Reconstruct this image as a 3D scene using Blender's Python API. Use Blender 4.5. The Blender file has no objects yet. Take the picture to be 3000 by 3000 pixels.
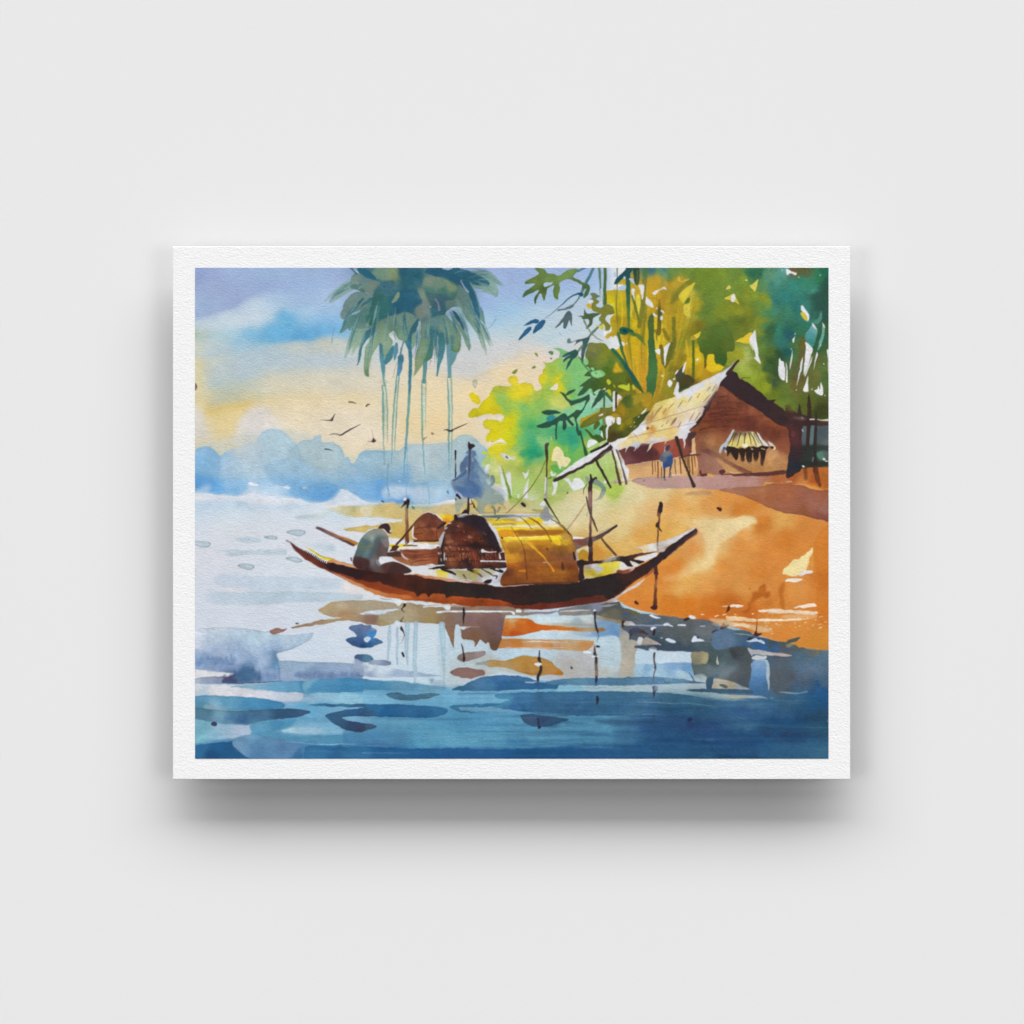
# Close-up of an art print hanging on a pale wall. The picture on it is painted stroke by stroke
# below (outlines and washes of a small water-colour engine) onto the pigment cells of its surface.

import numpy as np, math
# ---------------------------------------------------------------- the picture printed on the sheet
# a small water-colour engine: washes and brush strokes laid one over the other on a pigment grid
SATURATION = .91
S = 2 / 3                                   # pigment grid cells per photo pixel
PX0, PY0, PX1, PY1 = 571.5, 784.5, 2427.2, 2222.5
CW, CH = round((PX1 - PX0) * S), round((PY1 - PY0) * S)
rng = np.random.default_rng(11)
def field(cx, cy=None):                     # smooth random field, unit variance, cells of cx by cy grid cells
    cy = cy or cx
    gw, gh = int(CW / cx) + 4, int(CH / cy) + 4
    g = rng.standard_normal((gh, gw))
    yy = np.arange(CH) / cy; xx = np.arange(CW) / cx
    y0 = yy.astype(int); fy = yy - y0; x0 = xx.astype(int); fx = xx - x0
    fy = (fy * fy * (3 - 2 * fy))[:, None]; fx = (fx * fx * (3 - 2 * fx))[None, :]
    a = g[y0][:, x0]; b = g[y0][:, x0 + 1]; c = g[y0 + 1][:, x0]; d = g[y0 + 1][:, x0 + 1]
    r = (a * (1 - fx) + b * fx) * (1 - fy) + (c * (1 - fx) + d * fx) * fy
    return ((r - r.mean()) / r.std()).astype(np.float32)
NX = field(28) * .7 + field(11) * .3; NY = field(28) * .7 + field(11) * .3
EX = field(9) * .7 + field(3.5) * .3; EY = field(9) * .7 + field(3.5) * .3
GR = field(40) * .3 + field(14) * .35 + field(5) * .3 + field(1.6) * .3
STR = field(60, 2.2) * .7 + field(18, 1.4) * .5
SPL = field(3) * .7 + field(1.5) * .4
IMG = np.ones((CH, CW, 3), np.float32) * .9
REG = np.zeros((CH, CW), np.int16)
REGNAMES = ['picture']; CUR = -1
FX = FY = 0.0; FS = 1.0
def F(x0, y0, size):                        # the window of the photo that following points are given in
    global FX, FY, FS
    FX, FY, FS = x0, y0, size / 1932
def Rg(name):
    global CUR
    if name is None: CUR = -1; return
    if name not in REGNAMES: REGNAMES.append(name)
    CUR = REGNAMES.index(name)
def hexc(h):
    h = h.lstrip('#')
    if len(h) == 3: h = ''.join(c * 2 for c in h)
    return np.array([int(h[i:i + 2], 16) / 255 for i in (0, 2, 4)], np.float32)
def mapx(u, v): return ((FX + u * FS - PX0) * S, (FY + v * FS - PY0) * S)
def pts_of(s):
    out, cor = [], []
    for t in s.split():
        cor.append(t[0] == '!'); a = t.lstrip('!').split(',')
        out.append(mapx(float(a[0]), float(a[1])))
    return np.array(out), np.array(cor)
def spline(p, cor, closed, step=2.0):
    n = len(p)
    if n < 3 and not closed:
        k = max(2, int(np.hypot(*(p[1] - p[0])) / step)); t = np.linspace(0, 1, k)[:, None]
        return p[0] * (1 - t) + p[1] * t, np.linspace(0, 1, k)
    if closed: m = (np.roll(p, -1, 0) - np.roll(p, 1, 0)) * .5
    else:
        m = np.zeros_like(p); m[1:-1] = (p[2:] - p[:-2]) * .5; m[0] = p[1] - p[0]; m[-1] = p[-1] - p[-2]
    lp = np.hypot(*(p - np.roll(p, 1, 0)).T); ln = np.hypot(*(np.roll(p, -1, 0) - p).T)
    mag = np.hypot(*m.T) + 1e-6
    lim = np.minimum(lp, ln) * 1.1 if closed else np.where((np.arange(n) == 0) | (np.arange(n) == n - 1), mag, np.minimum(lp, ln) * 1.1)
    m = m * np.minimum(1, lim / mag)[:, None]
    m[cor] = 0
    out, tt = [], []
    for i in range(n if closed else n - 1):
        j = (i + 1) % n; L = np.hypot(*(p[j] - p[i])); k = max(2, int(L / step))
        t = (np.arange(k) / k)[:, None]; t2, t3 = t * t, t ** 3
        out.append((2 * t3 - 3 * t2 + 1) * p[i] + (t3 - 2 * t2 + t) * m[i] + (3 * t2 - 2 * t3) * p[j] + (t3 - t2) * m[j])
        tt.append((i + t[:, 0]) / (n - 1))
    if not closed: out.append(p[-1:]); tt.append(np.array([1.0]))
    return np.concatenate(out), np.concatenate(tt)
def samp(f, p):
    x = np.clip(p[:, 0], 0, CW - 1).astype(int); y = np.clip(p[:, 1], 0, CH - 1).astype(int)
    return f[y, x]
def raster(p, pad):                         # exact-in-x coverage of a closed outline, non-zero winding
    SUB = 4
    x0 = max(0, int(p[:, 0].min()) - pad); x1 = min(CW, int(p[:, 0].max()) + pad + 2)
    y0 = max(0, int(p[:, 1].min()) - pad); y1 = min(CH, int(p[:, 1].max()) + pad + 2)
    if x1 <= x0 or y1 <= y0: return None
    h, w = y1 - y0, x1 - x0
    ys = y0 + (np.arange(h * SUB) + .5) / SUB
    a = p; b = np.roll(p, -1, 0)
    acc = np.zeros((h * SUB, w + 2), np.float32)
    for k0 in range(0, len(a), 400):
        A = a[k0:k0 + 400]; B = b[k0:k0 + 400]
        up = (A[:, 1:2] <= ys) & (B[:, 1:2] > ys); dn = (B[:, 1:2] <= ys) & (A[:, 1:2] > ys)
        for msk, sg in ((up, 1.), (dn, -1.)):
            e, r = np.nonzero(msk)
            if not len(e): continue
            t = (ys[r] - A[e, 1]) / (B[e, 1] - A[e, 1])
            x = np.clip(A[e, 0] + t * (B[e, 0] - A[e, 0]) - x0, 0, w)
            xi = x.astype(int); f = x - xi
            np.add.at(acc, (r, xi), sg * (1 - f)); np.add.at(acc, (r, xi + 1), sg * f)
    cov = np.minimum(np.abs(np.cumsum(acc, 1)[:, :w]), 1)
    return cov.reshape(h, SUB, w).mean(1), x0, y0
def box1(m, r, ax):
    n = m.shape[ax]; pw = [(0, 0), (0, 0)]; pw[ax] = (r + 1, r)
    c = np.cumsum(np.pad(m, pw, mode='edge'), ax, dtype=np.float64)
    return ((c[2 * r + 1:] - c[:n]) if ax == 0 else (c[:, 2 * r + 1:] - c[:, :n])) / (2 * r + 1)
def blur(m, s):
    if s < .4: return m
    r = max(1, int(round(s * .85)))
    for _ in range(3): m = box1(box1(m, r, 0), r, 1)
    return m
def idw(spec, x0, y0, h, w, warp, pw=1.6, an=1.0, eps=60.):
    eps = min(eps, .001 * w * h + 3); warp = min(warp, .05 * (w * h) ** .5)
    P_, V = [], []
    for t in spec.split():
        a = t.split(','); P_.append(mapx(float(a[0]), float(a[1]))); V.append(hexc(a[2]) if len(a[2]) > 2 and a[2][0] == '#' else np.array([float(a[2])]))
    yy, xx = np.mgrid[y0:y0 + h, x0:x0 + w].astype(np.float32)
    xx += NX[y0:y0 + h, x0:x0 + w] * warp; yy += NY[y0:y0 + h, x0:x0 + w] * warp
    den = 0; num = 0
    for (px, py), v in zip(P_, V):
        k = 1 / (((xx - px) ** 2 / (an * an) + (yy - py) ** 2) + eps) ** pw
        den = den + k; num = num + k[..., None] * v
    return num / den[..., None]
def lay(cov, x0, y0, col, a, grad, warp, tex, edge, dry, fade, mul, ew, pw, an, eps):
    h, w = cov.shape; sl = (slice(y0, y0 + h), slice(x0, x0 + w))
    m = cov
    if dry: m = m * np.clip((STR[sl] + 1.4 - dry * 2.2) * 1.6, 0, 1)
    if fade: m = m * np.clip(idw(fade, x0, y0, h, w, 4)[..., 0], 0, 1)
    c = idw(grad, x0, y0, h, w, warp, pw, an, eps) if grad else np.broadcast_to(hexc(col), (h, w, 3))
    if tex: c = c * (1 + tex * GR[sl])[..., None]
    if edge:
        inner = blur(cov, ew * S)
        c = c * (1 - edge * np.clip((1 - inner) * 2, 0, 1) ** 1.5)[..., None]
    m = np.clip(m * a, 0, 1)[..., None].astype(np.float32)
    if mul: c = IMG[sl] * c
    IMG[sl] = IMG[sl] * (1 - m) + np.clip(c, 0, 1) * m
    if CUR >= 0 and a > .45: REG[sl][cov > .5] = CUR
def w(s, col='#000', a=1, soft=0, rough=1.0, edge=0, tex=.035, grad=None, warp=7, dry=0, fade=None, mul=0, ew=5, pw=1.6, an=1, eps=60):
    p, c = pts_of(s); p, _ = spline(p, c, True)
    p = p + rough * S * np.stack([samp(EX, p), samp(EY, p)], 1)
    r = raster(p, int(soft * 3 * S) + 2 + (6 if edge else 0))
    if r is None: return
    cov, x0, y0 = r
    if soft: cov = blur(cov, soft * S)
    lay(cov, x0, y0, col, a, grad, warp, tex, edge, dry, fade, mul, ew, pw, an, eps)
def s(st, wd, col='#000', a=1, soft=0, rough=.6, edge=0, tex=.05, grad=None, warp=5, dry=0, fade=None, mul=0, ew=4, pw=1.6, an=1, eps=60):
    p, c = pts_of(st); p, t = spline(p, c, False, 1.5)
    wd = [float(q) for q in str(wd).split()]
    if len(wd) == 1: wd = [wd[0], wd[0]]
    ww = np.interp(t, np.linspace(0, 1, len(wd)), wd) * FS * S * .5
    d = np.gradient(p, axis=0); d /= (np.hypot(*d.T) + 1e-6)[:, None]
    n = np.stack([-d[:, 1], d[:, 0]], 1)
    if dry and ww.max() > 4 * S:            # a dry brush: separate bristle tracks along the stroke
        nb = int(np.clip(ww.max() / 1.3, 4, 12))
        for b in range(nb):
            o = (b + .5) / nb * 2 - 1 + rng.uniform(-.12, .12); e = rng.uniform(1 - dry * .5, 1.0); a0 = rng.uniform(0, dry * .2)
            k = (t >= a0) & (t <= e)
            if k.sum() < 3: continue
            q = p[k] + n[k] * (ww[k] * o)[:, None]; tt = (t[k] - a0) / (e - a0)
            hw = ww[k] / nb * rng.uniform(.8, 1.7) * np.clip((1 - tt) * 3, .15, 1) + .25
            q = np.concatenate([q + n[k] * hw[:, None], (q - n[k] * hw[:, None])[::-1]])
            r = raster(q, 2)
            if r: lay(*r, col, a * rng.uniform(.75, 1), grad, warp, tex, 0, 0, fade, mul, ew, pw, an, eps)
        return
    Lf = p + n * ww[:, None]; Rt = p - n * ww[:, None]
    q = np.concatenate([Lf, sorted_cap(p[-1], n[-1], d[-1], ww[-1], 1), Rt[::-1], sorted_cap(p[0], -n[0], -d[0], ww[0], 1)])
    q = q + rough * S * np.stack([samp(EX, q), samp(EY, q)], 1)
    r = raster(q, int(soft * 3 * S) + 2 + (6 if edge else 0))
    if r is None: return
    cov, x0, y0 = r
    if soft: cov = blur(cov, soft * S)
    lay(cov, x0, y0, col, a, grad, warp, tex, edge, dry, fade, mul, ew, pw, an, eps)
def sorted_cap(p, n, d, r, sg):
    ang = np.linspace(0, math.pi, 8)[1:-1][:, None]
    return p + r * (np.cos(ang) * n + np.sin(ang) * d)
def many(fn, lst, *a, **k):
    for q in lst.strip().split('\n'): fn(q.strip(), *a, **k)

# ---- sky
F(560,770,500)
G1='40,60,#7f8ccc 150,110,#8794d0 300,90,#93a2d6 500,120,#97b1dc 900,100,#90b0da 1300,100,#93b0dc 1700,90,#8fa8da 100,250,#93a8d6 400,330,#91a4d3 850,260,#8ba2d6 800,200,#8fa9d8 1200,250,#8fadde 1500,250,#93b4e0 1800,250,#9bb2e0 200,500,#8ca6d6 60,560,#8fb0da 480,450,#8ea6d4 100,650,#bfd2dc 350,600,#c9dae6 650,480,#c5d8e8 650,600,#cfdfea 500,660,#c8dce6 850,480,#b6d0e6 1000,400,#a6c4e4 1300,400,#8fb0dc 1550,370,#a9c6ea 1350,560,#a9cbe8 1600,480,#a4c3e6 800,600,#c9dbe8 60,800,#aab99b 180,720,#bfcfd3 400,760,#b5d5e2 300,830,#a5cbd8 700,790,#7dbfe2 1100,620,#5fb2e0 1050,760,#57afe0 1450,650,#86bde8 1450,780,#55a9e4 1250,830,#4aa0e0 1650,720,#62aee8 900,860,#5eb0de 550,900,#82bcdc 600,960,#92c2dc 200,900,#c3ccd0 250,1000,#aac8d8 90,950,#dad6b4 80,1150,#e8d398 280,1110,#dcd2a8 80,1290,#e0d2a6 90,1440,#e4d3a2 90,1600,#e4d09a 400,1150,#b2c7d0 700,1100,#aac4d2 300,1350,#a9c2c4 600,1250,#a8c0cc 1000,1150,#b2c6d2 1200,1000,#c0c8c6 1500,930,#cdc9b2 1750,920,#c6c8b4 1650,1000,#c2c7c0 1500,1120,#b8c8d4 1800,1130,#b8cad6 400,1480,#aebaa4 700,1400,#bdc3b2 1000,1350,#d4cbac 1000,1280,#ccc9b4 1400,1280,#d4cdb4 1800,1300,#d6cdb4 1100,1430,#e0d0a4 1500,1420,#e0d2b0 300,1570,#c2bd96 600,1530,#c8c4a0 600,1620,#ecca70 300,1680,#e8c058 450,1640,#eac468 180,1640,#e8c262 700,1600,#edcb76 1100,1540,#eed08a 1400,1530,#f0cf8a 1800,1560,#f0d8a4 1000,1640,#eed698 400,1750,#efd48c 250,1800,#ecd596 450,1850,#e9d08c 100,1750,#dcd4c4 120,1900,#d6cfc0 750,1720,#e4dad6 650,1850,#e2d8d6 900,1800,#e4d9cc 1200,1720,#f0d9a0 1500,1650,#f0d49c 1500,1850,#ecd9bc 1800,1750,#f0d8aa'
w('!0,0 !1932,0 !1932,2600 !0,2600',grad=G1,tex=.012,rough=0,warp=3,pw=1.7,an=2,eps=160)
F(960,770,500)
G2='100,100,#8fa8da 300,300,#9db4e0 100,600,#8fbfe8 500,500,#9fbfe4 900,300,#9ab8e0 1500,150,#8fa6dc 1800,100,#93a8de 1850,350,#8faae0 1850,550,#8fbde8 1600,600,#a5cfe8 1850,700,#a8cdea 1550,800,#b6d3e0 100,780,#62aee8 200,830,#7dbbe4 100,950,#c6c9bc 300,1000,#cccbc0 500,1000,#d0cec4 150,1100,#c0cbcf 500,1150,#d6cfc0 100,1180,#b8c8ce 300,1250,#d0ccba 100,1300,#dad0b4 700,1200,#e0d4c0 1200,1050,#dcd4cc 1600,1050,#cfd2d2 1850,950,#c8d0d6 1850,1150,#cbccce 1450,1200,#d2d0cc 1650,1250,#c6c6c4 1250,1270,#ead4a4 1000,1250,#e6d3ac 800,1350,#eed6aa 100,1430,#dfd2b6 400,1400,#e6d6b4 100,1550,#efd8a4 250,1530,#f0cf8c 500,1650,#f0dab0 200,1750,#eedbbc 450,1850,#eedcc0 800,1600,#f0d8a8 900,1800,#f0d296 1200,1600,#f2d59c 1250,1800,#f0cf90 1500,1500,#f2d8a4 1700,1400,#f4d598 1850,1280,#f4d69c 1500,1850,#f2d8a6 1800,1700,#f2d8b0 1000,1420,#f2d8a4 700,1780,#eed4a0'
w('!0,0 !1980,0 !1980,2600 !0,2600',grad=G2,tex=.012,rough=0,warp=3,pw=1.7,soft=16,an=2,eps=160)
F(1400,770,500)
G3='50,90,#94a6de 400,90,#92a5de 300,250,#90ade2 450,150,#90a9e0 1000,90,#94abdf 1300,250,#9cbbe4 100,450,#8fb2e4 500,350,#92b8e8 350,550,#8fc0e8 800,400,#98bde6 1050,250,#95b4e4 150,650,#9ac8e8 400,650,#a8cde4 700,550,#b0cde2 1150,430,#b4cbe0 1350,300,#b2cbe4 1000,600,#bdd0dc 100,800,#b9d2e0 300,780,#b8d2dc 600,780,#b6d2de 800,870,#b2d4e2 1000,800,#b8d4e4 1150,700,#c2d2dc 150,950,#d2d4d6 400,900,#cfd3d4 650,930,#ccd4d6 1000,950,#c6d2d6 1100,950,#d8d2d0 100,1150,#cbcccf 300,1050,#d6d0c8 500,980,#e4d6c4 700,1000,#dccfcc 100,1270,#c9c8c6 300,1150,#f2d6a2 500,1080,#f4d6a0 650,1040,#f0d4a6 200,1260,#f4d49a 700,1120,#f0d8b8 400,1250,#f4d8a4 600,1300,#f2d8a8 100,1400,#f2d8a6 300,1300,#f2d49c 700,1300,#f0d6b0 850,1050,#e8d6cc 50,1700,#f2dab4 200,1500,#f2d6a4 150,1850,#f0d8b4'
w('!0,0 !1500,0 !1500,1300 !900,2600 !0,2600',grad=G3,tex=.012,rough=0,warp=4,pw=1.7,soft=12,an=1.4,eps=160)
# purple edge of the upper wash, blue cloud hollow, hard edges
F(560,770,500)
w('40,50 210,60 150,130 90,180 40,190','#8088c6',.35,soft=10)
w('40,630 200,595 400,525 560,450 700,370 800,330 760,280 500,250 300,350 40,480','#8a9fd2',.5,soft=10,fade='40,600,1 500,440,1 750,340,.7 400,300,0 40,480,0 700,270,.2')
w('940,640 980,570 1010,530 1060,540 1130,575 1180,630 1215,700 1350,690 1500,640 1700,640 1710,760 1500,820 1400,880 1300,885 1000,895 750,900 600,850 400,800 400,740 600,750 680,700 720,760 850,720 950,690','#4da8e0',.55,soft=7,rough=3,tex=.06,fade='1050,600,.9 1250,830,1 700,800,.6 450,770,.15 1650,700,.6 900,880,1 1400,860,1 1350,690,.1')
w('700,900 1000,890 1300,885 1420,865 1500,830 1400,840 1250,800 1150,840 800,880','#3896d8',.5,soft=6)
w('1000,915 1300,895 1440,870 1540,840 1750,850 1850,900 1700,1000 1300,1000','#cfc9b4',.55,soft=7,fade='1540,850,1 1200,910,.8 1700,950,.6 1300,1000,0 1000,950,.2')
w('40,780 75,790 60,840 40,860','#98a97c',.55,soft=4)
w('130,1085 330,1075 300,1120 200,1180 160,1400 110,1440 45,1430 45,1080','#e4d08e',.5,soft=9)
w('140,1620 220,1680 330,1690 480,1640 750,1610 700,1580 540,1580 350,1660 250,1670','#dcae3c',.55,soft=8)
w('500,1932 530,1780 600,1700 700,1630 780,1610 880,1640 930,1760 1000,1850 1000,1932','#e4dad6',.6,soft=9)
w('45,1640 130,1650 140,1932 45,1932','#dcd6d0',.7,soft=7)
w('620,1640 520,1800 480,1932 260,1932 300,1700','#eccc7c',.35,soft=9)
w('45,1365 62,1368 70,1400 64,1425 45,1440','#6a4f2c',1,rough=.4)
# right: grey wash meets the yellow wash
F(960,770,500)
w('1200,1280 1450,1295 1700,1320 1800,1260 1932,1195 1932,1170 1780,1235 1690,1300 1450,1280','#d9bd80',.6,soft=3)
F(1400,770,500)
w('0,1320 120,1250 240,1200 235,1150 330,1130 420,1090 470,1040 530,1020 480,1010 400,1070 300,1100 220,1140 190,1200 80,1260 0,1290','#e6c58c',.6,soft=4,rough=3)
F(960,770,500)
w('300,840 400,860 380,960 260,960','#c9cac0',.4,soft=9)
s('1905,600 1900,640 1870,690 1825,735 1790,758','4 18 14 10 4','#7fa6cc',.8)
s('75,715 60,800 45,915','4 14 10 14','#5b8fae',.8)
F(1400,770,500)
s('130,75 230,70 330,110 375,170 370,220','4 8 14 16 12','#8aa0cf',.7,soft=1)
F(960,770,500)
w('1640,1350 1655,1325 1690,1330 1695,1370 1680,1410 1665,1428 1645,1390','#c4cdb8',1,edge=.35,rough=.4)
w('1640,1340 1660,1322 1690,1328 1685,1340 1660,1345','#9a9a74',.7)
# drier edges and pale bands of the sky wash
F(560,770,500)
w('100,655 350,600 560,520 700,420 780,400 860,470 900,560 880,660 760,700 600,730 400,745 200,735','#cfdce9',.35,soft=12)
w('60,640 300,580 480,500 640,410 740,350 800,330 860,300 700,330 520,420 300,520 60,580','#8598cf',.45,soft=6)
w('1250,350 1500,330 1750,360 1900,430 1700,560 1400,560 1250,470','#a4c2e8',.4,soft=14)
w('150,1010 400,960 800,930 1300,950 1900,930 2300,1000 2300,1150 1700,1170 1200,1190 800,1240 450,1320 200,1400 130,1200','#b7c8d2',.5,soft=14)
w('800,930 1100,910 1500,880 1850,910 1900,1000 1500,1010 1100,1010','#cdcbb8',.45,soft=9)
w('700,1400 1000,1290 1400,1250 2000,1210 2500,1260 2500,1400 1900,1480 1400,1470 900,1480','#ddd4ba',.55,soft=14)
w('300,1490 600,1500 820,1470 780,1560 540,1570 320,1620 200,1600','#b8ba9c',.4,soft=8)
w('1000,1560 1500,1520 1932,1600 2300,1700 2300,2000 1400,2050 900,1900 850,1750','#efdcbc',.55,soft=16)
w('620,1640 540,1780 500,1930 430,2060 240,1990 300,1720','#eccf86',.4,soft=7)
w('500,2060 520,1900 570,1770 680,1650 790,1600 890,1640 940,1780 1010,1880 1000,2060','#e4dcd6',.45,soft=8)
F(960,770,500)
w('1150,1000 1500,960 1932,900 2300,900 2300,1010 1932,1180 1780,1230 1690,1300 1450,1290 1200,1250 1100,1100','#cfd0d2',.5,soft=9)
w('1000,1300 1300,1300 1560,1320 1700,1330 1800,1290 1932,1230 1932,1400 1600,1600 1100,1600','#f4d9a6',.5,soft=8)
w('-1600,30 2600,30 2600,380 1900,420 1400,300 800,200 -300,200 -1500,160','#9ab6dc',.4,soft=16)
F(0,0,3000)
w('!360,500 !1100,500 !1100,880 !360,880','#b9c3cc',.16,soft=4,tex=0)

# ---- pale water on the left
Rg('river')
F(0,0,3000)
GW='380,950,#c4d6e6 450,960,#cddbe6 560,950,#d3dce6 650,955,#c9dbe9 380,1050,#d6d8e2 450,1000,#d5dae2 560,1010,#d6dae4 620,1060,#d6dde6 420,1130,#d0d6e2 500,1180,#cfd6e4 600,1120,#cdd8e4 700,1000,#d8dce4 690,1100,#d9dade 640,1150,#d0d8e2 700,1200,#cdd7e4 800,1220,#c9d9e4 500,1200,#ccd6e4 900,1240,#c4d8e4 1100,1160,#b8cfdc 1200,1200,#b4cedb 820,1270,#c0d6e4 600,1220,#cbd8e6 1300,1260,#a8c4d4 1500,1260,#5a7a94 1500,1350,#1f4f86 1300,1330,#2c5f8c'
w('!360,944 !470,946 !560,950 !650,962 !720,954 !780,948 !900,948 !1000,1040 !1200,1130 !1330,1165 !1580,1170 !1580,1445 !360,1445',grad=GW,tex=.012,rough=0,warp=3,soft=4,an=2,eps=160)
Rg(None)

# ---- far blue tree line
Rg('blue_treeline')
F(560,1200,500)
GH='60,480,#82b6e0 180,440,#8fc0e4 120,600,#68aade 250,550,#74b0e0 80,850,#4f98d8 200,840,#5a9fda 250,920,#62a8e0 500,930,#7db4e2 420,620,#8fbae0 350,760,#8ab8e0 600,580,#b9cfdf 550,420,#cfd0cc 700,400,#c8cfd4 900,260,#a9c9dc 1000,320,#abc6d2 1000,430,#a8c2cc 1150,480,#8fb9cc 1150,560,#9dbac0 900,540,#a5c6dc 750,700,#a3c4e0 900,720,#8ebce2 1000,800,#7ab2e0 800,860,#a0c6e6 1250,650,#7fb2da 1250,370,#a9c6d4 1400,420,#aac4ca 1500,500,#a6c0c4 1650,450,#a4c0ca 1600,600,#a4bcc0 1400,600,#9fbcc4 1650,700,#8cb4cc 1400,750,#86b4d4 1500,820,#82b2d2 1300,900,#78b0dc 1450,950,#64a6de 1600,920,#6cace0 1760,590,#93bacd 1790,680,#a9bcd4 1750,780,#82b0d6 1880,800,#80b0da 1900,600,#88b4cc 1850,960,#9cc0e4 1700,980,#9cc2e8 1150,850,#76b0e0 1050,850,#80b6e0 680,920,#b4cee4 620,880,#84b8e0 300,800,#6eb0e2 450,850,#94c0e6'
w('!40,460 90,430 170,415 230,430 280,480 330,520 400,470 500,430 560,420 620,380 700,385 740,370 760,310 800,260 870,225 950,220 1030,240 1090,290 1140,340 1195,385 1240,355 1320,345 1375,340 1390,310 1430,295 1475,290 1470,340 1490,372 1580,375 1650,400 1700,440 1730,510 1735,600 1745,545 1770,535 1790,570 1835,615 1880,560 1915,490 !1932,475 !1932,1010 1850,970 1760,910 1690,920 1620,1000 1500,1045 1400,1055 1300,1040 1200,1010 1000,1000 800,985 650,960 540,980 400,970 300,965 150,945 !40,940',grad=GH,edge=.03,tex=.03,warp=4,rough=1.0,pw=1.7,eps=100,an=1.2,soft=.5)
w('310,500 360,520 420,560 500,590 560,640 590,690 640,680 500,740 380,760 330,700','#aac8e4',.5,soft=8)
s('405,575 470,585 540,630 595,690 640,670 700,690 780,735','10 6 8 14 6 10 4','#86a4c8',.7)
s('1195,400 1230,480 1240,560 1300,580 1380,620 1435,675 1500,640','20 10 8 10 10 14 4','#7f9fb8',.65)
s('880,430 950,385 1060,370 1180,410','12 4 4 14','#8fb4c4',.5)
w('40,780 100,860 180,820 240,870 220,930 120,900 40,880','#4a8fd4',.5,soft=7)
w('130,900 200,850 220,870 190,930 100,940','#a8c8e8',.5,soft=5)
w('650,850 670,815 720,835 770,865 870,875 900,830 1000,820 1060,860 1110,910 1050,980 900,990 720,980 640,940','#c4d8ea',.75,soft=8)
w('1240,900 1300,980 1400,1000 1500,960 1600,920 1680,890 1640,990 1500,1045 1380,1055 1270,1020','#5ea2de',.55,soft=7)
w('1560,1050 1640,970 1700,905 1780,905 1840,965 1900,1000 1932,1010 1932,1060','#bcd3ec',.8,soft=6)
many(w,'''650,850 665,818 720,835 765,862 700,860
1045,880 1080,858 1110,870 1128,888 1090,895
1255,888 1300,870 1330,890 1290,900
1685,910 1720,900 1755,908 1720,916''','#eceaf0',.95)
w('1720,660 1790,640 1880,690 1830,730 1740,720','#b4c6da',.5,soft=7)
s('1540,878 1546,890','20 16','#5a94bc')
F(560,1200,500)
w('420,600 600,420 800,300 950,230 1190,400 1400,350 1640,400 1720,520 1700,650 1400,760 1000,720 600,780','#b4cad6',.4,soft=9)
F(1000,1180,440)
GK='60,760,#93b8cc 250,680,#8eb8cc 300,640,#93bccc 550,640,#96bccc 700,640,#a4bfc4 250,850,#80aed0 450,800,#88b4cc 600,750,#98b8c0 700,800,#a4b6ac 770,700,#b2b8a0 450,950,#78aad2 800,850,#6ea4d0 700,960,#6ea6d4 540,1030,#62a0d6 850,600,#b4c6cc 850,700,#b4c4c4 950,650,#b8c8cc 1000,800,#b4c4c6 1100,600,#bcc9c8 1300,560,#b8c4c2 1200,750,#bcc8c4 950,960,#a4c0cc 1250,880,#a2c0cc 900,1040,#90b8d4 1200,1020,#8cb8d4 700,1080,#b0cce4 800,1150,#b4cce4 1000,1150,#b8cfe4 1250,1150,#b4cee0 1350,850,#94b8cc 1400,1150,#9cc0dc 1300,1230,#a8c8e4 1390,680,#a6c0c8 1500,520,#a8bfc0 1600,440,#aac2c0 1700,520,#a4bcc0 1750,600,#98b8c4 1800,700,#84acc4 1480,700,#a2bcc4 200,1100,#7ab0dc 350,1200,#78b0e0 500,1200,#6aa8e0 700,1250,#5c98dc 150,1050,#80b2d8'
w('!-40,640 0,600 20,640 30,740 50,700 80,695 110,730 150,785 200,740 230,660 280,620 420,608 560,615 740,622 780,580 860,530 1000,530 1250,525 1380,510 1430,490 1500,430 1600,412 1690,435 1760,490 1850,580 1900,640 1900,900 1800,1200 1500,1230 1350,1260 1150,1300 900,1310 760,1310 600,1290 450,1290 300,1260 150,1180 80,1130 !-40,1100',grad=GK,edge=.03,tex=.03,warp=4,rough=1.0,pw=1.7,eps=100,an=1.2,soft=.5)
w('215,780 240,660 280,620 420,608 740,622 720,740 850,800 860,920 700,1000 520,1000 300,950 190,860','#74a8cc',.35,soft=5)
w('760,800 850,800 900,850 870,1000 800,1010 780,900','#4f92cc',.55,soft=9)
w('510,1000 600,1040 760,1020 860,1040 1100,1020 1100,1060 900,1060 700,1070 580,1090 520,1150 480,1160 460,1120','#5c9ed8',.55,soft=6)
w('510,1150 540,1100 640,1060 740,1060 820,1090 870,1150 840,1230 760,1250 660,1230 560,1230','#bcd2e8',.7,soft=3)
w('870,1160 950,1080 1080,1110 1110,1200 1000,1260 880,1240','#bcd2e8',.6,soft=4)
w('640,1220 740,1250 860,1200 880,1290 780,1310 660,1260','#4a90dc',.6,soft=5)
w('40,820 120,810 200,860 180,920 80,900 30,870','#aabdd6',.5,soft=6)
s('735,1010 760,1015','8 6','#e4eef4')
w('220,780 260,640 700,620 860,540 1380,510 1600,420 1750,480 1850,600 1800,1000 1300,1000 800,900 400,860','#a8c4d0',.35,soft=9)
F(560,1200,500)
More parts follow.
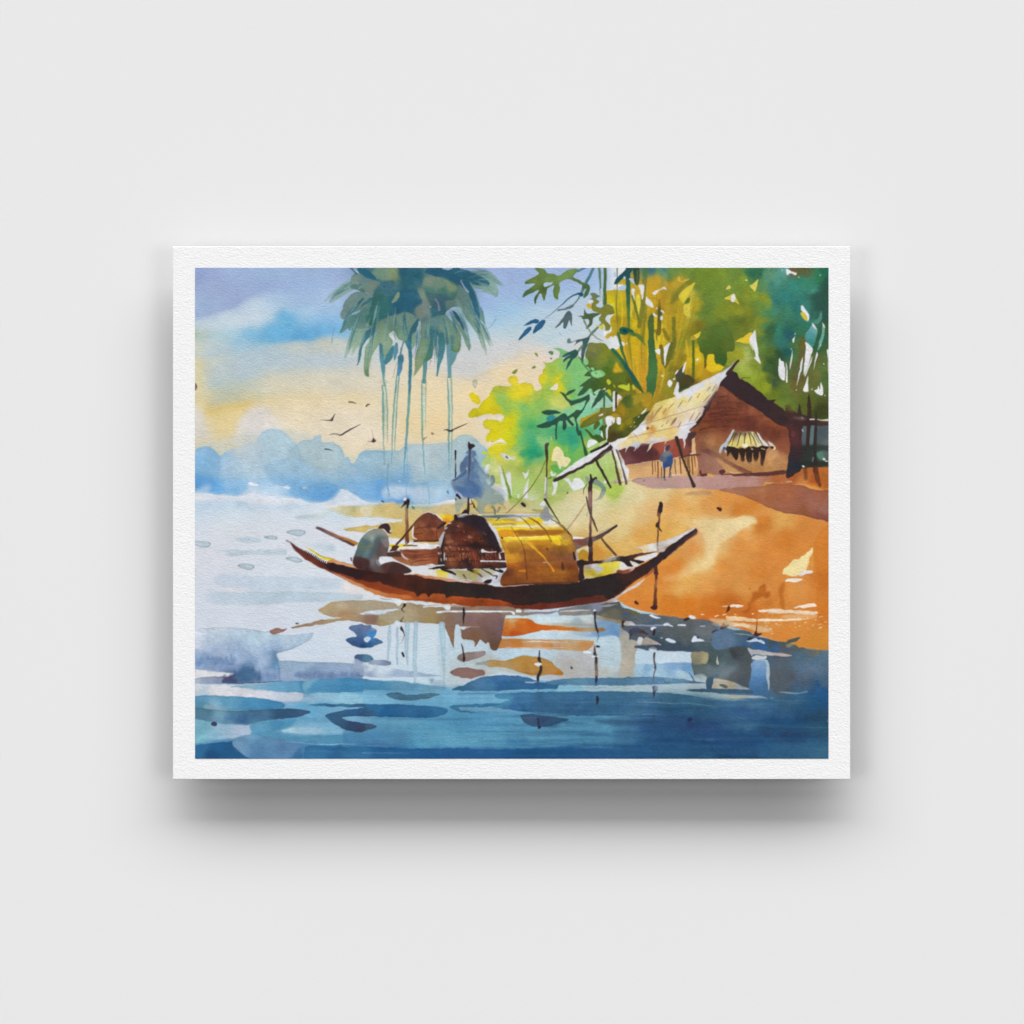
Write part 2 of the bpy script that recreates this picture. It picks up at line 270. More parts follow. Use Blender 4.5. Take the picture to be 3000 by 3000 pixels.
for q,c,a_ in (('760,400 800,270 920,225 1030,245 1120,330 1190,385 1120,480 1000,520 860,500','#a6c6d6',.5),('1200,400 1330,350 1480,375 1640,400 1720,500 1720,620 1560,700 1430,670 1330,590 1240,550','#a8c0c4',.6),('1110,470 1200,400 1240,560 1180,620 1100,560','#93b8c8',.5),('50,470 180,420 270,470 330,560 300,800 180,880 50,860','#68aae2',.45),('830,640 1000,560 1220,560 1400,680 1480,820 1300,900 1000,860 880,760','#84b4da',.5),('1280,900 1500,830 1660,880 1560,1000 1400,1030','#66a6de',.5)):
    w(q,c,a_,soft=1.4,edge=.1)
w('40,420 900,220 1400,300 1750,520 2300,480 3100,380 3250,500 3200,800 2500,760 1900,800 1200,780 600,800 300,780 40,700','#aec4ce',.32,soft=6)
w('30,905 130,925 260,955 420,960 560,975 700,950 900,960 1080,985 1250,1020 1400,1045 1560,1040 1640,990 1700,930 1780,935 1850,990 1932,1030 2300,1060 2300,1090 1932,1090 1400,1085 900,1050 400,1010 30,990','#d2dbe8',.8,soft=5)
w('100,880 180,850 230,880 190,930 90,930','#b4d0ea',.6,soft=5); w('540,990 640,930 760,960 900,985 1050,1000 1150,1030 900,1040 650,1030','#dcdfe8',.7,soft=5)
Rg(None)
s('0,1330 150,1100 220,1190 300,1240 420,1290 560,1300','1 1','#000',0)

# ---- strokes on the water
Rg('river')
F(0,0,3000)
w('366,948 430,940 540,950 580,955 560,965 420,962 366,966','#bcd2e6',.6,soft=7)
F(560,1200,500)
w('400,1050 600,1040 660,1060 650,1110 560,1105 480,1080','#b8ccdc',.6,soft=4)
w('1080,1070 1300,1075 1500,1070 1300,1100 1120,1105','#c0d2e4',.7,soft=4)
w('640,1040 800,1025 1000,1040 1080,1060 900,1080 700,1075','#e4e2e8',.6,soft=5)
BL='#b4c8d6'
w('270,1605 400,1580 600,1595 800,1585 950,1580 1070,1585 1075,1640 900,1645 700,1640 500,1660 380,1655 290,1625',BL,.75,edge=.04,rough=1.2,fade='280,1610,.3 500,1620,1 1000,1600,1')
w('500,1460 600,1448 720,1450 790,1470 795,1495 700,1505 560,1500',BL,.8,soft=2)
w('1380,1530 1480,1520 1600,1540 1640,1580 1600,1605 1480,1600 1400,1570',BL,.65,soft=3)
OV='''1075,1385 1130,1362 1220,1360 1285,1375 1295,1400 1260,1425 1200,1432 1110,1405
822,1440 860,1428 930,1425 975,1445 970,1470 900,1472 850,1460
45,1495 130,1488 210,1505 222,1530 190,1560 120,1560 45,1535
1065,1680 1120,1665 1200,1675 1255,1700 1250,1725 1200,1730 1110,1705
522,1770 570,1748 640,1748 700,1762 712,1790 680,1815 630,1815 560,1790'''
many(w,OV,'#b7cad6',.95,edge=.22,ew=3.2,rough=.6)
F(560,1600,500)
w('250,360 330,320 500,320 800,345 1200,350 1500,355 1740,395 1710,470 1500,490 1100,500 800,505 600,500 400,475 280,420','#b7c9da',.6,soft=2.5)
w('100,580 170,535 400,520 900,515 1300,520 1700,530 1932,545 1932,600 1500,630 1200,635 900,655 600,665 350,665 180,640','#b0c6d6',.75,edge=.06,soft=1,fade='100,580,.3 300,560,.8 1000,530,1 1700,580,.9')
w('1720,430 1800,400 1932,440 1932,540 1750,540 1700,500','#dfd8d8',.8,soft=4)
w('300,490 500,480 650,500 500,515','#e0d4d8',.7,soft=4)
# grey-blue wash with wet lower edge
GWc='60,950,#c6cedd 300,940,#c4d2de 600,950,#b4c8d8 850,1000,#b2c8d8 300,1050,#b4c6d8 700,1080,#a9c4d6 60,1100,#c6cddc 1100,1060,#b4c8da 1350,1010,#aec4d8 300,1170,#a4b9d6 700,1200,#a6bcd8 950,1150,#9fb6d4 60,1250,#90a8ca 160,1290,#7f9cc2 300,1330,#8aa4cb 500,1290,#a0b8d8 450,1380,#8ea8d0 100,1380,#88a4cc 800,1330,#a4bcda 600,1380,#6c8cb4 560,1440,#466c96 650,1450,#54789f 900,1420,#8aa4c8 880,1480,#7a94c0 420,1510,#4c5c80 500,1530,#62799f 700,1520,#6a82aa 950,1500,#8aa0c6 1000,1350,#5f93bc 975,1230,#6488ac 1010,1450,#8098be'
w('!40,945 200,930 400,925 600,935 850,970 1000,1005 1150,1010 1300,990 1385,985 1340,1060 1200,1140 1100,1175 970,1215 985,1290 1010,1350 1000,1430 1030,1530 800,1545 600,1555 370,1562 !350,1530 385,1490 440,1470 500,1440 300,1430 150,1410 !40,1392',grad=GWc,edge=.18,ew=2.5,tex=.05,warp=4,rough=.8,pw=1.7,eps=100)
w('160,1270 300,1300 500,1290 520,1380 430,1380 170,1350','#6f8cb4',.35,soft=7,rough=7)
w('490,1450 520,1390 600,1340 700,1400 780,1440 770,1520 500,1530','#3d6690',.5,soft=6,rough=8)
w('350,1530 385,1490 440,1475 500,1445 470,1490 500,1540 370,1562','#463f66',.55,soft=2)
s('350,1532 372,1562 600,1556 800,1545 1030,1530','7 7 6 6 4','#35415f',.85)
s('970,1220 980,1280 1008,1340 995,1400 1010,1480 1030,1530','8 10 22 16 10 6','#4d7c9e',.7,soft=1)
s('970,1215 1080,1180 1200,1140','8 6 4','#6c8caa',.6)
w('!40,1400 200,1412 470,1450 380,1475 200,1480 !40,1500','#dcdce0',1,soft=1.5,rough=.6)
w('!40,1500 200,1480 370,1475 350,1530 365,1565 200,1568 !40,1558',grad='40,1530,#a8b6ca 200,1520,#95a2bc 350,1520,#8790b0',edge=.1)
# right-hand band with feathered lower edge
w('1000,1300 1300,1310 1700,1320 1845,1330 1850,1260 1932,1300 1932,1500 1600,1508 1300,1515 1030,1530 1005,1400',grad='1050,1340,#90aec6 1300,1340,#93aec8 1700,1350,#94acc8 1900,1400,#8fa4c4 1200,1450,#94acca 1700,1450,#8ba4c6 1400,1490,#7f98be 1050,1490,#94aaca',edge=.06,rough=.5)
w('1200,1480 1230,1440 1280,1460 1350,1440 1420,1470 1480,1435 1520,1470 1600,1440 1660,1450 1740,1440 1800,1470 1870,1440 1932,1470 1932,1490 1600,1490','#6f88b2',.6,soft=3,rough=9)

rf=np.random.default_rng(12)
for xa,xb,ya,yb,n_,c in ((60,500,1255,1340,60,'#6c8ab4'),(490,790,1380,1530,70,'#3f678f'),(360,520,1450,1550,20,'#454a70'),(840,1000,1440,1510,20,'#6c8cb4'),(1180,1930,1430,1485,110,'#6a84ae')):
    for _ in range(n_):
        x=rf.uniform(xa,xb); y=rf.uniform(ya,yb); h_=rf.uniform(15,50)
        s('%d,%d %d,%d'%(x,y-h_/2,x+rf.uniform(-6,6),min(y+h_/2,yb)),'%d %d'%(rf.uniform(6,14),rf.uniform(16,36)),c,rf.uniform(.4,.8),soft=rf.uniform(.6,2))
s('350,1532 372,1562 600,1556 800,1545 1030,1530','7 7 6 6 4','#35415f',.85)

# ---- far sand bar, sandy river bank
Rg('river_bank')
F(820,1400,500)
w('470,365 560,345 720,320 1000,325 1200,288 1420,295 1480,330 1700,335 1932,290 2300,270 3100,300 3100,900 1932,800 1360,690 1240,665 1250,560 1150,520 1380,480 1180,455 1190,440 1000,440 750,435 650,400 560,372',grad='500,365,#d6cfa0 650,390,#d6d0ac 800,330,#b9b27c 950,370,#dcd4b6 1100,310,#c0b47c 1250,330,#d4b970 1100,400,#d8c074 900,430,#d2bb70 1400,420,#d2b566 1600,380,#ccb470 1500,550,#d4b763 1350,620,#cfac40 1450,660,#c99a3c 2200,350,#ccb46c 2600,400,#ccb670 2300,500,#d0b668 1800,330,#d2b46c 1750,380,#c8b070',soft=.8,fade='470,365,.3 600,390,.6 700,330,1 900,420,1')
w('725,580 850,560 1000,540 1120,525 1240,500 1300,560 1240,680 1100,650 900,615 760,605','#cfb468',edge=.08)
w('1010,545 1150,512 1390,465 1380,490 1240,512 1110,532','#dcdde0',soft=.5)
s('1450,340 1700,335 1800,310 1932,280','4 20 8 4','#a8a888',.6,soft=2)
w('1320,310 1440,300 1700,310 1760,330 1620,355 1400,350','#a2b49c',.7,soft=3)
w('170,440 260,430 340,425 430,420 400,450 260,470 200,460','#a6bcc0',.8,soft=3)
w('360,430 500,400 560,410 420,460','#c3ccc0',.6,soft=4)
s('760,330 900,320 1080,305 1160,300','6 12 14 6','#9a9c72',.7,soft=1)
s('780,440 1000,440 1190,450','4 4 4','#b09c50',.5)
F(0,0,3000)
GB='1064,958,#d4cc98 1045,945,#c8cc88 1084,965,#dcd2a8 1124,952,#dcd3a6 1157,938,#cace86 1177,932,#d8d09c 1204,938,#ddcf9e 1244,925,#dcc88e 1184,972,#e0cc94 1210,972,#deba7c 1230,965,#e0b070 1264,958,#e09848 1277,945,#dca050 1270,978,#e0a850 1177,998,#e0c888 1210,1009,#dca048 1190,1025,#e0b460 1137,998,#e0cc98 1244,998,#e0a848 1137,1029,#e0b050 1130,1038,#c8852c 1100,1042,#c08a2c 1258,927,#e6cf94 1299,935,#e8bc74 1258,940,#e6c88a 1283,952,#e2a24e 1333,952,#e0994a 1366,943,#dd8f3c 1391,965,#cc7020 1416,957,#d67c28 1299,972,#e4ab58 1283,1002,#e4b65e 1333,988,#e6c07c 1383,988,#e8cc8c 1408,982,#ead6a0 1341,1010,#e8c27c 1349,1027,#e8c078 1341,1052,#e8be70 1316,1068,#e6bc70 1324,1018,#e0a868 1308,1035,#dc8c40 1274,1068,#da7e28 1259,1085,#dc8430 1299,1093,#e2a850 1283,1115,#e4ac58 1333,1102,#e09848 1366,1068,#dd8a38 1399,1035,#de8c3a 1399,1005,#e29c4e 1438,993,#d07a28 1474,985,#dea452 1483,1018,#d87c28 1516,1002,#d88436 1449,1043,#dc8434 1433,1085,#d87e2c 1399,1110,#dc9444 1433,1102,#da8e40 1508,1110,#da8e40 1549,1052,#d88230 1558,1093,#cc6c20 1541,1127,#d88030 1349,1135,#d07424 1383,1135,#c86a20 1299,1143,#d8781c 1349,1160,#c86018 1266,1140,#d87c20 1416,1160,#c8681c 1466,1135,#d48030 1449,1177,#dc8c3c 1516,1185,#dc8834 1558,1152,#d47420 1466,1202,#d88230 1541,1210,#d0842c 1215,1150,#d87c28 1190,1135,#dc8430 1240,1040,#e09838 1230,1085,#de8430'
w('!1000,1020 !1000,955 1030,930 1060,915 1110,905 1160,890 1180,880 1300,870 1400,870 !1570,870 !1570,1228 1530,1225 1480,1215 1430,1200 1380,1182 1330,1172 1290,1168 1250,1162 1210,1152 1180,1142 1150,1120 1100,1060 1030,1030',grad=GB,tex=.025,warp=3,rough=1,eps=110,pw=1.6)
F(1940,1400,500)
w('0,325 300,420 560,455 760,470 800,455 900,430 990,440 1055,445 1080,490 1050,520 900,575 820,650 700,705 640,770 600,900 560,1000 500,1040 430,1000 480,900 490,700 480,600 380,560 0,470','#ecd49a',.5,soft=6,fade='990,470,1 700,560,.9 550,850,.7 300,480,.5 0,400,.3 480,950,.6')
w('790,450 830,440 900,428 960,440 1050,450 1080,490 1060,515 1000,535 1060,600 1100,640 1180,580 1220,480 1180,440 1050,410 900,380','#cf7c2a',.55,soft=5)
w('!250,462 600,474 !800,462 !900,430 !990,440 !1056,444 !1062,470 !1082,490 !1050,518 960,545 880,590 810,650 700,705 640,780 600,900 570,1000 480,1050 330,1110 150,1160 300,1060 460,980 520,850 500,720 420,610 300,560','#ecd49c',.85,soft=2,rough=2,fade='1020,480,1 900,480,1 780,520,.95 650,650,.85 560,800,.7 560,950,.5 350,1100,.3 300,500,.25 450,520,.5 420,600,.5')
w('1055,445 1075,490 1060,560 1100,600 1200,560 1230,480 1190,440 1110,430','#cc7826',.55,soft=3); w('840,440 780,455 760,420 800,360 900,330 1000,360 1060,410 1000,425 930,420','#d07a26',.5,soft=4)
w('1702,800 1735,1000 1745,1200 1740,1400 1762,1550 1780,1650 !1885,1650 !1885,520 1790,600','#cf731e',.5,soft=.9)
w('270,990 380,930 470,900 490,820 480,640 520,620 560,900 480,1000 300,1080 150,1150 0,1160 60,1110 160,1090','#ead09a',.4,soft=6)
w('0,1340 150,1340 320,1365 460,1370 600,1345 760,1350 900,1400 860,1520 700,1580 500,1590 200,1560 0,1550','#d4731c',.5,soft=3)
s('0,1330 200,1345 420,1370','3 6 3','#b8661c',.5,soft=1)
s('0,455 300,460 600,470 800,455','3 5 3','#d09a4a',.5)
w('1370,1040 1420,1000 1480,930 1545,925 1580,890 1620,870 1660,830 1705,790 1700,850 1660,950 1640,1040 1580,1080 1500,1115 1400,1095 1362,1095','#ecd898',1,rough=1.2)
w('1660,940 1700,860 1720,900 1700,1050 1640,1040','#d89440',.7,soft=2)
s('1560,1100 1620,1070 1690,1065','26 40 30','#e6dce0'); s('1560,1095 1600,1100','30 10','#e0d4c8')
w('1390,1165 1450,1140 1590,1140 1560,1165 1450,1180','#ece2d6')
w('1330,1220 1370,1180 1390,1240 1370,1320 1385,1480 1340,1460 1320,1300','#b8621a',.75,soft=2)
w('1030,1300 1080,1280 1110,1220 1150,1210 1170,1280 1220,1300 1210,1360 1150,1340 1080,1390 1020,1420 970,1530 920,1540 900,1500 970,1470','#b05612',.75,soft=2,rough=3)
w('1110,1430 1200,1380 1260,1420 1230,1460 1140,1470','#b85c14',.4,soft=5)
w('650,1420 760,1360 860,1400 780,1460 660,1470','#b85c14',.4,soft=6)
WB='#efe2d4'
w('765,1445 800,1435 920,1448 900,1462 770,1468',WB); s('685,1458 735,1455','10 16','#ecc8a8')
w('1085,1500 1200,1490 1330,1480 1380,1495 1580,1505 1740,1515 1755,1545 1640,1550 1450,1535 1250,1528 1090,1518','#eed6bc',.95)
s('1095,1510 1300,1505','6 8','#f4e8e0')
w('1475,1475 1600,1440 1715,1420 1745,1455 1640,1468','#f4e2d0')
w('715,1575 780,1565 1000,1585 1085,1598 1250,1600 1450,1592 1590,1590 1640,1595 1560,1615 1350,1622 1150,1625 1000,1625 740,1620','#f0cfa2',.9)
w('1085,1595 1300,1602 1580,1592 1500,1612 1250,1620 1090,1618','#f6ead8',.9)
w('1350,1560 1500,1545 1740,1550 1750,1590 1600,1590 1400,1590','#e8b47c',.7,soft=2)
w('530,1600 700,1605 800,1640 1000,1660 1200,1700 1240,1740 1100,1740 900,1690 720,1680 640,1650','#dcbc90',.8,soft=2)
w('720,1640 860,1650 1000,1670 980,1690 800,1680','#ecd8b8',.8,soft=1)
rr=np.random.default_rng(5)
for _ in range(60):
    x=rr.uniform(760,1850); y=1540+rr.uniform(0,180)+(0 if x<1200 else rr.uniform(-20,60)); r=rr.uniform(4,13)
    s('%d,%d %d,%d'%(x,y,x+r*1.3,y+rr.uniform(-4,4)),str(r),'#f0d8b8',rr.uniform(.5,.95))
many(s,'''690,1555 720,1552
600,1570 640,1560
440,1545 470,1548
1780,1700 1805,1695''',' 12 9','#f0e0cc')
s('180,498 182,502','12','#b8803c',.8); s('985,1250 1000,1258','16','#bc6c20',.8); s('1215,485 1222,490','10','#b06420',.7)
w('612,350 630,330 675,355 665,378 640,370','#4c2420'); s('725,1520 745,1500 755,1470','14 30 34','#5c2a1c')
# mauve path and brown slope under the hut
w('-340,40 -250,-20 -120,-60 !0,-160 !1880,-160 1880,140 1770,110 1600,70 1480,75 1170,45 1140,90 1000,105 860,112 640,132 500,125 300,118 0,120 -100,120',grad='0,60,#ba958c 300,60,#bc968e 600,80,#b88c84 800,50,#b88a80 1000,60,#bb8c80 900,10,#b88478 1150,70,#b07058 1300,20,#b4602c 1450,50,#c08058 1500,0,#a85424 1700,30,#a84e20 1850,60,#b05a20 1700,90,#d07824 1600,60,#c87c3c 1850,110,#d8842c',soft=.6)
w('640,135 860,110 1000,102 1150,90 1250,60 1480,75 1600,90 1700,130 !1885,140 !1885,488 1770,478 1600,428 1400,398 1200,335 1050,268 870,195 740,165',grad='700,150,#b4785c 900,150,#a87058 1050,120,#b07048 1200,200,#a4603c 1300,280,#a06044 1000,230,#a8623c 1500,250,#9c5c44 1400,150,#a8603c 1700,300,#a06450 1850,200,#a45c40 1600,400,#985638 1800,450,#8a4c40 1880,420,#8c4c3c 1850,350,#a06858',edge=.12,soft=.5)
w('340,160 440,145 550,150 540,190 400,190 240,200','#b48a68',.75,soft=1.5)
w('1390,40 1450,32 1475,50 1420,50','#d0a080',.8)
Rg(None)

# ---- palm clump
Rg('palm_trees')
F(960,770,500)
TE='#2f6a80'
s('330,240 180,330 60,420 0,460','80 70 40 8','#86a096',.85,dry=.35)
s('260,190 130,280 0,400 -60,470','34 26 14 4','#8aa69c',.7,dry=.4)
s('480,590 390,680 310,820 240,960 180,1115','90 130 110 60 6','#7fa08f',.85,dry=.3); s('450,640 400,780 320,930 262,1065','110 110 70 6','#86a68e',.85,dry=.3); s('380,660 300,780 220,930','60 50 6','#78a090',.7,dry=.3)
w('400,120 1500,100 1680,420 1640,600 1500,520 1420,500 1340,560 1330,620 1480,780 1490,900 1320,900 1240,820 1130,860 1060,840 1040,700 1000,800 950,900 850,880 740,780 620,840 560,760 470,740 330,740 300,680 380,520 500,400','#6c8c86',.9,rough=1.5)
w('255,200 300,120 420,90 560,150 620,200 600,330 520,390 440,340 400,335 330,300 255,270','#7a918a',grad='280,180,#7d958e 450,160,#708c8e 500,280,#839488 400,300,#7b9086 580,350,#6c8a8c')
w('500,400 400,330 300,340 220,400 160,520 145,610 180,640 260,580 380,530 480,480','#76918e',edge=.05)
w('485,440 390,540 250,610 170,700 143,800 230,740 250,770 300,690 275,785 360,680 430,700 500,640','#5f8b84')
w('265,260 310,240 370,270 415,310 410,335 340,300 270,295','#587c76')
s('400,405 300,510 210,640 150,780','20 46 40 6','#3f7480'); s('495,410 420,460 380,500','44 30 8','#417680')
w('545,715 470,750 400,820 370,930 350,1060 335,1165 375,1060 400,940 460,855 545,800','#3e7684')
w('600,790 520,830 450,920 415,1050 405,1180 420,1270 470,1285 462,1200 490,1080 540,980 590,920 650,880',grad='560,860,#7f9f84 450,1000,#86a588 430,1150,#84a07c 445,1260,#6c8c66 500,950,#84a486',edge=.08)
w('!340,45 !1480,45 1600,200 1700,420 1720,640 1600,600 1500,480 1420,500 1340,560 1330,640 1180,640 1060,700 1020,640 900,560 760,580 620,650 560,700 470,700 480,560 520,380 600,230 420,160',grad='400,90,#2f6c84 450,120,#4d7f8a 520,160,#2f6c84 600,110,#809c82 720,150,#8c9c78 700,70,#90a078 850,120,#2f6a82 1000,150,#2f6d82 900,230,#2f6a7c 640,260,#45788a 560,450,#36726e 600,560,#3a7a78 520,620,#357276 850,450,#2a6580 760,540,#2f6f84 1000,450,#2e6a7e 1150,250,#6f8a80 1200,180,#7f9484 1350,280,#5c8a78 1500,350,#4a7a76 1100,400,#7e928a 1080,550,#828f86 1180,450,#6a8080 1250,400,#3f6e7c 1220,560,#38707c 1400,420,#6e8880 1550,500,#6d9084 1650,500,#5a8890 1250,90,#2a6580 1400,160,#2c6680 1520,230,#2c6580',warp=4,tex=.06,eps=40,pw=1.9)
w('560,60 780,60 780,180 700,200 560,180 500,110',grad='560,100,#7a9a84 650,120,#7f9c84 740,110,#93a074 720,180,#8a9a74',soft=2,a=.9)
w('330,60 420,70 480,100 550,170 540,190 420,150 350,100','#2c6a86')
w('250,60 300,65 345,120 320,130 280,90','#3a7288'); s('290,70 330,100 355,125','10 16 6','#c3d0dc')
w('480,560 500,450 540,300 640,220 760,210 700,330 690,470 740,500 700,580 620,640 540,700 470,700 430,620',grad='560,320,#44787e 520,450,#38706c 600,500,#3c7876 650,300,#47788c 480,660,#3a7468 600,620,#347478',edge=.05,a=.85,soft=1)
w('780,480 730,430 800,330 900,300 1020,310 1060,360 1070,440 1010,510 900,540 800,580 700,600 720,560','#2a6580',.8,soft=2,tex=.06)
w('1020,310 1100,320 1150,420 1165,500 1170,620 1150,700 1060,700 1040,640 990,560 1000,500 1070,450',grad='1080,350,#8c9c86 1100,450,#88968c 1050,540,#848c80 1120,560,#86928a 1110,640,#6c8488',a=.9,soft=1)
w('1080,200 1120,160 1200,150 1320,190 1430,250 1550,330 1580,420 1500,450 1400,470 1330,350 1200,370 1090,330',grad='1150,190,#8a9a86 1250,220,#7c9482 1400,270,#8a9c78 1300,320,#4f8478 1150,300,#55867c 1500,380,#44786e 1420,420,#4c7c70',soft=1)
s('1150,165 1300,190 1420,240 1560,330','8 20 16 6','#8c9a7a',.6,soft=2)
w('1110,330 1200,350 1330,360 1400,420 1350,450 1340,560 1350,580 1180,570 1160,480',grad='1180,400,#4f7478 1250,450,#456a7c 1300,550,#3a6c7a 1220,560,#3a7480',soft=1)
s('1225,410 1245,450 1260,530','18 18 30','#8d98aa',.9,soft=.5); s('1160,495 1168,500','10','#c8ccd4')
w('730,460 720,440 750,390 790,330 815,340 800,400 760,440','#8fa285',.95); w('740,440 770,400 790,390 760,440','#a4a46c',.9,soft=1)
s('640,270 645,275','14','#2e5668')
# right-hand fronds
w('1500,180 1600,300 1690,440 1760,560 1778,690 1730,650 1740,790 1690,800 1640,740 1560,620 1500,500 1400,470 1340,500 1340,440 1450,400',grad='1450,420,#708a84 1600,520,#7a978c 1700,560,#5f8a96 1650,650,#7f9f8a 1550,420,#6b8c88 1720,740,#7c9c8a',edge=.05)
s('1690,720 1740,860 1800,1050','70 60 6','#88a892',.85,dry=.3); s('1735,680 1790,830 1855,978','50 40 5','#86a693',.85,dry=.3)
w('1560,100 1750,100 1880,140 1980,265 1870,200 1930,300 1915,385 1850,350 1780,320 1640,270 1600,200','#7d9e96',.9); s('1800,190 1890,220 1985,268','110 90 6','#83a49c',.85,dry=.4); s('1750,280 1850,320 1930,392','90 70 6','#83a49c',.85,dry=.4); s('1780,130 1880,170 1960,240','60 50 6','#7d9e96',.8,dry=.4)
w('1150,60 1300,90 1480,75 1600,90 1720,150 1800,190 1830,240 1780,265 1640,240 1590,200 1450,160 1300,130','#2e6880')
w('1290,50 1420,50 1380,80 1330,78','#b4c4dc'); s('1430,120 1500,95 1570,90','4 8 3','#7ba8bc',.8)
w('1130,60 1300,75 1420,130 1530,200 1600,290 1560,300 1480,240 1330,170 1180,140 1100,110','#2c6480')
s('1560,190 1640,380 1690,560 1712,780','30 62 54 24','#2c6580')
s('1510,200 1545,270 1590,325','14 16 24','#a8b8d0',.9,soft=.6)
w('1380,540 1430,510 1470,540 1540,650 1600,760 1560,760 1480,640 1450,700 1390,620 1340,600','#a4b8d8',.95,soft=.5)
w('1410,545 1460,570 1510,640 1548,690 1545,765 1525,750 1490,680 1450,630','#2f5f7c')
w('1415,570 1450,630 1540,770 1590,850 1615,930 1605,1000 1570,950 1520,820 1450,690','#7d9e8a',edge=.06)
# lower canopy
w('590,650 750,600 880,560 980,620 1030,640 1000,760 960,880 900,900 840,880 790,850 745,770 700,810 735,900 690,1000 640,1080 620,980 590,930 560,820 550,720',grad='650,700,#708f82 850,620,#7f9a88 900,750,#6f968a 650,850,#84a081 650,950,#86a288 850,850,#7a9c84 780,800,#6a8a74',edge=.06)
w('1060,690 1180,620 1330,590 1380,640 1440,700 1500,800 1505,920 1480,1010 1400,1005 1345,950 1320,860 1240,830 1170,1090 1130,1110 1070,1160 1010,1240 985,1270 990,1070 1040,900 1050,760',grad='1250,650,#6a8f90 1380,780,#7d9f8a 1300,720,#7a9a8c 1480,850,#7d9a7c 1400,950,#6f9470 1100,800,#7f9a8c 1050,1000,#88a282 1030,1150,#8aa078 1110,900,#86a27e 1180,800,#427c86 1170,950,#44807c 1120,1080,#52805e',edge=.06)
w('1490,900 1505,920 1480,1015 1410,1015 1400,990 1470,980','#5c7c4c',.8,soft=1)
w('1000,1060 1060,1080 1075,1150 1010,1240 965,1290 990,1180','#8aa076',.8)
w('1180,780 1245,770 1240,860 1200,980 1180,1080 1110,1130 1080,1130 1120,1040 1150,940','#3f7a80',grad='1200,800,#3f7a86 1160,1000,#467e7c 1110,1100,#4c7c60')
w('1255,800 1310,800 1330,900 1310,1070 1285,1110 1245,1285 1228,1275 1250,1000','#448088')
w('1390,840 1415,820 1425,900 1405,960','#4c8086',.8,soft=1)
w('700,805 745,768 740,830 790,860 770,900 740,870 720,850','#cfd8d6'); s('740,790 760,850 780,880','8 10 6','#7c9a80')
w('1030,630 1010,740 970,860 950,930 905,930 905,840 960,720 1000,650','#3a6f82')
w('1030,660 1055,680 1040,850 1010,950 970,1075 972,960 1005,800','#b9cbdc'); s('1000,960 985,1040 970,1080','12 10 4','#c8a8b4',.6)
w('960,820 1000,790 990,920 955,1000 945,940','#84a890')
w('200,60 1750,60 1700,420 1640,600 1500,900 1330,900 1100,1000 980,900 750,800 520,820 250,700 200,450 350,250','#b8cccc',.5,soft=14,mul=1,tex=0)
rp_=np.random.default_rng(4)
for tx,ty,sx_ in ((150,790,560),(60,430,520),(0,455,520),(205,1060,560),(345,1140,620),(445,1260,640),(640,1070,720),(740,900,760),(880,900,860),(1010,1230,1080),(1130,1100,1120),(1240,1260,1180),(1400,1160,1260),(1490,1000,1300),(1608,990,1340),(1712,780,1400),(1850,975,1400),(1800,1050,1380),(1925,380,1400),(1985,266,1400),(1890,150,1350),(520,820,640),(1560,640,1320),(300,330,560)):
    for k in range(7):
        jx,jy=rp_.uniform(-38,38),rp_.uniform(-34,14); x0_,y0_=sx_+rp_.uniform(-60,60),200+rp_.uniform(-60,120); e=rp_.uniform(.72,1.0); b=rp_.uniform(.4,.62)
        mx_,my_=(x0_+tx)/2+(tx-x0_)*.16,(y0_+ty)/2-abs(tx-x0_)*.22-20
        def bz(u): return ((1-u)**2*x0_+2*u*(1-u)*mx_+u*u*(tx+jx), (1-u)**2*y0_+2*u*(1-u)*my_+u*u*(ty+jy))
        q=[bz(b+(e-b)*f) for f in (0,.35,.7,1)]
        s(' '.join('%d,%d'%z for z in q),'4 %d %d 2'%(rp_.uniform(8,26),rp_.uniform(6,16)),('#7d9c8e','#4c7c84','#2f6678','#8aa68f','#5f8a8a')[int(rp_.integers(5))],rp_.uniform(.35,.75))
# trunks: two washed edges with a pale core
TD='#5a8f96'
F(1000,1180,440)
for (xa,xb,ya,yb,core,la,lb) in ((562,575,-300,420,60,660,560),(722,668,-360,620,34,700,560),(1056,1066,-200,350,44,0,0),(1402,1410,-220,560,44,0,0)):
    s('%d,%d %d,%d %d,%d'%(xa,ya,(xa+xb)//2,(ya+yb)//2,xb,yb),core,'#c4ccba',.9,soft=.8,fade='%d,%d,1 %d,%d,1 %d,%d,.25'%(xa,ya,xa,0,xb,yb))
s('528,-230 538,60 540,300 545,500','8 30 32 24 12',TD,.9,grad='530,-180,#5c9098 540,0,#6f9f98 545,300,#78a090 545,500,#7ca49c'); s('545,500 548,700 552,800','14 14 10','#78a4b4',.8)
s('565,-260 580,-80 592,60 596,300 590,520','20 18 22 18 4','#7ea48e',.85); s('600,780 592,1000 600,1130 618,1205','10 16 14 10','#6f9cbc',.9)
s('575,-100 570,200 572,450','10 10 6','#a8b898',.6,dry=.4)
s('712,-360 696,-150 680,0 660,300 652,620 645,790','6 24 22 18 12 6',TD,.9,grad='690,-300,#4c8490 680,0,#6f9f98 660,300,#6f9a90 650,620,#6c9cac'); s('742,-360 728,-150 718,0 710,150 695,400 688,620','24 14 12 16 14 6','#6c9a92',.85)
s('890,-420 868,0 848,300 828,560 812,780 805,1000','36 34 30 26 14 4','#5c9094',.95,grad='890,-300,#3c7c8c 870,0,#649892 848,300,#6c9c90 828,560,#5c98b0 810,800,#5f9cbc')
s('842,560 850,700 848,900 838,1120 835,1250','10 10 10 12 10','#78a8cc',.7)
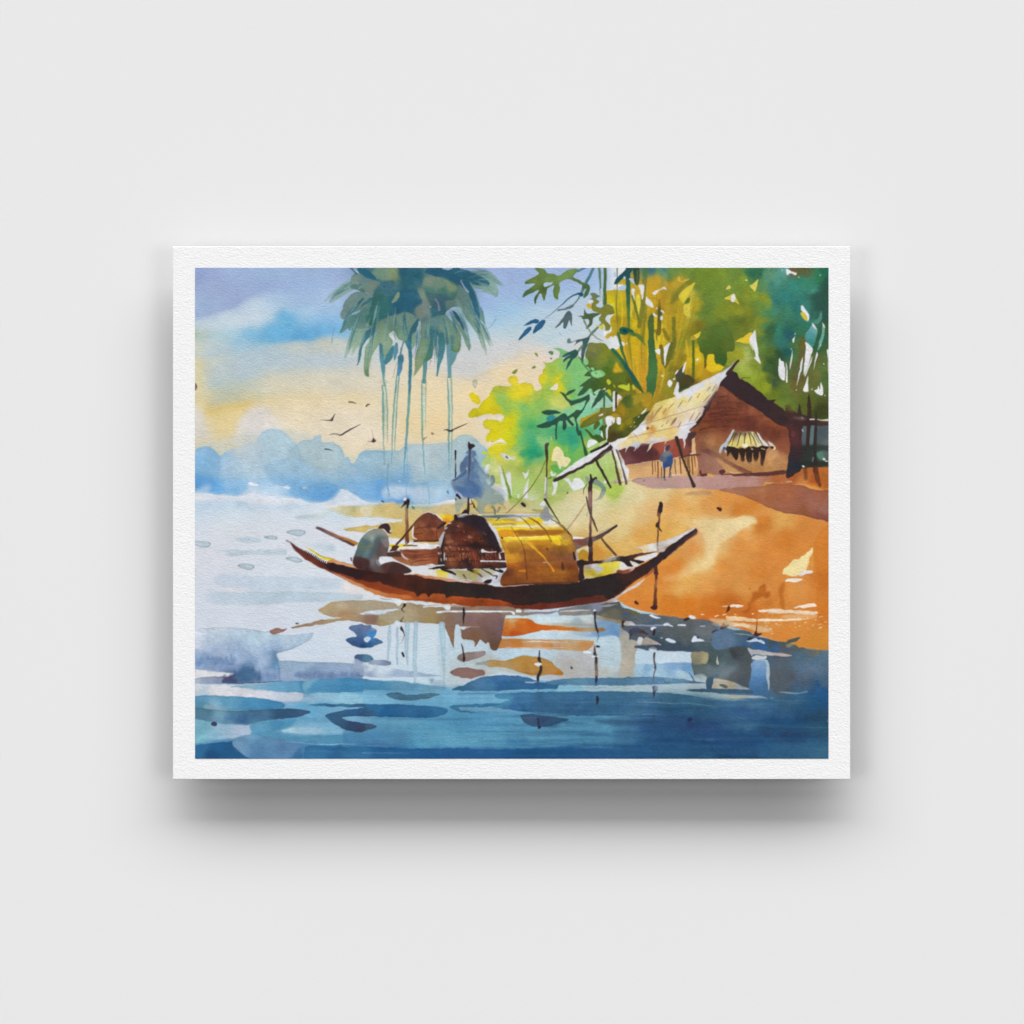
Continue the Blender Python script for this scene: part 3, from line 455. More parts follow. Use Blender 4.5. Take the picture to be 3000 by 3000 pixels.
s('1034,-300 1036,50 1040,300 1050,560 1070,860 1078,950','6 26 24 16 10 3',TD,.9,grad='1034,-300,#4c848c 1036,50,#7aa494 1045,400,#709c90 1060,700,#6c9cac'); s('1088,-280 1082,100 1080,330','16 16 6','#90aa8c',.7); s('1110,950 1118,1100 1128,1200 1130,1310','6 10 12 8','#84aecc',.9)
s('1366,-330 1382,50 1384,350 1384,600 1388,880','6 28 26 20 4',TD,.9,grad='1380,-300,#4c848c 1382,50,#7aa494 1384,400,#6f9a94 1386,700,#6a9cb0'); s('1414,-330 1426,60 1424,350 1420,600 1410,850','20 18 16 12 4','#80a898',.85)
s('1368,1135 1380,1160','20 14','#5c94bc'); s('1400,900 1360,1000','20 6','#80b0d0',.4,soft=3)
F(960,770,500)
# heads of the trunks
s('600,930 612,1050 625,1180 634,1280 640,1400','36 50 50 30 10','#44808c',.95,grad='600,930,#3c7888 620,1150,#4a8a98 638,1400,#7ca49c')
w('755,935 720,950 670,1040 640,1110 650,1160 700,1120 740,1060','#417c88')
w('770,900 800,920 790,1040 755,1110 750,1000','#4f88a0'); w('860,890 880,880 850,950 830,1050 840,1080 815,1010','#50808c')
w('800,1060 850,1040 862,1080 850,1180 820,1260 785,1280 790,1150','#40789a',grad='820,1080,#3c7488 830,1180,#48809c 800,1260,#5088b0')
s('780,1120 755,1230 735,1300','5 8 3','#8c8c80',.8); s('1240,920 1220,1020 1200,1110','10 10 4','#a08c9c',.7); s('1170,1110 1150,1165','14 4','#8c7c84',.7)
s('905,900 935,1000 935,1180 928,1350','56 44 36 34','#3c7c8e')
s('1105,1130 1100,1220 1088,1350','52 46 40','#4c8890',.9)
s('1365,940 1375,1080 1378,1200 1380,1290','50 52 44 40','#5c929e',.9); w('1380,1000 1450,1020 1480,1000 1450,1080 1400,1170 1385,1190','#62949c')
Rg(None)

# ---- yellow-green bush and grass
Rg('yellow_green_bush')
F(1400,770,500)
s('-65,1500 -30,1540 0,1570','70 92 60','#dfcb14',edge=.06)
w('0,1500 15,1540 10,1590 -10,1560','#dcc814')
GU='100,1600,#e0cf10 150,1670,#dcc80c 250,1480,#a9b93a 300,1430,#b4b83a 420,1320,#e6cf2a 500,1450,#e8d21c 560,1420,#e6cc20 450,1520,#e0cf18 700,1330,#dccb18 900,1320,#dccb10 950,1400,#d8cc14 850,1200,#9cc24a 1000,1150,#7fbf70 1100,1200,#72bd70 1000,1350,#7dbf62 800,1400,#94bd4a 650,1480,#a3b94a 300,1570,#90bf5a 500,1650,#7cc068 700,1580,#88bf56 900,1550,#c8cf60 950,1620,#cfc860 1050,1500,#6cbf6c 1150,1350,#78c074 1200,1500,#80c890 300,1650,#92bf50 400,1780,#d8cf10 350,1850,#dccf10 250,1800,#d0c814 150,1800,#d8cc1c 200,1900,#dccb18 500,1800,#70bd64 600,1880,#3fae6a 750,1800,#66bd70 900,1880,#4cb080 1000,1700,#78c48c 1200,1650,#84cca4 1300,1750,#7ccaa4 1250,1880,#4fb08c -50,1700,#c8bc10 1350,1900,#5cb894'
w('-110,1730 -60,1650 0,1645 40,1590 120,1500 190,1410 260,1388 380,1400 345,1340 360,1290 430,1278 455,1330 470,1370 540,1358 620,1380 635,1440 690,1445 725,1410 690,1350 685,1290 735,1250 740,1210 772,1155 735,1120 830,1125 920,1075 1000,1085 1100,1060 1180,1090 1300,1200 1400,1400 1450,1700 1400,1932 1350,2050 700,2100 100,2020 105,1990 140,1900 70,1860 60,1790 100,1768 240,1765 180,1720 60,1722 10,1745 -80,1750',grad=GU,edge=.07,warp=5,rough=1.6,eps=40)
w('180,1720 230,1708 290,1735 285,1780 250,1795 200,1775 100,1768 60,1790 0,1780 0,1745 60,1722','#e6d8c8')
w('815,1430 850,1400 880,1372 910,1375 900,1440','#e8d8c4')
w('850,970 920,960 980,985 1040,1020 970,1060 915,1070 930,1010 900,990','#74b070',.95); w('800,1005 825,995 850,1015 840,1050 800,1020','#4f8858')
w('640,1020 665,1020 685,1060 660,1055','#7a8a4a'); w('612,1185 640,1165 662,1190 630,1200','#6c8c38'); w('385,1240 430,1210 455,1212 440,1240 410,1260','#7a8c44'); s('825,1080 832,1085','14','#6a5870')
s('745,1430 730,1500 735,1570','6 10 4','#7fae48',.7)
F(1600,1250,400)
w('!-300,50 600,0 760,300 600,480 300,620 -200,620 -350,400',grad='-100,200,#5cb070 200,200,#3ca878 400,150,#2ca07c 300,400,#64b04c 500,400,#74b450 100,500,#98bc50 -100,500,#9cbc58 450,300,#40b074 600,250,#90b84c')
F(1240,1250,400)
GL='1000,80,#ded000 1150,120,#dcd010 1250,60,#c4cc10 1100,300,#dcd000 1000,280,#dccf10 1250,250,#c8c810 1150,400,#d8cc20 1400,200,#6abc68 1500,120,#44b07a 1600,200,#34a876 1600,60,#3cac70 1350,300,#8cc060 1450,340,#3fa870 1550,330,#12966c 1480,400,#189a70 1600,450,#7cbc70 1720,180,#8cc878 1300,450,#c0c840 1150,500,#bcc24c 900,500,#a8c860 950,600,#c8cf7c 1050,600,#cfd48a 1250,560,#a9b944 1400,550,#9ab040 1550,550,#a4bc58 1200,700,#b0c468 1350,750,#a8c460 1600,750,#9cbc54 1300,900,#a8c86c 1600,950,#a4bc58 1350,1050,#a0b450 1650,650,#acc060 1850,300,#ccc820 1850,600,#a4b84c 1850,900,#b0c468 1900,1050,#c0c880 1950,150,#3ca870'
w('!960,0 920,80 895,150 890,200 920,225 960,180 1010,170 1090,160 1150,200 1190,255 1100,250 1000,260 930,290 900,310 920,360 850,350 840,390 900,400 870,450 830,480 830,540 880,600 920,680 960,760 1100,850 1180,960 1230,1090 1330,1170 1500,1180 1700,1150 1850,1080 2000,1020 !2050,900 !2050,0',grad=GL,warp=5,rough=1.4,eps=40,soft=.5,fade='950,-10,0 1200,-10,0 1450,-10,0 1700,-10,0 1950,-10,0 950,200,1 1200,200,1 1450,260,1 1700,260,1 1950,260,1 1500,600,1 1000,800,1 1800,900,1 1250,1000,1 1750,1000,.8 1250,1180,.3 1500,1200,.2 1700,1190,.2')
w('1340,400 1400,340 1480,300 1570,290 1605,330 1590,380 1500,430 1420,450 1360,420','#10956c',.7,soft=5)
w('920,230 940,180 960,230 1060,190 1100,160 1140,200 1190,250 1100,225 1000,225 930,275 890,285','#e6dccc')
WH='#dfe3e2'
w('1095,385 1180,390 1230,425 1290,425 1305,450 1270,470 1230,455 1215,485 1160,460',WH,edge=.1); s('1175,425 1195,445','30 24','#6c7064')
many(w,'''860,640 880,560 940,530 910,660 880,660
1065,540 1085,560 1120,660 1200,960 1160,975 1040,930 1110,880
1170,670 1200,650 1240,655 1245,800 1260,985 1240,960 1200,820
1400,640 1450,665 1490,600 1480,690 1445,745 1420,700
1500,735 1480,850 1480,1000 1470,1018 1405,1000 1440,850
1345,945 1360,970 1350,1005 1330,1000
1510,1020 1550,1012 1555,1035 1520,1040''',WH,rough=.6,edge=.06)
w('1110,560 1140,640 1250,985 1240,1020 1215,1000 1160,780','#6c8a30',.95)
w('1100,870 1180,960 1150,985 1050,950 1030,920','#c8cdd8',.8,soft=.6)
s('1015,470 1030,560','14 4','#d8dcb0',.8); s('1130,880 1180,900','8','#ccd0d8')
s('1210,985 1300,1020 1400,1075 1500,1110','6 5 4 3','#7c8a3c',.7)
# grass to the right, below the hut roof
F(1600,1250,400)
w('!-40,300 200,300 420,500 700,380 900,350 1000,480 1040,700 960,780 1100,840 1050,950 960,1030 850,950 700,880 550,880 400,920 200,940 60,960 !-40,1000',grad='100,450,#e8d890 200,350,#58b450 350,500,#6cac3c 130,350,#d8d048 60,500,#b8b830 100,600,#78b44c 300,700,#a8c468 500,600,#acc868 700,550,#accc6c 900,500,#b4cc74 800,700,#a8c864 900,850,#a8c44c 600,800,#a8c46c 200,850,#a8c068 100,930,#a4b85c 1000,780,#b4c868 950,950,#bccc6c 400,880,#b0c878 30,1000,#c0c478',soft=1.5,fade='-40,300,0 -40,600,0 -40,900,0 160,330,1 160,600,1 160,900,1 0,300,.2 400,250,.5 600,600,1 900,700,1 300,500,1')
w('60,280 200,250 350,420 340,500 280,560 200,600 130,560 90,450','#5cb450',.7,soft=5)
w('100,330 150,280 200,310 240,360 250,420 300,440 345,480 290,560 230,560 180,560 150,490 80,480 85,400','#e8dca4')
w('70,560 140,540 190,600 240,640 180,660 100,640','#60ac4c')
many(w,'''250,740 320,740 360,800 400,740 470,725 520,780 540,850 400,910 360,870 300,790
90,790 150,760 155,850 130,950 80,965 110,880
180,570 210,560 200,600
820,770 850,760 860,800 820,805''','#dfe2e2',rough=.8)
w('60,650 80,630 110,680 130,650 140,690 90,700','#d8e0d8')
w('-40,960 40,990 250,1000 150,1060 0,1090','#a8bc50',.7,soft=5); w('860,900 1000,840 1120,850 1020,1000 930,1050','#aac44c',.8,soft=6)
s('300,930 302,945','20','#6c7c2c'); many(s,'''845,480 850,520
640,545 642,570
490,630 492,635''','10 8','#e0e8d0')
Rg(None)

# ---- bamboo grove
Rg('bamboo_grove')
F(1800,770,400)
GD='50,450,#c0a820 20,620,#d4c010 120,600,#b8a414 330,600,#e0c830 280,850,#d0b010 250,700,#b09a1c 400,700,#a89018 150,850,#a88c14 450,330,#c89c20 600,250,#cc9c18 800,260,#c8941c 900,300,#cca020 560,430,#c89c18 500,560,#c49a18 700,450,#b08820 820,480,#94841c 900,560,#b89c1c 750,600,#b88c20 600,600,#a8861c 720,700,#c8a018 850,740,#bc9818 950,450,#d0b030 1000,380,#d8c84c 1020,650,#d8cc48 1140,600,#c4a418 950,780,#a89c24 900,880,#a8981c 1150,850,#7c6c1c 1200,920,#74701c 1100,900,#8c8018 750,900,#c49c18 900,1000,#84801c 950,1150,#708420 870,1150,#6c8034 900,1230,#a0881c 1000,1230,#bc9c1c 950,1350,#8c7818 1060,1400,#d4b010 1200,1330,#d8b414 1170,1250,#d8b410 1360,1400,#dcbc10 1200,1500,#c89c14 1400,1500,#c89c18 1300,1580,#b88c18 1050,1550,#b08c1c 950,1600,#5c4c18 1050,1680,#6c5018 1000,1750,#4c4c1c 850,1600,#7c741c 260,1200,#d0a814 440,1000,#c4a014 580,1050,#d0a810 640,1000,#d8b414 600,1150,#c89c14 100,1250,#c8981c 60,1480,#c89c14 370,1300,#c09014 300,1400,#c8981c 420,1500,#c4901c 640,1500,#bc981c 700,1600,#a08c1c 600,1700,#a0841c 550,1800,#a8841c 420,1700,#c08c1c 700,1850,#8c841c 350,1850,#bc901c 500,90,#2c6474 700,90,#2c6878 650,150,#4c8c60 850,130,#6c9040 800,190,#5c8444 1000,100,#74902c 1200,100,#708c28 1300,200,#6c8424 1150,300,#6c7c24 1100,200,#64802c 1400,300,#6c8c2c 1300,450,#6c8830 1350,600,#5c8438 1250,700,#648430 1500,700,#7c8c24 1450,550,#6c8c30 1300,900,#5c7c2c 1600,700,#748420 1650,550,#8c9424 1500,950,#546c24 1700,900,#647424 1300,1100,#4c6c24 1450,1200,#4c6420 1650,1150,#5c6c24 1550,1400,#3c6024 1400,1380,#3c6420 1600,1300,#8c9434 1750,1300,#a0ac54 1800,1200,#94981c 1900,1350,#a4ac54 1850,1500,#9cac48 1700,1430,#a0a848 1900,1600,#8c9c30 2000,1000,#6c7420 2000,300,#7c9030'
F(2100,770,400)
GE='50,150,#7c942c 200,120,#6c8c34 350,250,#7c9828 300,200,#6c8838 450,140,#2c7050 600,130,#2c6c50 700,250,#549470 650,350,#5c8850 600,250,#5c8c54 800,180,#5c9474 950,150,#5c9c98 900,250,#4c9480 800,350,#3c8070 900,450,#348070 850,550,#2c746c 1000,500,#2c8078 1150,350,#348878 1250,250,#348468 1400,150,#2c7850 1500,100,#206850 1550,250,#245c44 1200,110,#5c5c34 1100,90,#6c543c 1350,350,#3c8c74 1400,450,#2c5c50 1450,600,#245044 1550,450,#2c4c30 1500,750,#2c5448 1550,900,#3c5c34 1300,600,#347c6c 1200,600,#2c7c74 1100,600,#2c786c 1250,750,#388478 1000,700,#3c8468 800,650,#408468 700,700,#448050 620,600,#6c8c34 700,500,#8c9424 550,450,#849424 450,400,#849024 250,650,#8c9020 450,700,#7c8420 500,850,#707820 350,850,#5c6c24 600,900,#7c8420 650,860,#808820 200,900,#607424 100,700,#7c8c24 50,900,#546c28 400,950,#6c7420 600,1000,#808c28 750,1000,#3c6034 700,1100,#4c7440 680,900,#3c7c54 800,950,#2c5c40 900,950,#308068 950,1100,#2c746c 1000,1250,#1c5c5c 1020,1000,#245c68 900,1300,#2c4c30 760,1300,#4c6824 650,1200,#5c7c30 750,1400,#34542c 700,1500,#3c5c30 850,1550,#34502c 800,1700,#3c5838 720,1650,#4c6428 600,1600,#8c9c24 580,1450,#84942c 350,1300,#9cac54 250,1300,#989820 400,1400,#a4ac54 450,1550,#9cac40 450,1650,#8ca028 680,1750,#94a01c 600,1800,#84941c 1000,1800,#647c2c 850,1850,#6c7c1c 1150,1500,#5c6038 1200,1150,#6c5c20 1120,1150,#4c7840 1100,950,#2c7458 1150,1000,#34704c 1250,900,#2c7460 1100,1300,#447844 1100,1400,#586434 1060,1550,#586c34 1150,1650,#64542c 1100,1750,#68602c 1200,1300,#645c30 1400,1250,#2c5c3c 1450,1050,#2c5c44 1550,1150,#3c5c34 1450,1400,#5c6430 1500,1500,#5c7434 1400,1600,#6c7034 1500,1750,#546c34 1300,1700,#606830 1550,1700,#4c6c34 1000,1950,#647c2c 1300,1950,#54601c 1550,1950,#4c5424 600,2000,#5c7424 1500,2050,#3c441c'
w('!-700,50 !1600,50 !1600,2300 !900,2300 !400,1900 !-700,2100',grad=GE,warp=5,tex=.05,eps=30,pw=1.8,rough=0)
F(1800,770,400)
w('-120,420 -60,390 0,385 160,380 150,320 0,290 60,260 170,180 250,75 !300,40 !1520,40 1540,400 1500,1000 1560,1420 1640,1480 1250,1700 920,1820 800,2000 500,2250 300,2330 100,2330 0,2200 -200,2150 -420,2250 -500,2300 -450,2200 -180,2080 0,1980 100,1850 0,1700 -100,1600 20,1450 -60,1300 30,1220 -30,1040 -100,1075 -130,1020 -40,960 -60,800 0,700 -30,600 -110,560',grad=GD,warp=5,tex=.05,eps=30,pw=1.8,rough=1.2,soft=.5,fade='0,500,1 600,500,1 1000,800,1 1200,1200,1 1420,300,1 1560,300,0 1560,800,0 1560,1200,.3 1400,900,1 600,1500,1 200,1900,1 1300,1500,1 1560,60,0 1400,60,1 200,1000,1')
rb=np.random.default_rng(21)
for i in range(70):
    x0_=rb.uniform(-20,1150); y0_=rb.uniform(350,1000); f=rb.uniform(.35,.8); xb=400+ (x0_-400)*.55; yb=1900
    x1_=x0_+(xb-x0_)*f; y1_=y0_+(yb-y0_)*f
    s('%d,%d %d,%d %d,%d'%(x0_,y0_,(x0_+x1_)/2+rb.uniform(-15,15),(y0_+y1_)/2,x1_,y1_),'%d %d %d'%(rb.uniform(6,16),rb.uniform(14,44),rb.uniform(6,20)),('#d8b81a','#b08c18','#8c8420','#747420','#c4a418')[int(rb.integers(5))],rb.uniform(.3,.65),soft=rb.uniform(0,1.2))
for q,wd,c in (('470,930 478,1200 455,1500','26 30 12','#d0ac18'),('90,420 110,700 95,1000','18 30 10','#d4b81c'),('350,1100 330,1500 380,1900','20 36 14','#ccA41a'),('700,1300 690,1600 640,1850','16 30 10','#c8a01c'),('1010,1100 1040,1350 1000,1600','18 40 16','#d0a818'),('560,1350 600,1600 560,1900','14 26 10','#b89418')):
    s(q,wd,c,.8,soft=.6)
# dark green mass hanging down over the yellow
w('1160,1110 1230,975 1350,900 1500,880 1640,960 1690,1080 1700,1130 1690,1250 1600,1262 1590,1390 1545,1465 1490,1440 1425,1430 1412,1310 1350,1290 1310,1325 1300,1500 1270,1480 1265,1300 1210,1250 1200,1160',grad='1300,1100,#4a6a24 1500,950,#54702a 1450,1200,#4a6420 1650,1150,#566a24 1550,1400,#3a5c24 1280,1300,#4a6020 1280,1450,#6c541c 1230,1000,#607428',soft=.6)
w('985,580 1010,520 1040,490 1068,505 1050,560 1010,575','#5c7424'); w('820,500 900,360 1000,280 1060,240 1140,275 1000,360 920,460 860,560 780,580','#7c7a24',.85,soft=1.5)
YS='#dabc22'
w('910,470 1000,360 1080,310 1142,278 1100,360 1040,470 985,570 960,570','#d8c432',edge=.05); s('960,275 1010,250 1062,226','10 22 6','#d4b83c'); w('905,242 920,185 936,240 965,275 930,265','#d4b43c')
w('975,640 985,590 1060,570 1068,500 1085,510 1060,620 1055,750 1000,740','#d8c43c')
w('1560,500 1650,452 1682,440 1770,585 1700,550 1600,520','#d8c63c'); w('1640,540 1668,455 1690,440 1712,478 1692,556','#e4e2e2')
w('1580,380 1615,327 1645,355 1635,375','#dcca50'); w('1715,1115 1800,1060 1870,1015 1945,985 1935,1060 1960,1140 1870,1142 1780,1122','#e0c024')
w('1108,1042 1160,1000 1225,975 1202,1040 1140,1085','#d8c428'); w('1065,1070 1100,1040 1150,1060 1100,1110','#b4982c')
w('1315,1310 1340,1295 1385,1292 1412,1312 1420,1400 1440,1440 1500,1460 1550,1478 1420,1540 1308,1500','#dcb812')
w('300,560 330,440 372,530 392,660 358,770 330,700','#dcca38'); w('555,765 597,755 594,930 550,930','#d8b41a'); w('635,920 660,815 688,900 660,1050 620,1240 580,1215 556,985 582,985 605,1140',YS)
w('215,480 240,600 250,760 225,770 212,640','#dcc030'); w('240,850 290,800 330,880 320,940 250,920','#d4b412',soft=1)
w('225,1060 300,1040 330,1120 325,1260 290,1350 225,1330 215,1200','#d6ae14',.9,soft=1); w('75,990 100,990 190,1400 200,1460 170,1400','#d0a824'); w('20,1230 70,1195 122,1380 90,1370','#d4b414')
w('420,960 475,930 480,1100 440,1160','#ccaa14',soft=1)
GS='#2c5e4c'
s('40,75 35,400 28,700 50,1000','16 10 8 8','#5c6c38'); w('-10,295 20,220 120,140 170,75 270,75 230,140 120,220 20,300','#1f4c56')
s('190,75 192,400 200,700 205,930','62 64 44 22',GS,grad='190,100,#244c50 195,400,#30604c 205,800,#4c7430'); w('270,75 355,75 350,290 320,310 280,270','#2c4834')
s('330,100 320,300','20 40','#4c5c38'); s('255,470 300,640 355,850','40 40 26','#6c7428'); s('440,90 415,400 395,640 350,900','70 60 64 60','#72742a',.9,grad='440,90,#4c7440 415,350,#807c34 390,640,#707428 350,900,#7c7820')
s('450,560 430,800 400,1100','36 40 40','#7c7c20',.8)
w('70,945 100,915 190,918 250,950 300,1025 290,1040 200,1010 140,1020 85,1000','#1f5c44'); w('105,950 150,945 190,965 150,990','#123c50',soft=.6)
s('220,1000 340,1040 440,1170','40 64 16','#54782c',.9); s('55,1000 110,1250 205,1500','44 40 16','#3c6a3a'); s('200,1000 230,1300 260,1600','26 30 10','#84841c',.7)
s('-20,1240 80,1380 200,1550 320,1720 410,1840','70 90 90 76 16','#24624c',grad='0,1250,#2c6844 200,1550,#1f5850 400,1830,#3c5c24')
w('472,800 500,750 545,715 556,800 560,1000 577,1250 602,1400 612,1500 590,1720 560,1850 510,1960 465,1940 452,1700 475,1500 480,1200 482,960',grad='510,800,#4c6830 520,1200,#3c6838 540,1500,#44743c 500,1850,#3c6838',edge=.05)
s('632,520 640,700 625,1000','16 60 60','#6c6420',grad='632,520,#94701c 635,700,#5c5c24 620,1000,#746420'); s('840,790 842,1150 815,1350','50 56 36','#6c6c20',.85); s('660,1180 690,1400 715,1490','50 60 6','#6c6420')
s('800,1150 770,1350 725,1480','60 70 16','#646820'); s('1115,1110 1117,1660','36 38','#54681c'); s('690,950 760,1080','50 60','#7c6c1c',.8)
w('870,1610 895,1550 960,1470 1005,1450 975,1560 1060,1590 1140,1660 1100,1720 905,1815 890,1700','#4c4820',grad='930,1560,#44483c 1000,1620,#4a4020 960,1750,#404420',soft=.6)
WG='#dcdee2'
many(w,'''345,315 418,315 412,420 400,522 385,500 358,370
448,480 470,500 535,560 550,635 445,585
532,430 560,400 640,375 690,345 710,340 740,380 690,368 630,395 580,458 545,450
545,708 600,745 598,765 550,748
655,660 690,680 708,716 662,695
655,750 686,762 680,815 652,800
-10,1040 40,1045 78,1180 30,1222 0,1185
97,1110 145,1135 120,1178
572,1235 646,1225 640,1302 600,1275
700,1205 740,1160 788,1130 770,1200 740,1300 712,1468 703,1350
955,1552 970,1480 1000,1412 1020,1402 1010,1450 985,1535
862,1585 878,1530 902,1512 890,1560
752,1720 770,1660 826,1700 786,1760
1143,1375 1188,1352 1180,1380 1150,1388
240,375 290,368 278,430 286,530 262,480
155,1130 185,1140 170,1155''',WG,rough=.6)
many(w,'''50,355 110,325 160,320 150,382 60,392
200,215 270,240 282,302 240,270
-10,125 35,155 20,200 -10,205
130,190 155,200 150,230 120,220''','#b0c4e4',rough=.6)
many(s,'''670,1598 690,1600
838,1650 855,1635
600,640 606,646
1865,245 1875,245''','22 14',WG)
F(2100,770,400)
w('1340,885 1380,900 1422,945 1405,1050 1350,1195 1255,1115 1258,1010 1300,960',grad='1360,930,#6ca4a4 1300,1020,#4c9494 1340,1150,#3c8c80'); w('1495,890 1530,930 1505,1080 1430,1245 1440,1130 1485,1000','#64a898'); w('1465,690 1490,688 1480,800 1420,870 1365,835 1430,780','#4a8876')
w('1330,560 1400,420 1450,330 1530,250 1580,200 !1580,900 1540,880 1480,680 1420,760 1320,820 1310,740','#2c5448',.6,soft=3)
w('320,190 380,160 430,200 440,240 350,250','#88a430',.6,soft=2); s('415,245 425,248','18 12','#e4e4a0')
w('465,325 530,280 592,238 575,300 545,405 500,365','#d8cc50')
many(w,'''972,95 1000,88 1060,122 1130,148 1112,178 1050,150 990,172
1188,608 1215,608 1305,740 1302,805 1282,832 1272,760 1195,675
1350,850 1375,870 1422,950 1360,905
1488,842 1520,880 1533,925 1510,905
1062,1085 1085,1065 1112,1038 1090,1100 1075,1135
460,1065 500,1000 545,950 560,1100 590,1300 622,1428 580,1402 515,1335 552,1335 530,1230 470,1130
885,1345 912,1390 950,1400 967,1655 885,1612 870,1480
978,1405 992,1450 1002,1692 980,1692
1070,1225 1060,1400 1030,1512 1040,1400
1250,1122 1355,1212 1330,1320 1285,1480 1225,1592 1240,1400 1260,1200
1347,1322 1330,1420 1252,1612 1240,1600 1310,1420
1415,1262 1426,1300 1390,1430 1368,1532 1390,1350
1213,1335 1205,1480 1130,1748 1150,1630 1180,1450
1290,1600 1290,1818 1222,1810 1260,1700
1378,1812 1420,1790 1435,1738 1460,1800 1472,1690 1502,1765 1500,1872 1440,1862
1352,1772 1348,1805 1335,1800
1558,1225 1580,1235 1582,1620 1565,1400
1050,1200 1060,1215 1045,1235''','#e2e2e4',rough=.7)
s('470,1140 520,1230','30 14','#d4d8b0',.8); w('1180,715 1200,693 1280,775 1278,825 1200,755','#d8bc2c')
many(s,'''1105,1000 1105,1015
1463,172 1468,178
1158,200 1162,205
920,105 925,108
1470,1160 1462,1175
1510,1430 1512,1440
1125,1800 1130,1805
1530,1875 1532,1880''','16 12','#ccd8d0')
s('1350,650 1290,560 1250,620','6 4 3','#6c5c54',.5)
F(1400,770,500)
# leaves and stalks on the left of the grove
OL='#66803c'
s('1310,55 1262,160 1205,265','30 32 34','#4c7c88'); s('1215,55 1130,95','24 22','#4c7c98'); s('1375,55 1385,250 1405,460','30 18 34','#5c7c5c'); s('1440,55 1438,300 1440,480','34 34 40','#4c6838')
s('1395,300 1400,470','16 24','#c8d4e0',.9)
w('640,65 720,58 760,80 790,122 860,125 920,142 980,110 1015,80 1060,72 1135,80 1085,155 1180,215 1245,248 1240,300 1190,292 1180,260 1100,215 1040,185 980,195 925,235 932,290 905,418 870,405 848,330 860,260 790,290 780,340 750,428 725,350 700,348 670,410 650,472 640,400 690,310 600,345 506,398 540,325 650,250 620,232 538,238 540,210 650,150 690,118',grad='640,200,#67803c 800,180,#6c8848 1000,120,#74944c 1150,230,#5c7844 560,360,#4c6c3c 660,430,#3c5834 900,380,#64843c 720,380,#5c7434 760,260,#4c642c',edge=.06)
w('750,235 850,212 832,240 765,272','#a9c0dc')
s('1210,255 1165,350 1125,420 1082,480','44 24 14 14','#5c7c78'); w('1185,250 1252,248 1266,310 1240,362 1198,398 1205,345 1232,288 1188,300','#4c6840')
s('1175,360 1130,350 1050,385 950,475 850,562 750,637','44 22 18 14 10 4','#3c6a88',grad='1170,360,#1f5468 1050,385,#3c6c88 850,560,#6c88a0')
w('898,548 920,525 980,512 1075,472 1092,485 1080,500 990,530','#5c7078')
w('1000,560 1040,543 1065,580 1067,715 1050,690 1030,650 1005,742 972,745 970,680 930,710 875,738 940,660','#4f6468')
many(w,'''515,714 560,672 640,640 692,650 680,675 600,690
622,802 650,710 720,650 762,655 740,712 665,775
460,885 500,800 560,735 602,728 595,770 530,830''','#2c6490',edge=.1)
s('520,715 560,695','30 10','#8cbcdc',.5,soft=1); s('920,790 945,825','10 6','#7ca0b0')
w('1268,352 1320,343 1385,382 1345,395 1310,420 1245,422 1290,395','#6c7c58')
w('1290,430 1330,412 1372,440 1340,480 1390,510 1460,465 1530,500 1542,570 1475,592 1440,640 1502,700 1490,755 1450,772 1432,700 1375,655 1372,625 1400,580 1310,550 1280,505','#7c7e2c',edge=.05)
w('1228,468 1250,458 1275,470 1275,525 1250,515','#dcac20'); w('1245,420 1300,420 1300,450 1260,450','#e0e0e0')
w('1202,522 1240,580 1340,568 1392,580 1330,612 1300,640 1302,690 1240,752 1225,740 1260,680 1240,640 1180,642 1178,620 1135,588 1200,600','#4c6242')
s('1410,680 1310,780 1245,850','16 26 20','#5c7860'); s('1200,650 1245,740 1330,840 1412,888','18 14 12 8','#7c846c'); w('1318,715 1370,710 1425,690 1412,755 1380,735','#ccc23c'); w('1425,790 1470,768 1475,790 1440,830','#e0e0e4')
w('1012,862 1040,858 1060,890 1180,860 1268,838 1240,910 1212,1000 1200,1080 1190,1148 1172,1130 1170,1000 1190,890 1130,910 1088,938 1110,890 1020,908',grad='1030,880,#5c8080 1200,870,#3c5c5c 1190,1000,#4c6464 1190,1100,#34504c')
s('1185,935 1130,1005','20 26','#5c8870')
w('1250,908 1330,904 1425,916 1500,980 1600,1100 1700,1250 1760,1370 1700,1400 1600,1420 1500,1395 1420,1425 1350,1485 1300,1462 1262,1420 1190,1492 1125,1502 1190,1410 1148,1402 1200,1360 1280,1290 1208,1282 1240,1230 1270,1222 1260,1190 1220,1162 1252,1110 1215,1060 1225,980',grad='1300,950,#7c8040 1400,1050,#7c8424 1350,1150,#6c7c30 1500,1150,#5c7824 1450,1250,#4c6c1c 1350,1380,#3c5c24 1300,1300,#3c6038 1600,1350,#5c6c1c 1500,1350,#54641c 1270,1030,#6c7444 1200,1440,#345c44 1560,1100,#6c7c2c 1700,1330,#545c18',edge=.05,tex=.06)
w('1440,1370 1560,1350 1720,1380 1790,1480 1740,1600 1600,1640 1540,1600 1520,1540 1450,1450','#5e661e',grad='1480,1400,#54641c 1600,1420,#5c641c 1700,1480,#7c741c 1600,1560,#8c7c1c 1720,1580,#4c6424')
w('1545,1170 1570,1125 1610,1190 1642,1232 1560,1246 1528,1220','#d0a416',soft=1)
w('1282,1240 1340,1218 1400,1213 1437,1270 1380,1302 1310,1292','#8acc84',edge=.05); s('1330,1240 1340,1255','12','#5c7c38'); s('1380,1215 1420,1270','8 10','#6c9454',.7)
many(w,'''1205,1090 1230,1075 1255,1110 1235,1150 1210,1140
1272,1190 1298,1180 1322,1205 1300,1222
1240,1170 1262,1190 1250,1215''','#80c87c')
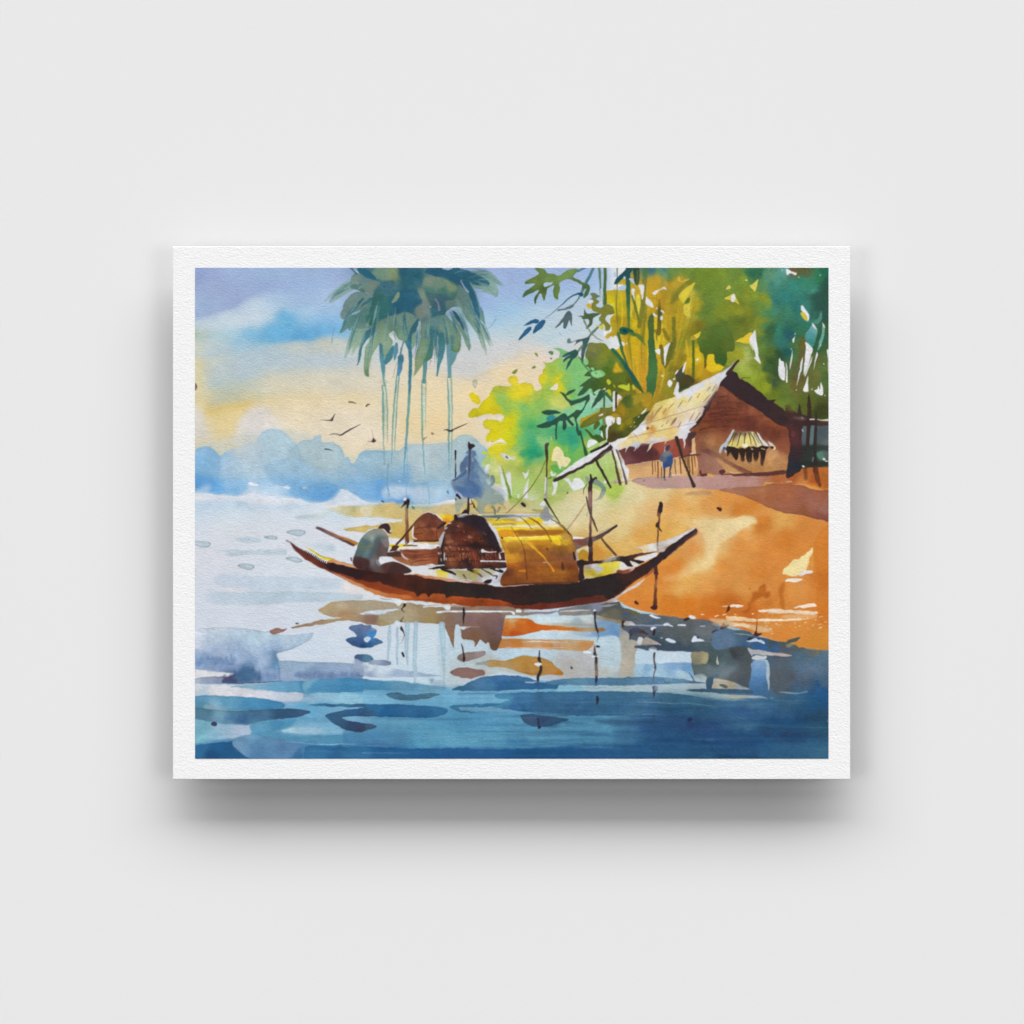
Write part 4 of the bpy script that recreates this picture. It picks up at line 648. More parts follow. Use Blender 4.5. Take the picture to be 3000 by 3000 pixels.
many(w,'''1460,1325 1485,1315 1507,1355 1480,1384 1460,1355
1582,1395 1640,1378 1685,1390 1712,1362 1714,1448 1640,1428
1528,1370 1553,1395 1548,1415
1750,1375 1774,1410 1760,1442
1455,1445 1500,1440 1508,1505 1490,1500''','#b8c428',rough=.6)
w('1258,1425 1290,1480 1385,1425 1365,1480 1440,1450 1520,1560 1500,1640 1400,1650 1290,1640 1262,1560','#a0ccb0'); w('1310,1500 1300,1470 1340,1500','#3c6838')
w('955,1072 990,1030 1075,990 1110,985 1142,1030 1110,1070 1080,1090 1003,1218 1020,1130 1050,1080 1010,1092 968,1128 980,1080 1040,1048','#2c5850')
s('1140,1060 1220,1180 1280,1250','10 14 10','#4c7c54')
w('928,1468 975,1480 1050,1560 1200,1520 1262,1488 1270,1540 1230,1600 1200,1660 1140,1740 1115,1780 1135,1850 1165,1950 1130,1950 1100,1800 1080,1742 1030,1762 1005,1742 1090,1690 1120,1660 1178,1660 1220,1562 1170,1582 1058,1620 1080,1650 1040,1602','#2f5440')
w('985,1505 1030,1452 1092,1430 1102,1450 1030,1498','#2c5a44')
many(w,'''718,1690 780,1663 870,1668 940,1702 870,1710 780,1722
660,1852 750,1808 840,1770 892,1760 830,1850 750,1872
826,1838 870,1770 960,1705 1000,1718 1084,1832 1060,1848 1002,1782 1002,1860 980,1895 958,1850 960,1790 902,1820 892,2000 868,2000 880,1830''','#2a5244',edge=.06)
w('778,1748 850,1718 882,1760 800,1792','#2a8a8c',soft=.6)
w('1286,1642 1310,1580 1380,1460 1442,1438 1412,1520 1330,1612','#2f5a40'); s('1425,1470 1432,1640','26 20','#3c6840'); s('1450,1480 1520,1560 1545,1600','36 24 8','#3c6840')
w('1388,1642 1500,1640 1560,1610 1620,1560 1700,1500 1800,1480 1960,1480 1960,1640 1850,1690 1720,1900 1640,2000 1480,2000 1470,1850 1600,1742 1560,1702 1450,1742 1300,1832 1172,1872 1158,1842 1260,1750 1378,1692',grad='1450,1660,#74742c 1650,1650,#a88414 1600,1800,#946c14 1250,1800,#6c7020 1400,1720,#787424 1700,1580,#4c6424 1690,1560,#3c5c24 1800,1560,#a08c20 1900,1580,#b08c1c 1800,1700,#807818 1500,1900,#3c3c1c 1600,1950,#84701c 1700,1850,#5c6420',edge=.05,tex=.06)
w('1640,1560 1720,1500 1760,1560 1740,1630 1680,1640','#4a6224',.6,soft=2)
s('1540,1465 1536,1600','26 26','#d8dee2'); w('1578,1490 1630,1518 1600,1565 1572,1622','#dcdce2'); s('1537,1615 1539,1665','28 30','#d4d8e0'); s('1562,1470 1560,1640','18 20','#3a3c1c'); s('1575,1600 1600,1550','8 30','#d09038',.8)
many(w,'''1362,1732 1410,1704 1418,1718 1375,1737
1572,1756 1610,1750 1614,1810 1582,1822
1540,1772 1547,1810 1520,1812
1440,1935 1450,1870 1500,1808 1522,1825 1480,1880 1462,1960''','#dadfe4',rough=.6)
w('1310,1850 1340,1805 1380,1800 1370,1850 1330,1895','#50641c'); w('1380,1890 1420,1830 1460,1840 1440,1920 1450,2000 1420,2000 1410,1900','#3c5418'); s('1425,1770 1430,1830','30 40','#748040')
F(1700,1030,400)
w('380,1190 400,1100 420,1050 560,1000 700,950 830,900 1000,830 960,930 830,1050 660,1210 600,1215 450,1280 380,1270','#54561a',grad='450,1100,#5c541c 600,1050,#948010 550,1020,#4c641c 700,980,#8c7c18 800,960,#40501c 900,880,#384c20 700,1100,#4c541c 500,1200,#4c3c1c 600,1180,#44481c',tex=.07,warp=5)
w('380,1180 372,1100 385,1050 440,1000 450,1010 395,1060 385,1120 385,1220 360,1220 358,1170','#d8dce2')
many(w,'''515,935 550,928 572,950 568,1025 530,1030 515,1000
455,975 485,955 490,985 470,1018
865,880 880,850 925,805 942,810 910,860 875,888
810,930 830,910 838,915 820,935
755,1010 775,990 770,1010
705,1060 722,1058 718,1075
755,1070 785,1050 775,1065''','#dfe2e6',rough=.5)
w('70,1090 150,1150 200,1170 290,1190 335,1260 325,1300 270,1300 200,1250 170,1240 60,1110','#3c5c20'); w('60,1080 150,1130 180,1190 220,1170 140,1090','#58ae74')
s('0,1130 40,1300 80,1450','26 26 50','#2c5430'); s('340,1090 350,1220','30 20','#50641c')
w('95,1320 110,1260 160,1245 240,1285 160,1340 110,1370','#dfe2e6'); w('100,1395 200,1330 330,1260 385,1260 360,1290 240,1340 120,1410','#b4cc70')
Rg(None)

# ---- thatched hut
Rg('thatched_hut')
F(2050,1030,400)
w('350,300 500,400 1000,800 1300,1050 1300,1700 200,1740 -100,1700 0,900','#5c3430')
w('!1420,1040 1600,1030 !1830,1020 !1830,1640 1600,1640 1440,1655 1300,1680 !1240,1500',grad='1500,1200,#4c5a5e 1560,1150,#64747c 1700,1150,#48545a 1780,1300,#5c6668 1600,1350,#343c36 1500,1450,#2c342e 1620,1480,#3c4840 1700,1450,#4c7464 1600,1570,#2c3428 1780,1600,#4c4c3c 1480,1350,#303028 1350,1600,#23262e 1350,1350,#3c2a2c 1780,1480,#5c605c',warp=5)
w('1660,1430 1720,1425 1770,1510 1740,1540 1680,1510','#4f7c6c'); w('1550,1080 1620,1060 1630,1290 1540,1300','#5c7478',.8,soft=2); w('1450,1120 1500,1110 1500,1290 1450,1310','#546064',.8,soft=2)
w('!-160,1100 0,980 100,850 200,620 280,480 340,500 430,580 600,700 760,790 920,900 1000,960 1180,1060 1245,1090 1258,1200 1272,1350 1252,1480 1240,1650 1190,1695 740,1728 500,1735 350,1745 100,1750 !-60,1760 !-70,1230',grad='330,570,#a06042 250,650,#8c5040 500,650,#94543a 350,750,#8c4c38 600,800,#8c4c34 250,850,#8c4834 450,900,#8c4830 700,850,#94583c 800,900,#8c4c34 900,960,#a05c38 150,950,#8c4430 300,1000,#7c4030 600,980,#7c3c30 700,1050,#6c3830 900,1050,#8c4c34 1050,1050,#9c5430 1100,1150,#8c4830 950,1200,#7c4030 1200,1200,#8c4c34 50,1050,#94502c 100,1200,#9c6440 250,1150,#8c5034 180,1300,#b47c4c 50,1350,#8c543c 300,1250,#a4683c 100,1550,#9c6c5c 200,1600,#a0705c 1100,1300,#8c4c34 1200,1400,#a06038 400,1500,#bc844c 700,1500,#cc9458 1000,1450,#d09c64 1000,1600,#c08850 800,1650,#bc8048 1200,1550,#b07848 1150,1500,#c48c58 600,1600,#c08850 0,1600,#946050 0,1200,#8c5038 -60,1400,#8c5440',warp=5,tex=.06)
w('850,1130 920,1170 1000,1280 1060,1370 1150,1400 1250,1460 1275,1350 1250,1200 1150,1080 1000,1080','#8a4a34',.7,soft=2)
for q in ('150,810 350,780 600,830','110,900 350,850 560,840','30,980 300,960 500,960 800,915 920,905','0,1100 200,1070 420,1055','250,730 400,690','170,870 420,900 700,870','300,640 420,620'): s(q,'14 8 8 4','#54302a',.75)
w('0,1390 130,1385 300,1470 450,1560 600,1640 745,1712 650,1742 400,1600 230,1500 100,1450','#8a5a44',grad='100,1420,#7c4c40 300,1500,#94644c 600,1660,#84503c')
w('230,1500 400,1600 560,1690 640,1720 400,1720 330,1650','#c8945c',.8,soft=1)
s('300,1745 700,1728 1000,1705 1195,1690','10 14 12 34','#5c3428'); s('420,1712 600,1718','14 4','#dcb48c')
w('265,1700 300,1670 350,1670 365,1700 310,1745 280,1735','#5c3038'); w('5,1680 30,1680 40,1730 90,1725 110,1750 40,1770 10,1730','#542c24'); w('100,1730 150,1735 210,1775 120,1770','#d8a04c')
# dark right slope of the roof and its fringe
w('545,122 520,170 450,265 520,300 555,370 700,460 850,570 970,680 1068,680 1040,722 1120,770 1220,850 1215,800 1260,830 1345,855 1500,905 1700,985 !1830,1000 !1830,1045 1700,1050 1500,1050 1450,1070 1440,1300 1442,1440 1452,1500 1400,1560 1440,1640 1310,1755 1228,1785 1240,1650 1255,1480 1275,1400 1268,1200 1242,1090 1080,1020 1000,965 900,880 780,800 700,760 662,720 480,600 430,560 330,485 262,490 300,430 330,340 400,265',grad='420,320,#382a2e 600,500,#38282c 800,650,#35272a 1000,820,#382729 1200,950,#33262a 1300,920,#4a3028 1400,950,#462c30 1350,1100,#3c2628 1300,1150,#5c3030 1350,1250,#4c2a2c 1350,1400,#38282c 1300,1500,#2c2c34 1330,1600,#222a34 1270,1720,#38282c 1600,1000,#3c2628 1780,1020,#4c3430',edge=.04,rough=1.4)
s('590,380 650,375 715,370','16 10 5','#4a3c2c',.9); w('1210,770 1270,760 1290,800 1340,850 1250,850','#5c4424',.8,soft=1)
s('1545,600 1548,760 1545,950 1525,1330','8 56 66 50','#3c2a26'); s('1410,745 1412,900','14 66','#3c2c26'); s('1643,875 1640,1100 1628,1400 1640,1700','18 40 44 66','#342c28')
s('1490,1640 1500,1800','60 46','#683822',.8,soft=1); s('1635,1650 1665,1800 1700,1895','70 70 44','#683420',.85)
w('1445,1330 1820,1330 1820,1400 1445,1410','#2c302a',.7,soft=2); w('1440,1540 1620,1560 1820,1540 1820,1620 1440,1640','#2a2c26',.8,soft=2)
s('1560,958 1620,958','18 14','#e0dadc'); s('1660,965 1740,970 1830,970','10 16 34','#d8ccc8'); s('1440,935 1460,945','20 16','#d0ccc8'); w('1310,930 1400,915 1500,945 1450,975','#6c5450',.8,soft=1.5)
s('1450,1110 1460,1130','16','#b8c0c4'); s('1475,1060 1500,1120','30 24','#5c6c74',.8); s('1455,1620 1470,1628','24','#d4e0e0'); s('1750,1520 1765,1528','26','#d0e0dc'); s('1775,1550 1820,1550','16','#c0c8c4'); s('1605,1500 1600,1560','20 14','#748088',.8)
w('1290,1180 1320,1120 1345,1180 1330,1210','#7c3838',.8,soft=1)
# inner dark edge of the gable on the left
w('300,430 262,490 235,600 170,700 130,830 70,870 20,980 -60,1060 -160,1120 -80,1030 0,850 60,790 150,680 230,520','#4c3434',grad='230,560,#503834 120,740,#4c3838 30,900,#402c2c')
w('280,490 430,570 760,790 1000,960 1240,1090 1250,1200 1000,1260 850,1130 470,1100 300,1150 0,1180 -100,1100 100,850','#d4c4c0',.7,soft=4,mul=1,tex=.06)
for q in ('120,840 300,800 560,820','60,940 350,905 700,885','0,1010 300,990 600,975 900,925','220,760 420,725 640,735','-20,1110 150,1075 380,1060','180,650 330,640 460,640'): s(q,'10 12 8 4','#4c2a28',.55,soft=.6)
# awning over the window
w('470,1103 492,1120 460,1180 405,1280 380,1330 378,1442 355,1420 345,1372 312,1400 302,1442 272,1420 300,1340 350,1290 420,1180','#bcc2ce')
s('330,1385 345,1360 365,1385','14 30 24','#4c4c58')
w('470,1160 500,1130 690,1135 760,1145 850,1250 965,1350 880,1345 800,1352 720,1335 640,1372 570,1345 530,1372 490,1350 385,1338 430,1250',grad='450,1270,#e4d474 600,1200,#e0d084 700,1250,#e4d478 620,1150,#8c6c5c 520,1145,#7c5c54 800,1300,#dcc878 850,1280,#e0d8c0 560,1320,#e4d46c')
for q in ('490,1150 450,1230 400,1320','520,1150 480,1240 450,1330','580,1150 550,1250 525,1340','645,1160 635,1250 632,1310','690,1150 715,1230 725,1310','720,1150 770,1250 800,1340','790,1150 850,1260 900,1340','760,1170 840,1300'): s(q,'22 12 8','#5c4c20')
s('735,1150 800,1260 855,1345','24 16 20','#e0d8a8'); w('800,1145 830,1160 920,1270 978,1340 940,1350 860,1250','#e2dee2'); w('925,1210 960,1250 1075,1345 1070,1390 1010,1380 990,1330','#d8cca8',grad='950,1240,#7c4c44 1000,1330,#d0c8c4 1050,1360,#d8cc90'); w('1000,1345 1050,1350 1040,1380 1005,1375','#3c2c1c')
w('380,1345 480,1350 560,1385 620,1390 690,1335 722,1368 760,1345 800,1372 870,1335 980,1350 935,1395 860,1420 400,1425','#2e2220')
TT='#33241f'
many(w,'''385,1340 450,1390 420,1430 395,1482 384,1420
440,1410 550,1400 530,1530 505,1535 480,1490
556,1380 638,1385 636,1540 602,1562 572,1500
655,1370 738,1370 736,1540 702,1562 665,1535
757,1370 833,1370 826,1520 792,1547 764,1525
856,1350 938,1380 910,1560 888,1615 866,1590''',TT)
many(s,'''603,1520 603,1555
702,1530 700,1558
795,1520 793,1540
885,1540 885,1600''','50 40','#5c4030',.7,soft=1.5)
s('620,1330 660,1330','40 44','#e8e4d0'); s('870,1375 920,1388','10 14','#d8c888'); s('730,1378 745,1385','14','#d8c888')
F(1700,1030,400)
# porch
w('545,1390 700,1345 860,1300 1010,1300 1300,1240 1460,1225 1530,1150 1640,1140 1600,1250 1590,1430 1450,1480 1200,1520 1000,1552 800,1582 640,1612 580,1520',grad='600,1450,#6c3c3c 800,1450,#5c2c30 900,1400,#4c2c30 1000,1450,#5c3030 1100,1400,#a04c38 1250,1350,#a85440 1350,1450,#9c4838 1500,1400,#8c4838 1400,1280,#944434 1560,1350,#5c3434 620,1560,#845458 1580,1180,#4c3434 720,1400,#583034',warp=4)
w('985,1350 1020,1320 1020,1530 990,1560','#4a282a',.8,soft=1)
w('600,1625 800,1588 1000,1555 1300,1512 1560,1470 1620,1460 1645,1500 1660,1745 1400,1762 1000,1772 700,1795 660,1650',grad='700,1700,#dcaa6c 1000,1650,#dcac70 1300,1650,#dcac74 1600,1600,#d8a468 900,1590,#c09060 1100,1750,#d8a468 1640,1700,#c89458',rough=.8)
s('640,1612 850,1590 1100,1550','6 16 6','#b08060',.7,soft=1); w('1575,1245 1615,1235 1635,1440 1580,1440','#dcb078'); w('1545,1440 1600,1430 1600,1450','#dcd0c8')
w('700,1342 655,1400 632,1432 660,1350','#c8ccd8')
w('540,1430 600,1520 640,1620 685,1680 668,1800 610,1845 575,1640','#dedfe4'); w('530,1420 580,1480 600,1580 560,1520','#c8b8a0')
s('480,1860 560,1855 700,1830 850,1800 960,1780','20 14 6 10 4','#8c7478',.7); s('440,1860 500,1830','14 40','#b4a090',.8)
s('452,1405 500,1600 562,1870','26 26 46','#5c4434'); s('510,1380 580,1600 655,1870','26 18 36','#6c5850')
for x,y0,y1,wd in ((1022,1540,1740,14),(1060,1540,1700,10),(1100,1560,1790,16),(1148,1640,1790,12),(1335,1520,1750,12),(1408,1510,1730,16),(1480,1490,1700,10),(1505,1500,1650,14),(1530,1480,1720,20),(1575,1480,1740,18),(1610,1470,1640,12)): s('%d,%d %d,%d'%(x,y0,x+18 if x>1300 else x,y1),'%d %d'%(wd+3,wd-2),'#6c4024',.9)
s('1390,1505 1540,1472 1700,1458','8 26 12','#5c3424')
s('1290,1745 1420,1745','10 8','#e8e0dc'); s('890,1835 915,1815','18 14','#8c7078')
# roof
w('480,1375 430,1310 560,1230 650,1208 830,1050 940,900 1020,800 1060,738 1200,682 1345,632 1312,590 1370,440 1385,425 1402,450 1388,572 1480,540 1640,458 1760,408 1932,318 2090,230 2235,120 2160,210 2080,330 1990,430 1965,520 1932,560 1850,630 1790,740 1730,785 1757,812 1700,920 1630,1000 1640,1020 1545,1110 1515,1200 1490,1260 1478,1375 1465,1290 1455,1225 1390,1205 1300,1240 1220,1270 1190,1310 1190,1260 1130,1270 1080,1285 1040,1300 985,1370 940,1432 965,1340 990,1290 880,1300 840,1340 800,1380 810,1340 760,1415 770,1350 700,1345 640,1420 650,1368 560,1388',grad='700,1250,#e4cc88 900,1180,#e4c87c 1300,1130,#e4c47c 1450,1130,#e0e0e8 1100,1250,#d8cfd0 1150,1050,#e4d494 1050,1090,#d49c44 1000,1130,#d8b060 900,1080,#e0dee0 1000,950,#c8a468 950,960,#c4a068 1060,860,#dcc070 1150,780,#e8d474 1250,700,#e8d688 1200,900,#d8b060 1400,620,#dcdee6 1600,540,#d8d8e4 1450,700,#e4d080 1600,650,#e4d8a0 1700,600,#e8d48c 1750,480,#e8dca8 1900,380,#e0dcd8 1850,500,#e0d4b0 1650,800,#e8dcb4 1500,850,#e0c8a8 1300,950,#e8d084 1600,900,#e0cbb8 1700,800,#d0b8b0 1550,1050,#d8d8e0 1350,1050,#e0c8b8 1400,950,#e0cc9c 2000,330,#d8d8e0 2100,250,#c4c4cc 1250,1180,#e0c070 600,1300,#e4d0a0 520,1340,#dcd8dc 560,1260,#dfe0e6 780,1330,#c8ccd8 1400,560,#dedfe6 1560,580,#dcdde6 1880,330,#dfe0e6 1700,430,#dcdce0 880,1060,#dcdce4 800,1120,#e0e0e6 1480,1180,#dedfe6 1600,1060,#dcdce4 1130,880,#e4cc74 1050,1000,#e4cf88 1300,800,#ead68c 1450,800,#e4d4b0 1130,1180,#e6ca78 800,1260,#e4ca80 1250,980,#e0c088',edge=.05,warp=4,rough=1.2,pw=2.3,eps=12)
w('700,1345 860,1305 1000,1270 1100,1255 1000,1300 850,1330','#a09498',.5,soft=1)
for q in ('650,1235 900,1170 1200,1100 1640,1005','860,1035 1050,985 1350,890 1760,765','740,1150 780,1190 820,1235'): s(q,'6 10 10 5','#9c8468',.8)
for q in ('1030,940 1150,760','1100,860 1165,770','1170,880 1220,800','1250,810 1330,725','1380,790 1445,690','1530,710 1580,630','1655,660 1690,590','1790,555 1840,490','1540,990 1620,850','1620,980 1700,860','1280,1050 1320,980 1360,935','1140,1070 1180,1025','1380,1080 1425,985','1210,1030 1255,965','1740,720 1840,600','1860,560 1930,450','1000,980 1020,850'): s(q,'8 14 5','#8c6c4c',.8,soft=.4)
w('1290,1050 1330,960 1370,935 1350,990 1310,1030','#8c6450',.8,soft=.6); w('930,1075 960,1065 975,1085 935,1108','#7c5434'); w('985,1110 1010,1050 1040,1045 1030,1080','#b4742c',.8,soft=.8); w('940,960 1000,900 1020,830 1040,900 1000,970 950,990','#c08c40',.7,soft=2)
w('1750,760 1800,690 1870,600 1935,480 1965,520 1880,640 1790,760','#a08880',.6,soft=1.5)
s('2085,315 2235,126','56 26','#3c2c2c')
s('1362,1225 1400,1350 1450,1520 1520,1700 1608,1900','58 46 30 30 54','#3c2c28')
# propped eave beam on the left
F(1600,1250,400)
w('140,715 300,590 480,460 640,370 780,300 890,245 1000,190 1140,140 1150,165 960,290 900,330 750,420 600,500 350,640','#dddee2')
s('635,355 760,300 870,235','30 34 40','#2e2a20')
s('118,765 350,650 600,520 760,410 910,300','46 48 40 60 62','#40302e',rough=1); w('900,255 918,250 945,300 900,335','#3c2c2c'); s('770,420 880,350 960,320','10 16 10','#8c7c80',.8)
s('688,455 780,620 910,855','30 38 30','#382a28')
# man standing in the porch
Rg('man_by_the_hut')
F(1700,1030,400)
s('1200,1345 1192,1420 1120,1535 1150,1560 1168,1665','10 12 10 8 10','#d4d0dc',.9)
s('1183,1640 1190,1710 1186,1790','30 20 24','#3c3c4c'); s('1278,1600 1272,1700 1255,1785','34 18 10','#4c4854'); s('1275,1700 1286,1785','12 10','#6c5c60'); s('1188,1815 1206,1820','14','#5c4c5c')
w('1120,1545 1150,1460 1200,1412 1260,1415 1300,1440 1312,1500 1305,1590 1270,1620 1225,1640 1170,1650 1160,1560',grad='1200,1470,#6c7880 1150,1520,#4c5c74 1280,1530,#2c4c84 1220,1600,#2c4884 1250,1440,#74767c 1180,1540,#5c6870',rough=.5)
w('1200,1370 1215,1335 1250,1320 1275,1340 1262,1375 1235,1402 1205,1395','#3a4054',rough=.4)
Rg(None)

# ---- rear boat
Rg('rear_boat')
F(820,1400,500)
w('1240,700 1340,690 1360,740 1500,735 1800,760 1900,770 1900,830 1340,830 1250,790','#dedfe4')
w('1240,755 1400,752 1520,768 1480,790 1250,785','#e4cc20'); s('1245,800 1500,790 1850,770','24 30 40','#e4e0dc'); w('1400,760 1560,765 1540,775 1400,772','#4c3418')
w('1335,812 1500,812 1810,800 1900,800 1900,1000 1640,995 1500,1000 1440,990 1370,960 1270,905 1250,880','#84442c',grad='1400,840,#8c4c34 1600,830,#94503a 1750,830,#7c3c28 1500,900,#80402a 1650,870,#8a482c 1500,980,#a86c44 1650,960,#a45c38 1780,950,#8c4828 1350,900,#a05c3c 1450,960,#a8683c',warp=4)
for q in ('1350,870 1550,880 1800,850','1450,900 1650,900 1800,890','1400,830 1600,840','1500,950 1700,930'): s(q,'8 14 6','#602c20',.7)
w('405,572 425,553 500,578 650,648 780,690 880,735 878,752 820,772 700,715 500,622',grad='430,570,#64484c 550,610,#7c5c58 650,650,#8c6458 700,690,#74504c 800,740,#5c4038',rough=.5)
w('560,598 700,665 780,690 885,738 870,765 800,730 680,670','#b0743c',grad='600,620,#b48064 720,670,#bc7c40 850,740,#b8782c',rough=.4,soft=.4); s('700,712 780,740 835,768','6 14 22','#5c3a38')
F(1000,1180,440)
w('915,1720 925,1600 960,1530 1010,1470 1060,1430 1120,1405 1180,1415 1260,1470 1310,1530 1330,1580 1290,1760 1250,1790 1000,1790 930,1770',grad='1100,1450,#6c3c30 1050,1520,#743c2c 1200,1480,#64342a 1100,1580,#5c3026 1000,1580,#8c5034 1180,1640,#a05c34 1050,1650,#8c5030 960,1650,#8c4c2c 1130,1700,#703824 1000,1730,#8c4824 1220,1720,#94502c 1270,1640,#7c4430 1100,1760,#7c4028 1280,1560,#6c3c34 1200,1570,#683424',edge=.06,tex=.07)
s('950,1620 1080,1600 1230,1580','10 14 6','#4c261e',.7); s('1235,1590 1225,1700 1235,1780','10 14 12','#5c2e20',.8); s('930,1695 1050,1680','14 6','#4a241c',.8); s('990,1590 1090,1660','16 10','#5c2e20',.6)
s('930,1600 915,1700 930,1740 970,1755','14 20 20 10','#dcdce0'); s('1080,1420 1120,1402 1190,1425 1260,1470 1300,1520','6 14 6 20 8','#dfe0e4'); s('930,1785 1080,1778 1240,1775','16 12 18','#4a241c')
w('1250,1440 1330,1430 1460,1470 1400,1540 1350,1560 1300,1500','#e8c820',grad='1300,1445,#ecd030 1400,1470,#e8b818 1360,1520,#e88c14 1430,1490,#dc9c18'); s('1180,1430 1280,1440','8 4','#d8d8d8')
s('1250,1610 1330,1550 1340,1540','30 40 16','#3c2422')
# grey strut of the left pole and its pole
s('840,1330 838,1450 848,1620 845,1790','30 36 40 54','#8c6040',grad='840,1330,#8c8478 838,1400,#a07c58 845,1600,#8c5838 845,1760,#6c3c28'); s('850,1340 855,1450 862,1600','8 8 14','#5c4038',.7)
s('835,1790 840,1830','18 30','#8c7c78'); w('805,1270 820,1235 870,1240 877,1275 860,1360 845,1350 840,1310 800,1330 765,1356 800,1300','#2c2026',rough=.5); w('800,1240 820,1215 840,1235 830,1262 805,1265','#dcdce4')
s('1010,1470 950,1540 870,1640 800,1720 720,1810','10 14 20 22 26','#4c3028',.95); s('520,1262 550,1280','20 16','#2f4c5c'); s('912,1285 914,1290','12','#5c8c98'); w('905,1325 920,1330 945,1360 940,1372 912,1360','#4c7c7c')
w('560,1290 760,1290 900,1360 700,1370','#c8b474',.01)
Rg('thatched_boat')
F(1600,1500,460)
# tail of the rear boat on the right
Rg('rear_boat')
w('320,300 400,305 530,325 510,345 330,345','#dcdcdc'); w('330,345 440,330 530,310 620,290 720,240 830,175 872,152 874,182 820,220 700,310 600,360 520,400 440,430 370,466 340,420',grad='360,420,#7c6058 450,370,#6c4c44 550,330,#746058 700,270,#5c4440 840,180,#3c2a2a 400,350,#80443a',rough=.7)
w('370,466 450,440 520,425 530,520 470,540 420,520','#d4cca4'); w('400,520 430,470 480,470 520,520 500,600 430,600','#b88420')
s('660,250 760,205 860,160','16 10 4','#a89c80',.7)
Rg('thatched_boat')
F(820,1400,500)
w('110,730 200,790 300,840 420,905 560,955 830,1000 1000,1045 1400,1090 1500,1120 1901,1168 2301,1200 2501,1232 2781,1216 3014,1196 3364,1187 3474,1132 3824,1076 4008,1012 4118,975 4284,865 4394,782 4578,653 !4707,570 4722,610 4578,736 4376,902 4284,975 4164,1086 4026,1168 3888,1288 3768,1362 3658,1408 3382,1444 3014,1490 2781,1490 2381,1480 1901,1425 1600,1395 1300,1372 1100,1320 960,1260 800,1185 560,1065 350,960 180,830',grad='200,830,#7c3a2c 350,930,#8c3c2c 150,770,#6c3a30 500,1020,#7c3024 1000,1240,#8c3c1c 1300,1290,#94421c 1600,1370,#a85020 1900,1400,#ac5020 2200,1430,#9c4418 2500,1440,#9c441c 2800,1450,#7c3420 3014,1440,#6c2c20 3400,1390,#5c2820 3600,1370,#5c2a20 4200,1040,#64322a 4600,690,#5c3430 4000,1180,#7c4028',rough=.8,tex=.06)
w('600,1075 700,1110 840,1165 1000,1240 1150,1285 1300,1320 1480,1330 1550,1355 1640,1340 1800,1340 1940,1370 1940,1440 1600,1400 1300,1375 1100,1325 960,1262 800,1190',grad='700,1120,#c07c54 850,1190,#cc8450 1100,1280,#c87840 1300,1345,#bc642c 1600,1370,#c0602a 1900,1400,#b4561e 1450,1350,#c86c30',soft=.5)
w('1300,1375 1600,1370 1900,1400 1900,1430 1600,1398','#9c4a1e',.7,soft=.6)
w('500,965 600,970 830,1020 1000,1050 1400,1085 1600,1118 1901,1168 2301,1205 2501,1238 2781,1222 3014,1200 3364,1190 3474,1135 3824,1080 4008,1015 4118,978 4284,868 4394,785 4578,655 4690,575 4712,600 4578,716 4376,885 4200,1040 4026,1155 3888,1270 3780,1350 3700,1372 3650,1335 3400,1362 3200,1405 3014,1420 2700,1445 2500,1385 2200,1355 1950,1340 1880,1360 1850,1320 1720,1318 1680,1350 1640,1305 1560,1345 1530,1300 1300,1240 1100,1180 900,1160 830,1130 700,1090 560,1040',grad='700,1010,#2c1c20 1200,1130,#3c201c 1500,1170,#4c241c 1800,1200,#3c201c 1950,1240,#2c2420 2300,1280,#2a2223 2600,1300,#33211f 3000,1280,#2b2322 3400,1250,#2b2324 3700,1200,#2c2424 4000,1080,#3c2420 4300,930,#2c2424 4600,650,#3c2a2a 1000,1200,#4c2018 1600,1290,#3c2018 900,1060,#301c1e',edge=0,rough=1.6,tex=.08)
w('830,1150 1000,1170 1200,1215 1500,1290 1550,1340 1480,1330 1300,1300 1150,1260 1000,1230','#8c3618',.55,soft=4)
w('115,735 200,790 290,838 400,900 500,955 560,965 540,1030 420,990 300,910 200,835 150,790','#5c2e28',.6,soft=2,grad='150,760,#4c2c28 300,860,#5c2a24 500,990,#3c2020')
s('80,710 120,732','22 12','#8c8488'); s('130,690 165,712','4 10','#d0bcc0',.8)
w('270,780 300,800 380,840 470,880 520,910 530,970 480,955 420,915 330,860 290,830','#dcdee4'); w('288,782 340,805 400,838 480,885 600,918 590,935 540,935 470,905 400,865 330,815','#e0d020'); s('400,850 480,888 620,925','4 8 4','#7c5c30',.7)
for i in range(13): s('%d,%d %d,%d'%(288+i*19,822+i*10.5,282+i*19,842+i*10.5),'9 13','#2c2422')
w('540,945 600,925 700,950 850,995 870,1020 760,1000 600,965',grad='600,940,#d08c54 700,965,#d4986c 850,1005,#dca87c'); s('690,955 830,985','4','#5c5048',.6)
w('1440,1085 1550,1095 1700,1115 1932,1140 1960,1170 1800,1150 1600,1118','#c87c54'); s('1390,1075 1420,1090 1550,1085','8 24 8','#dccfcc')
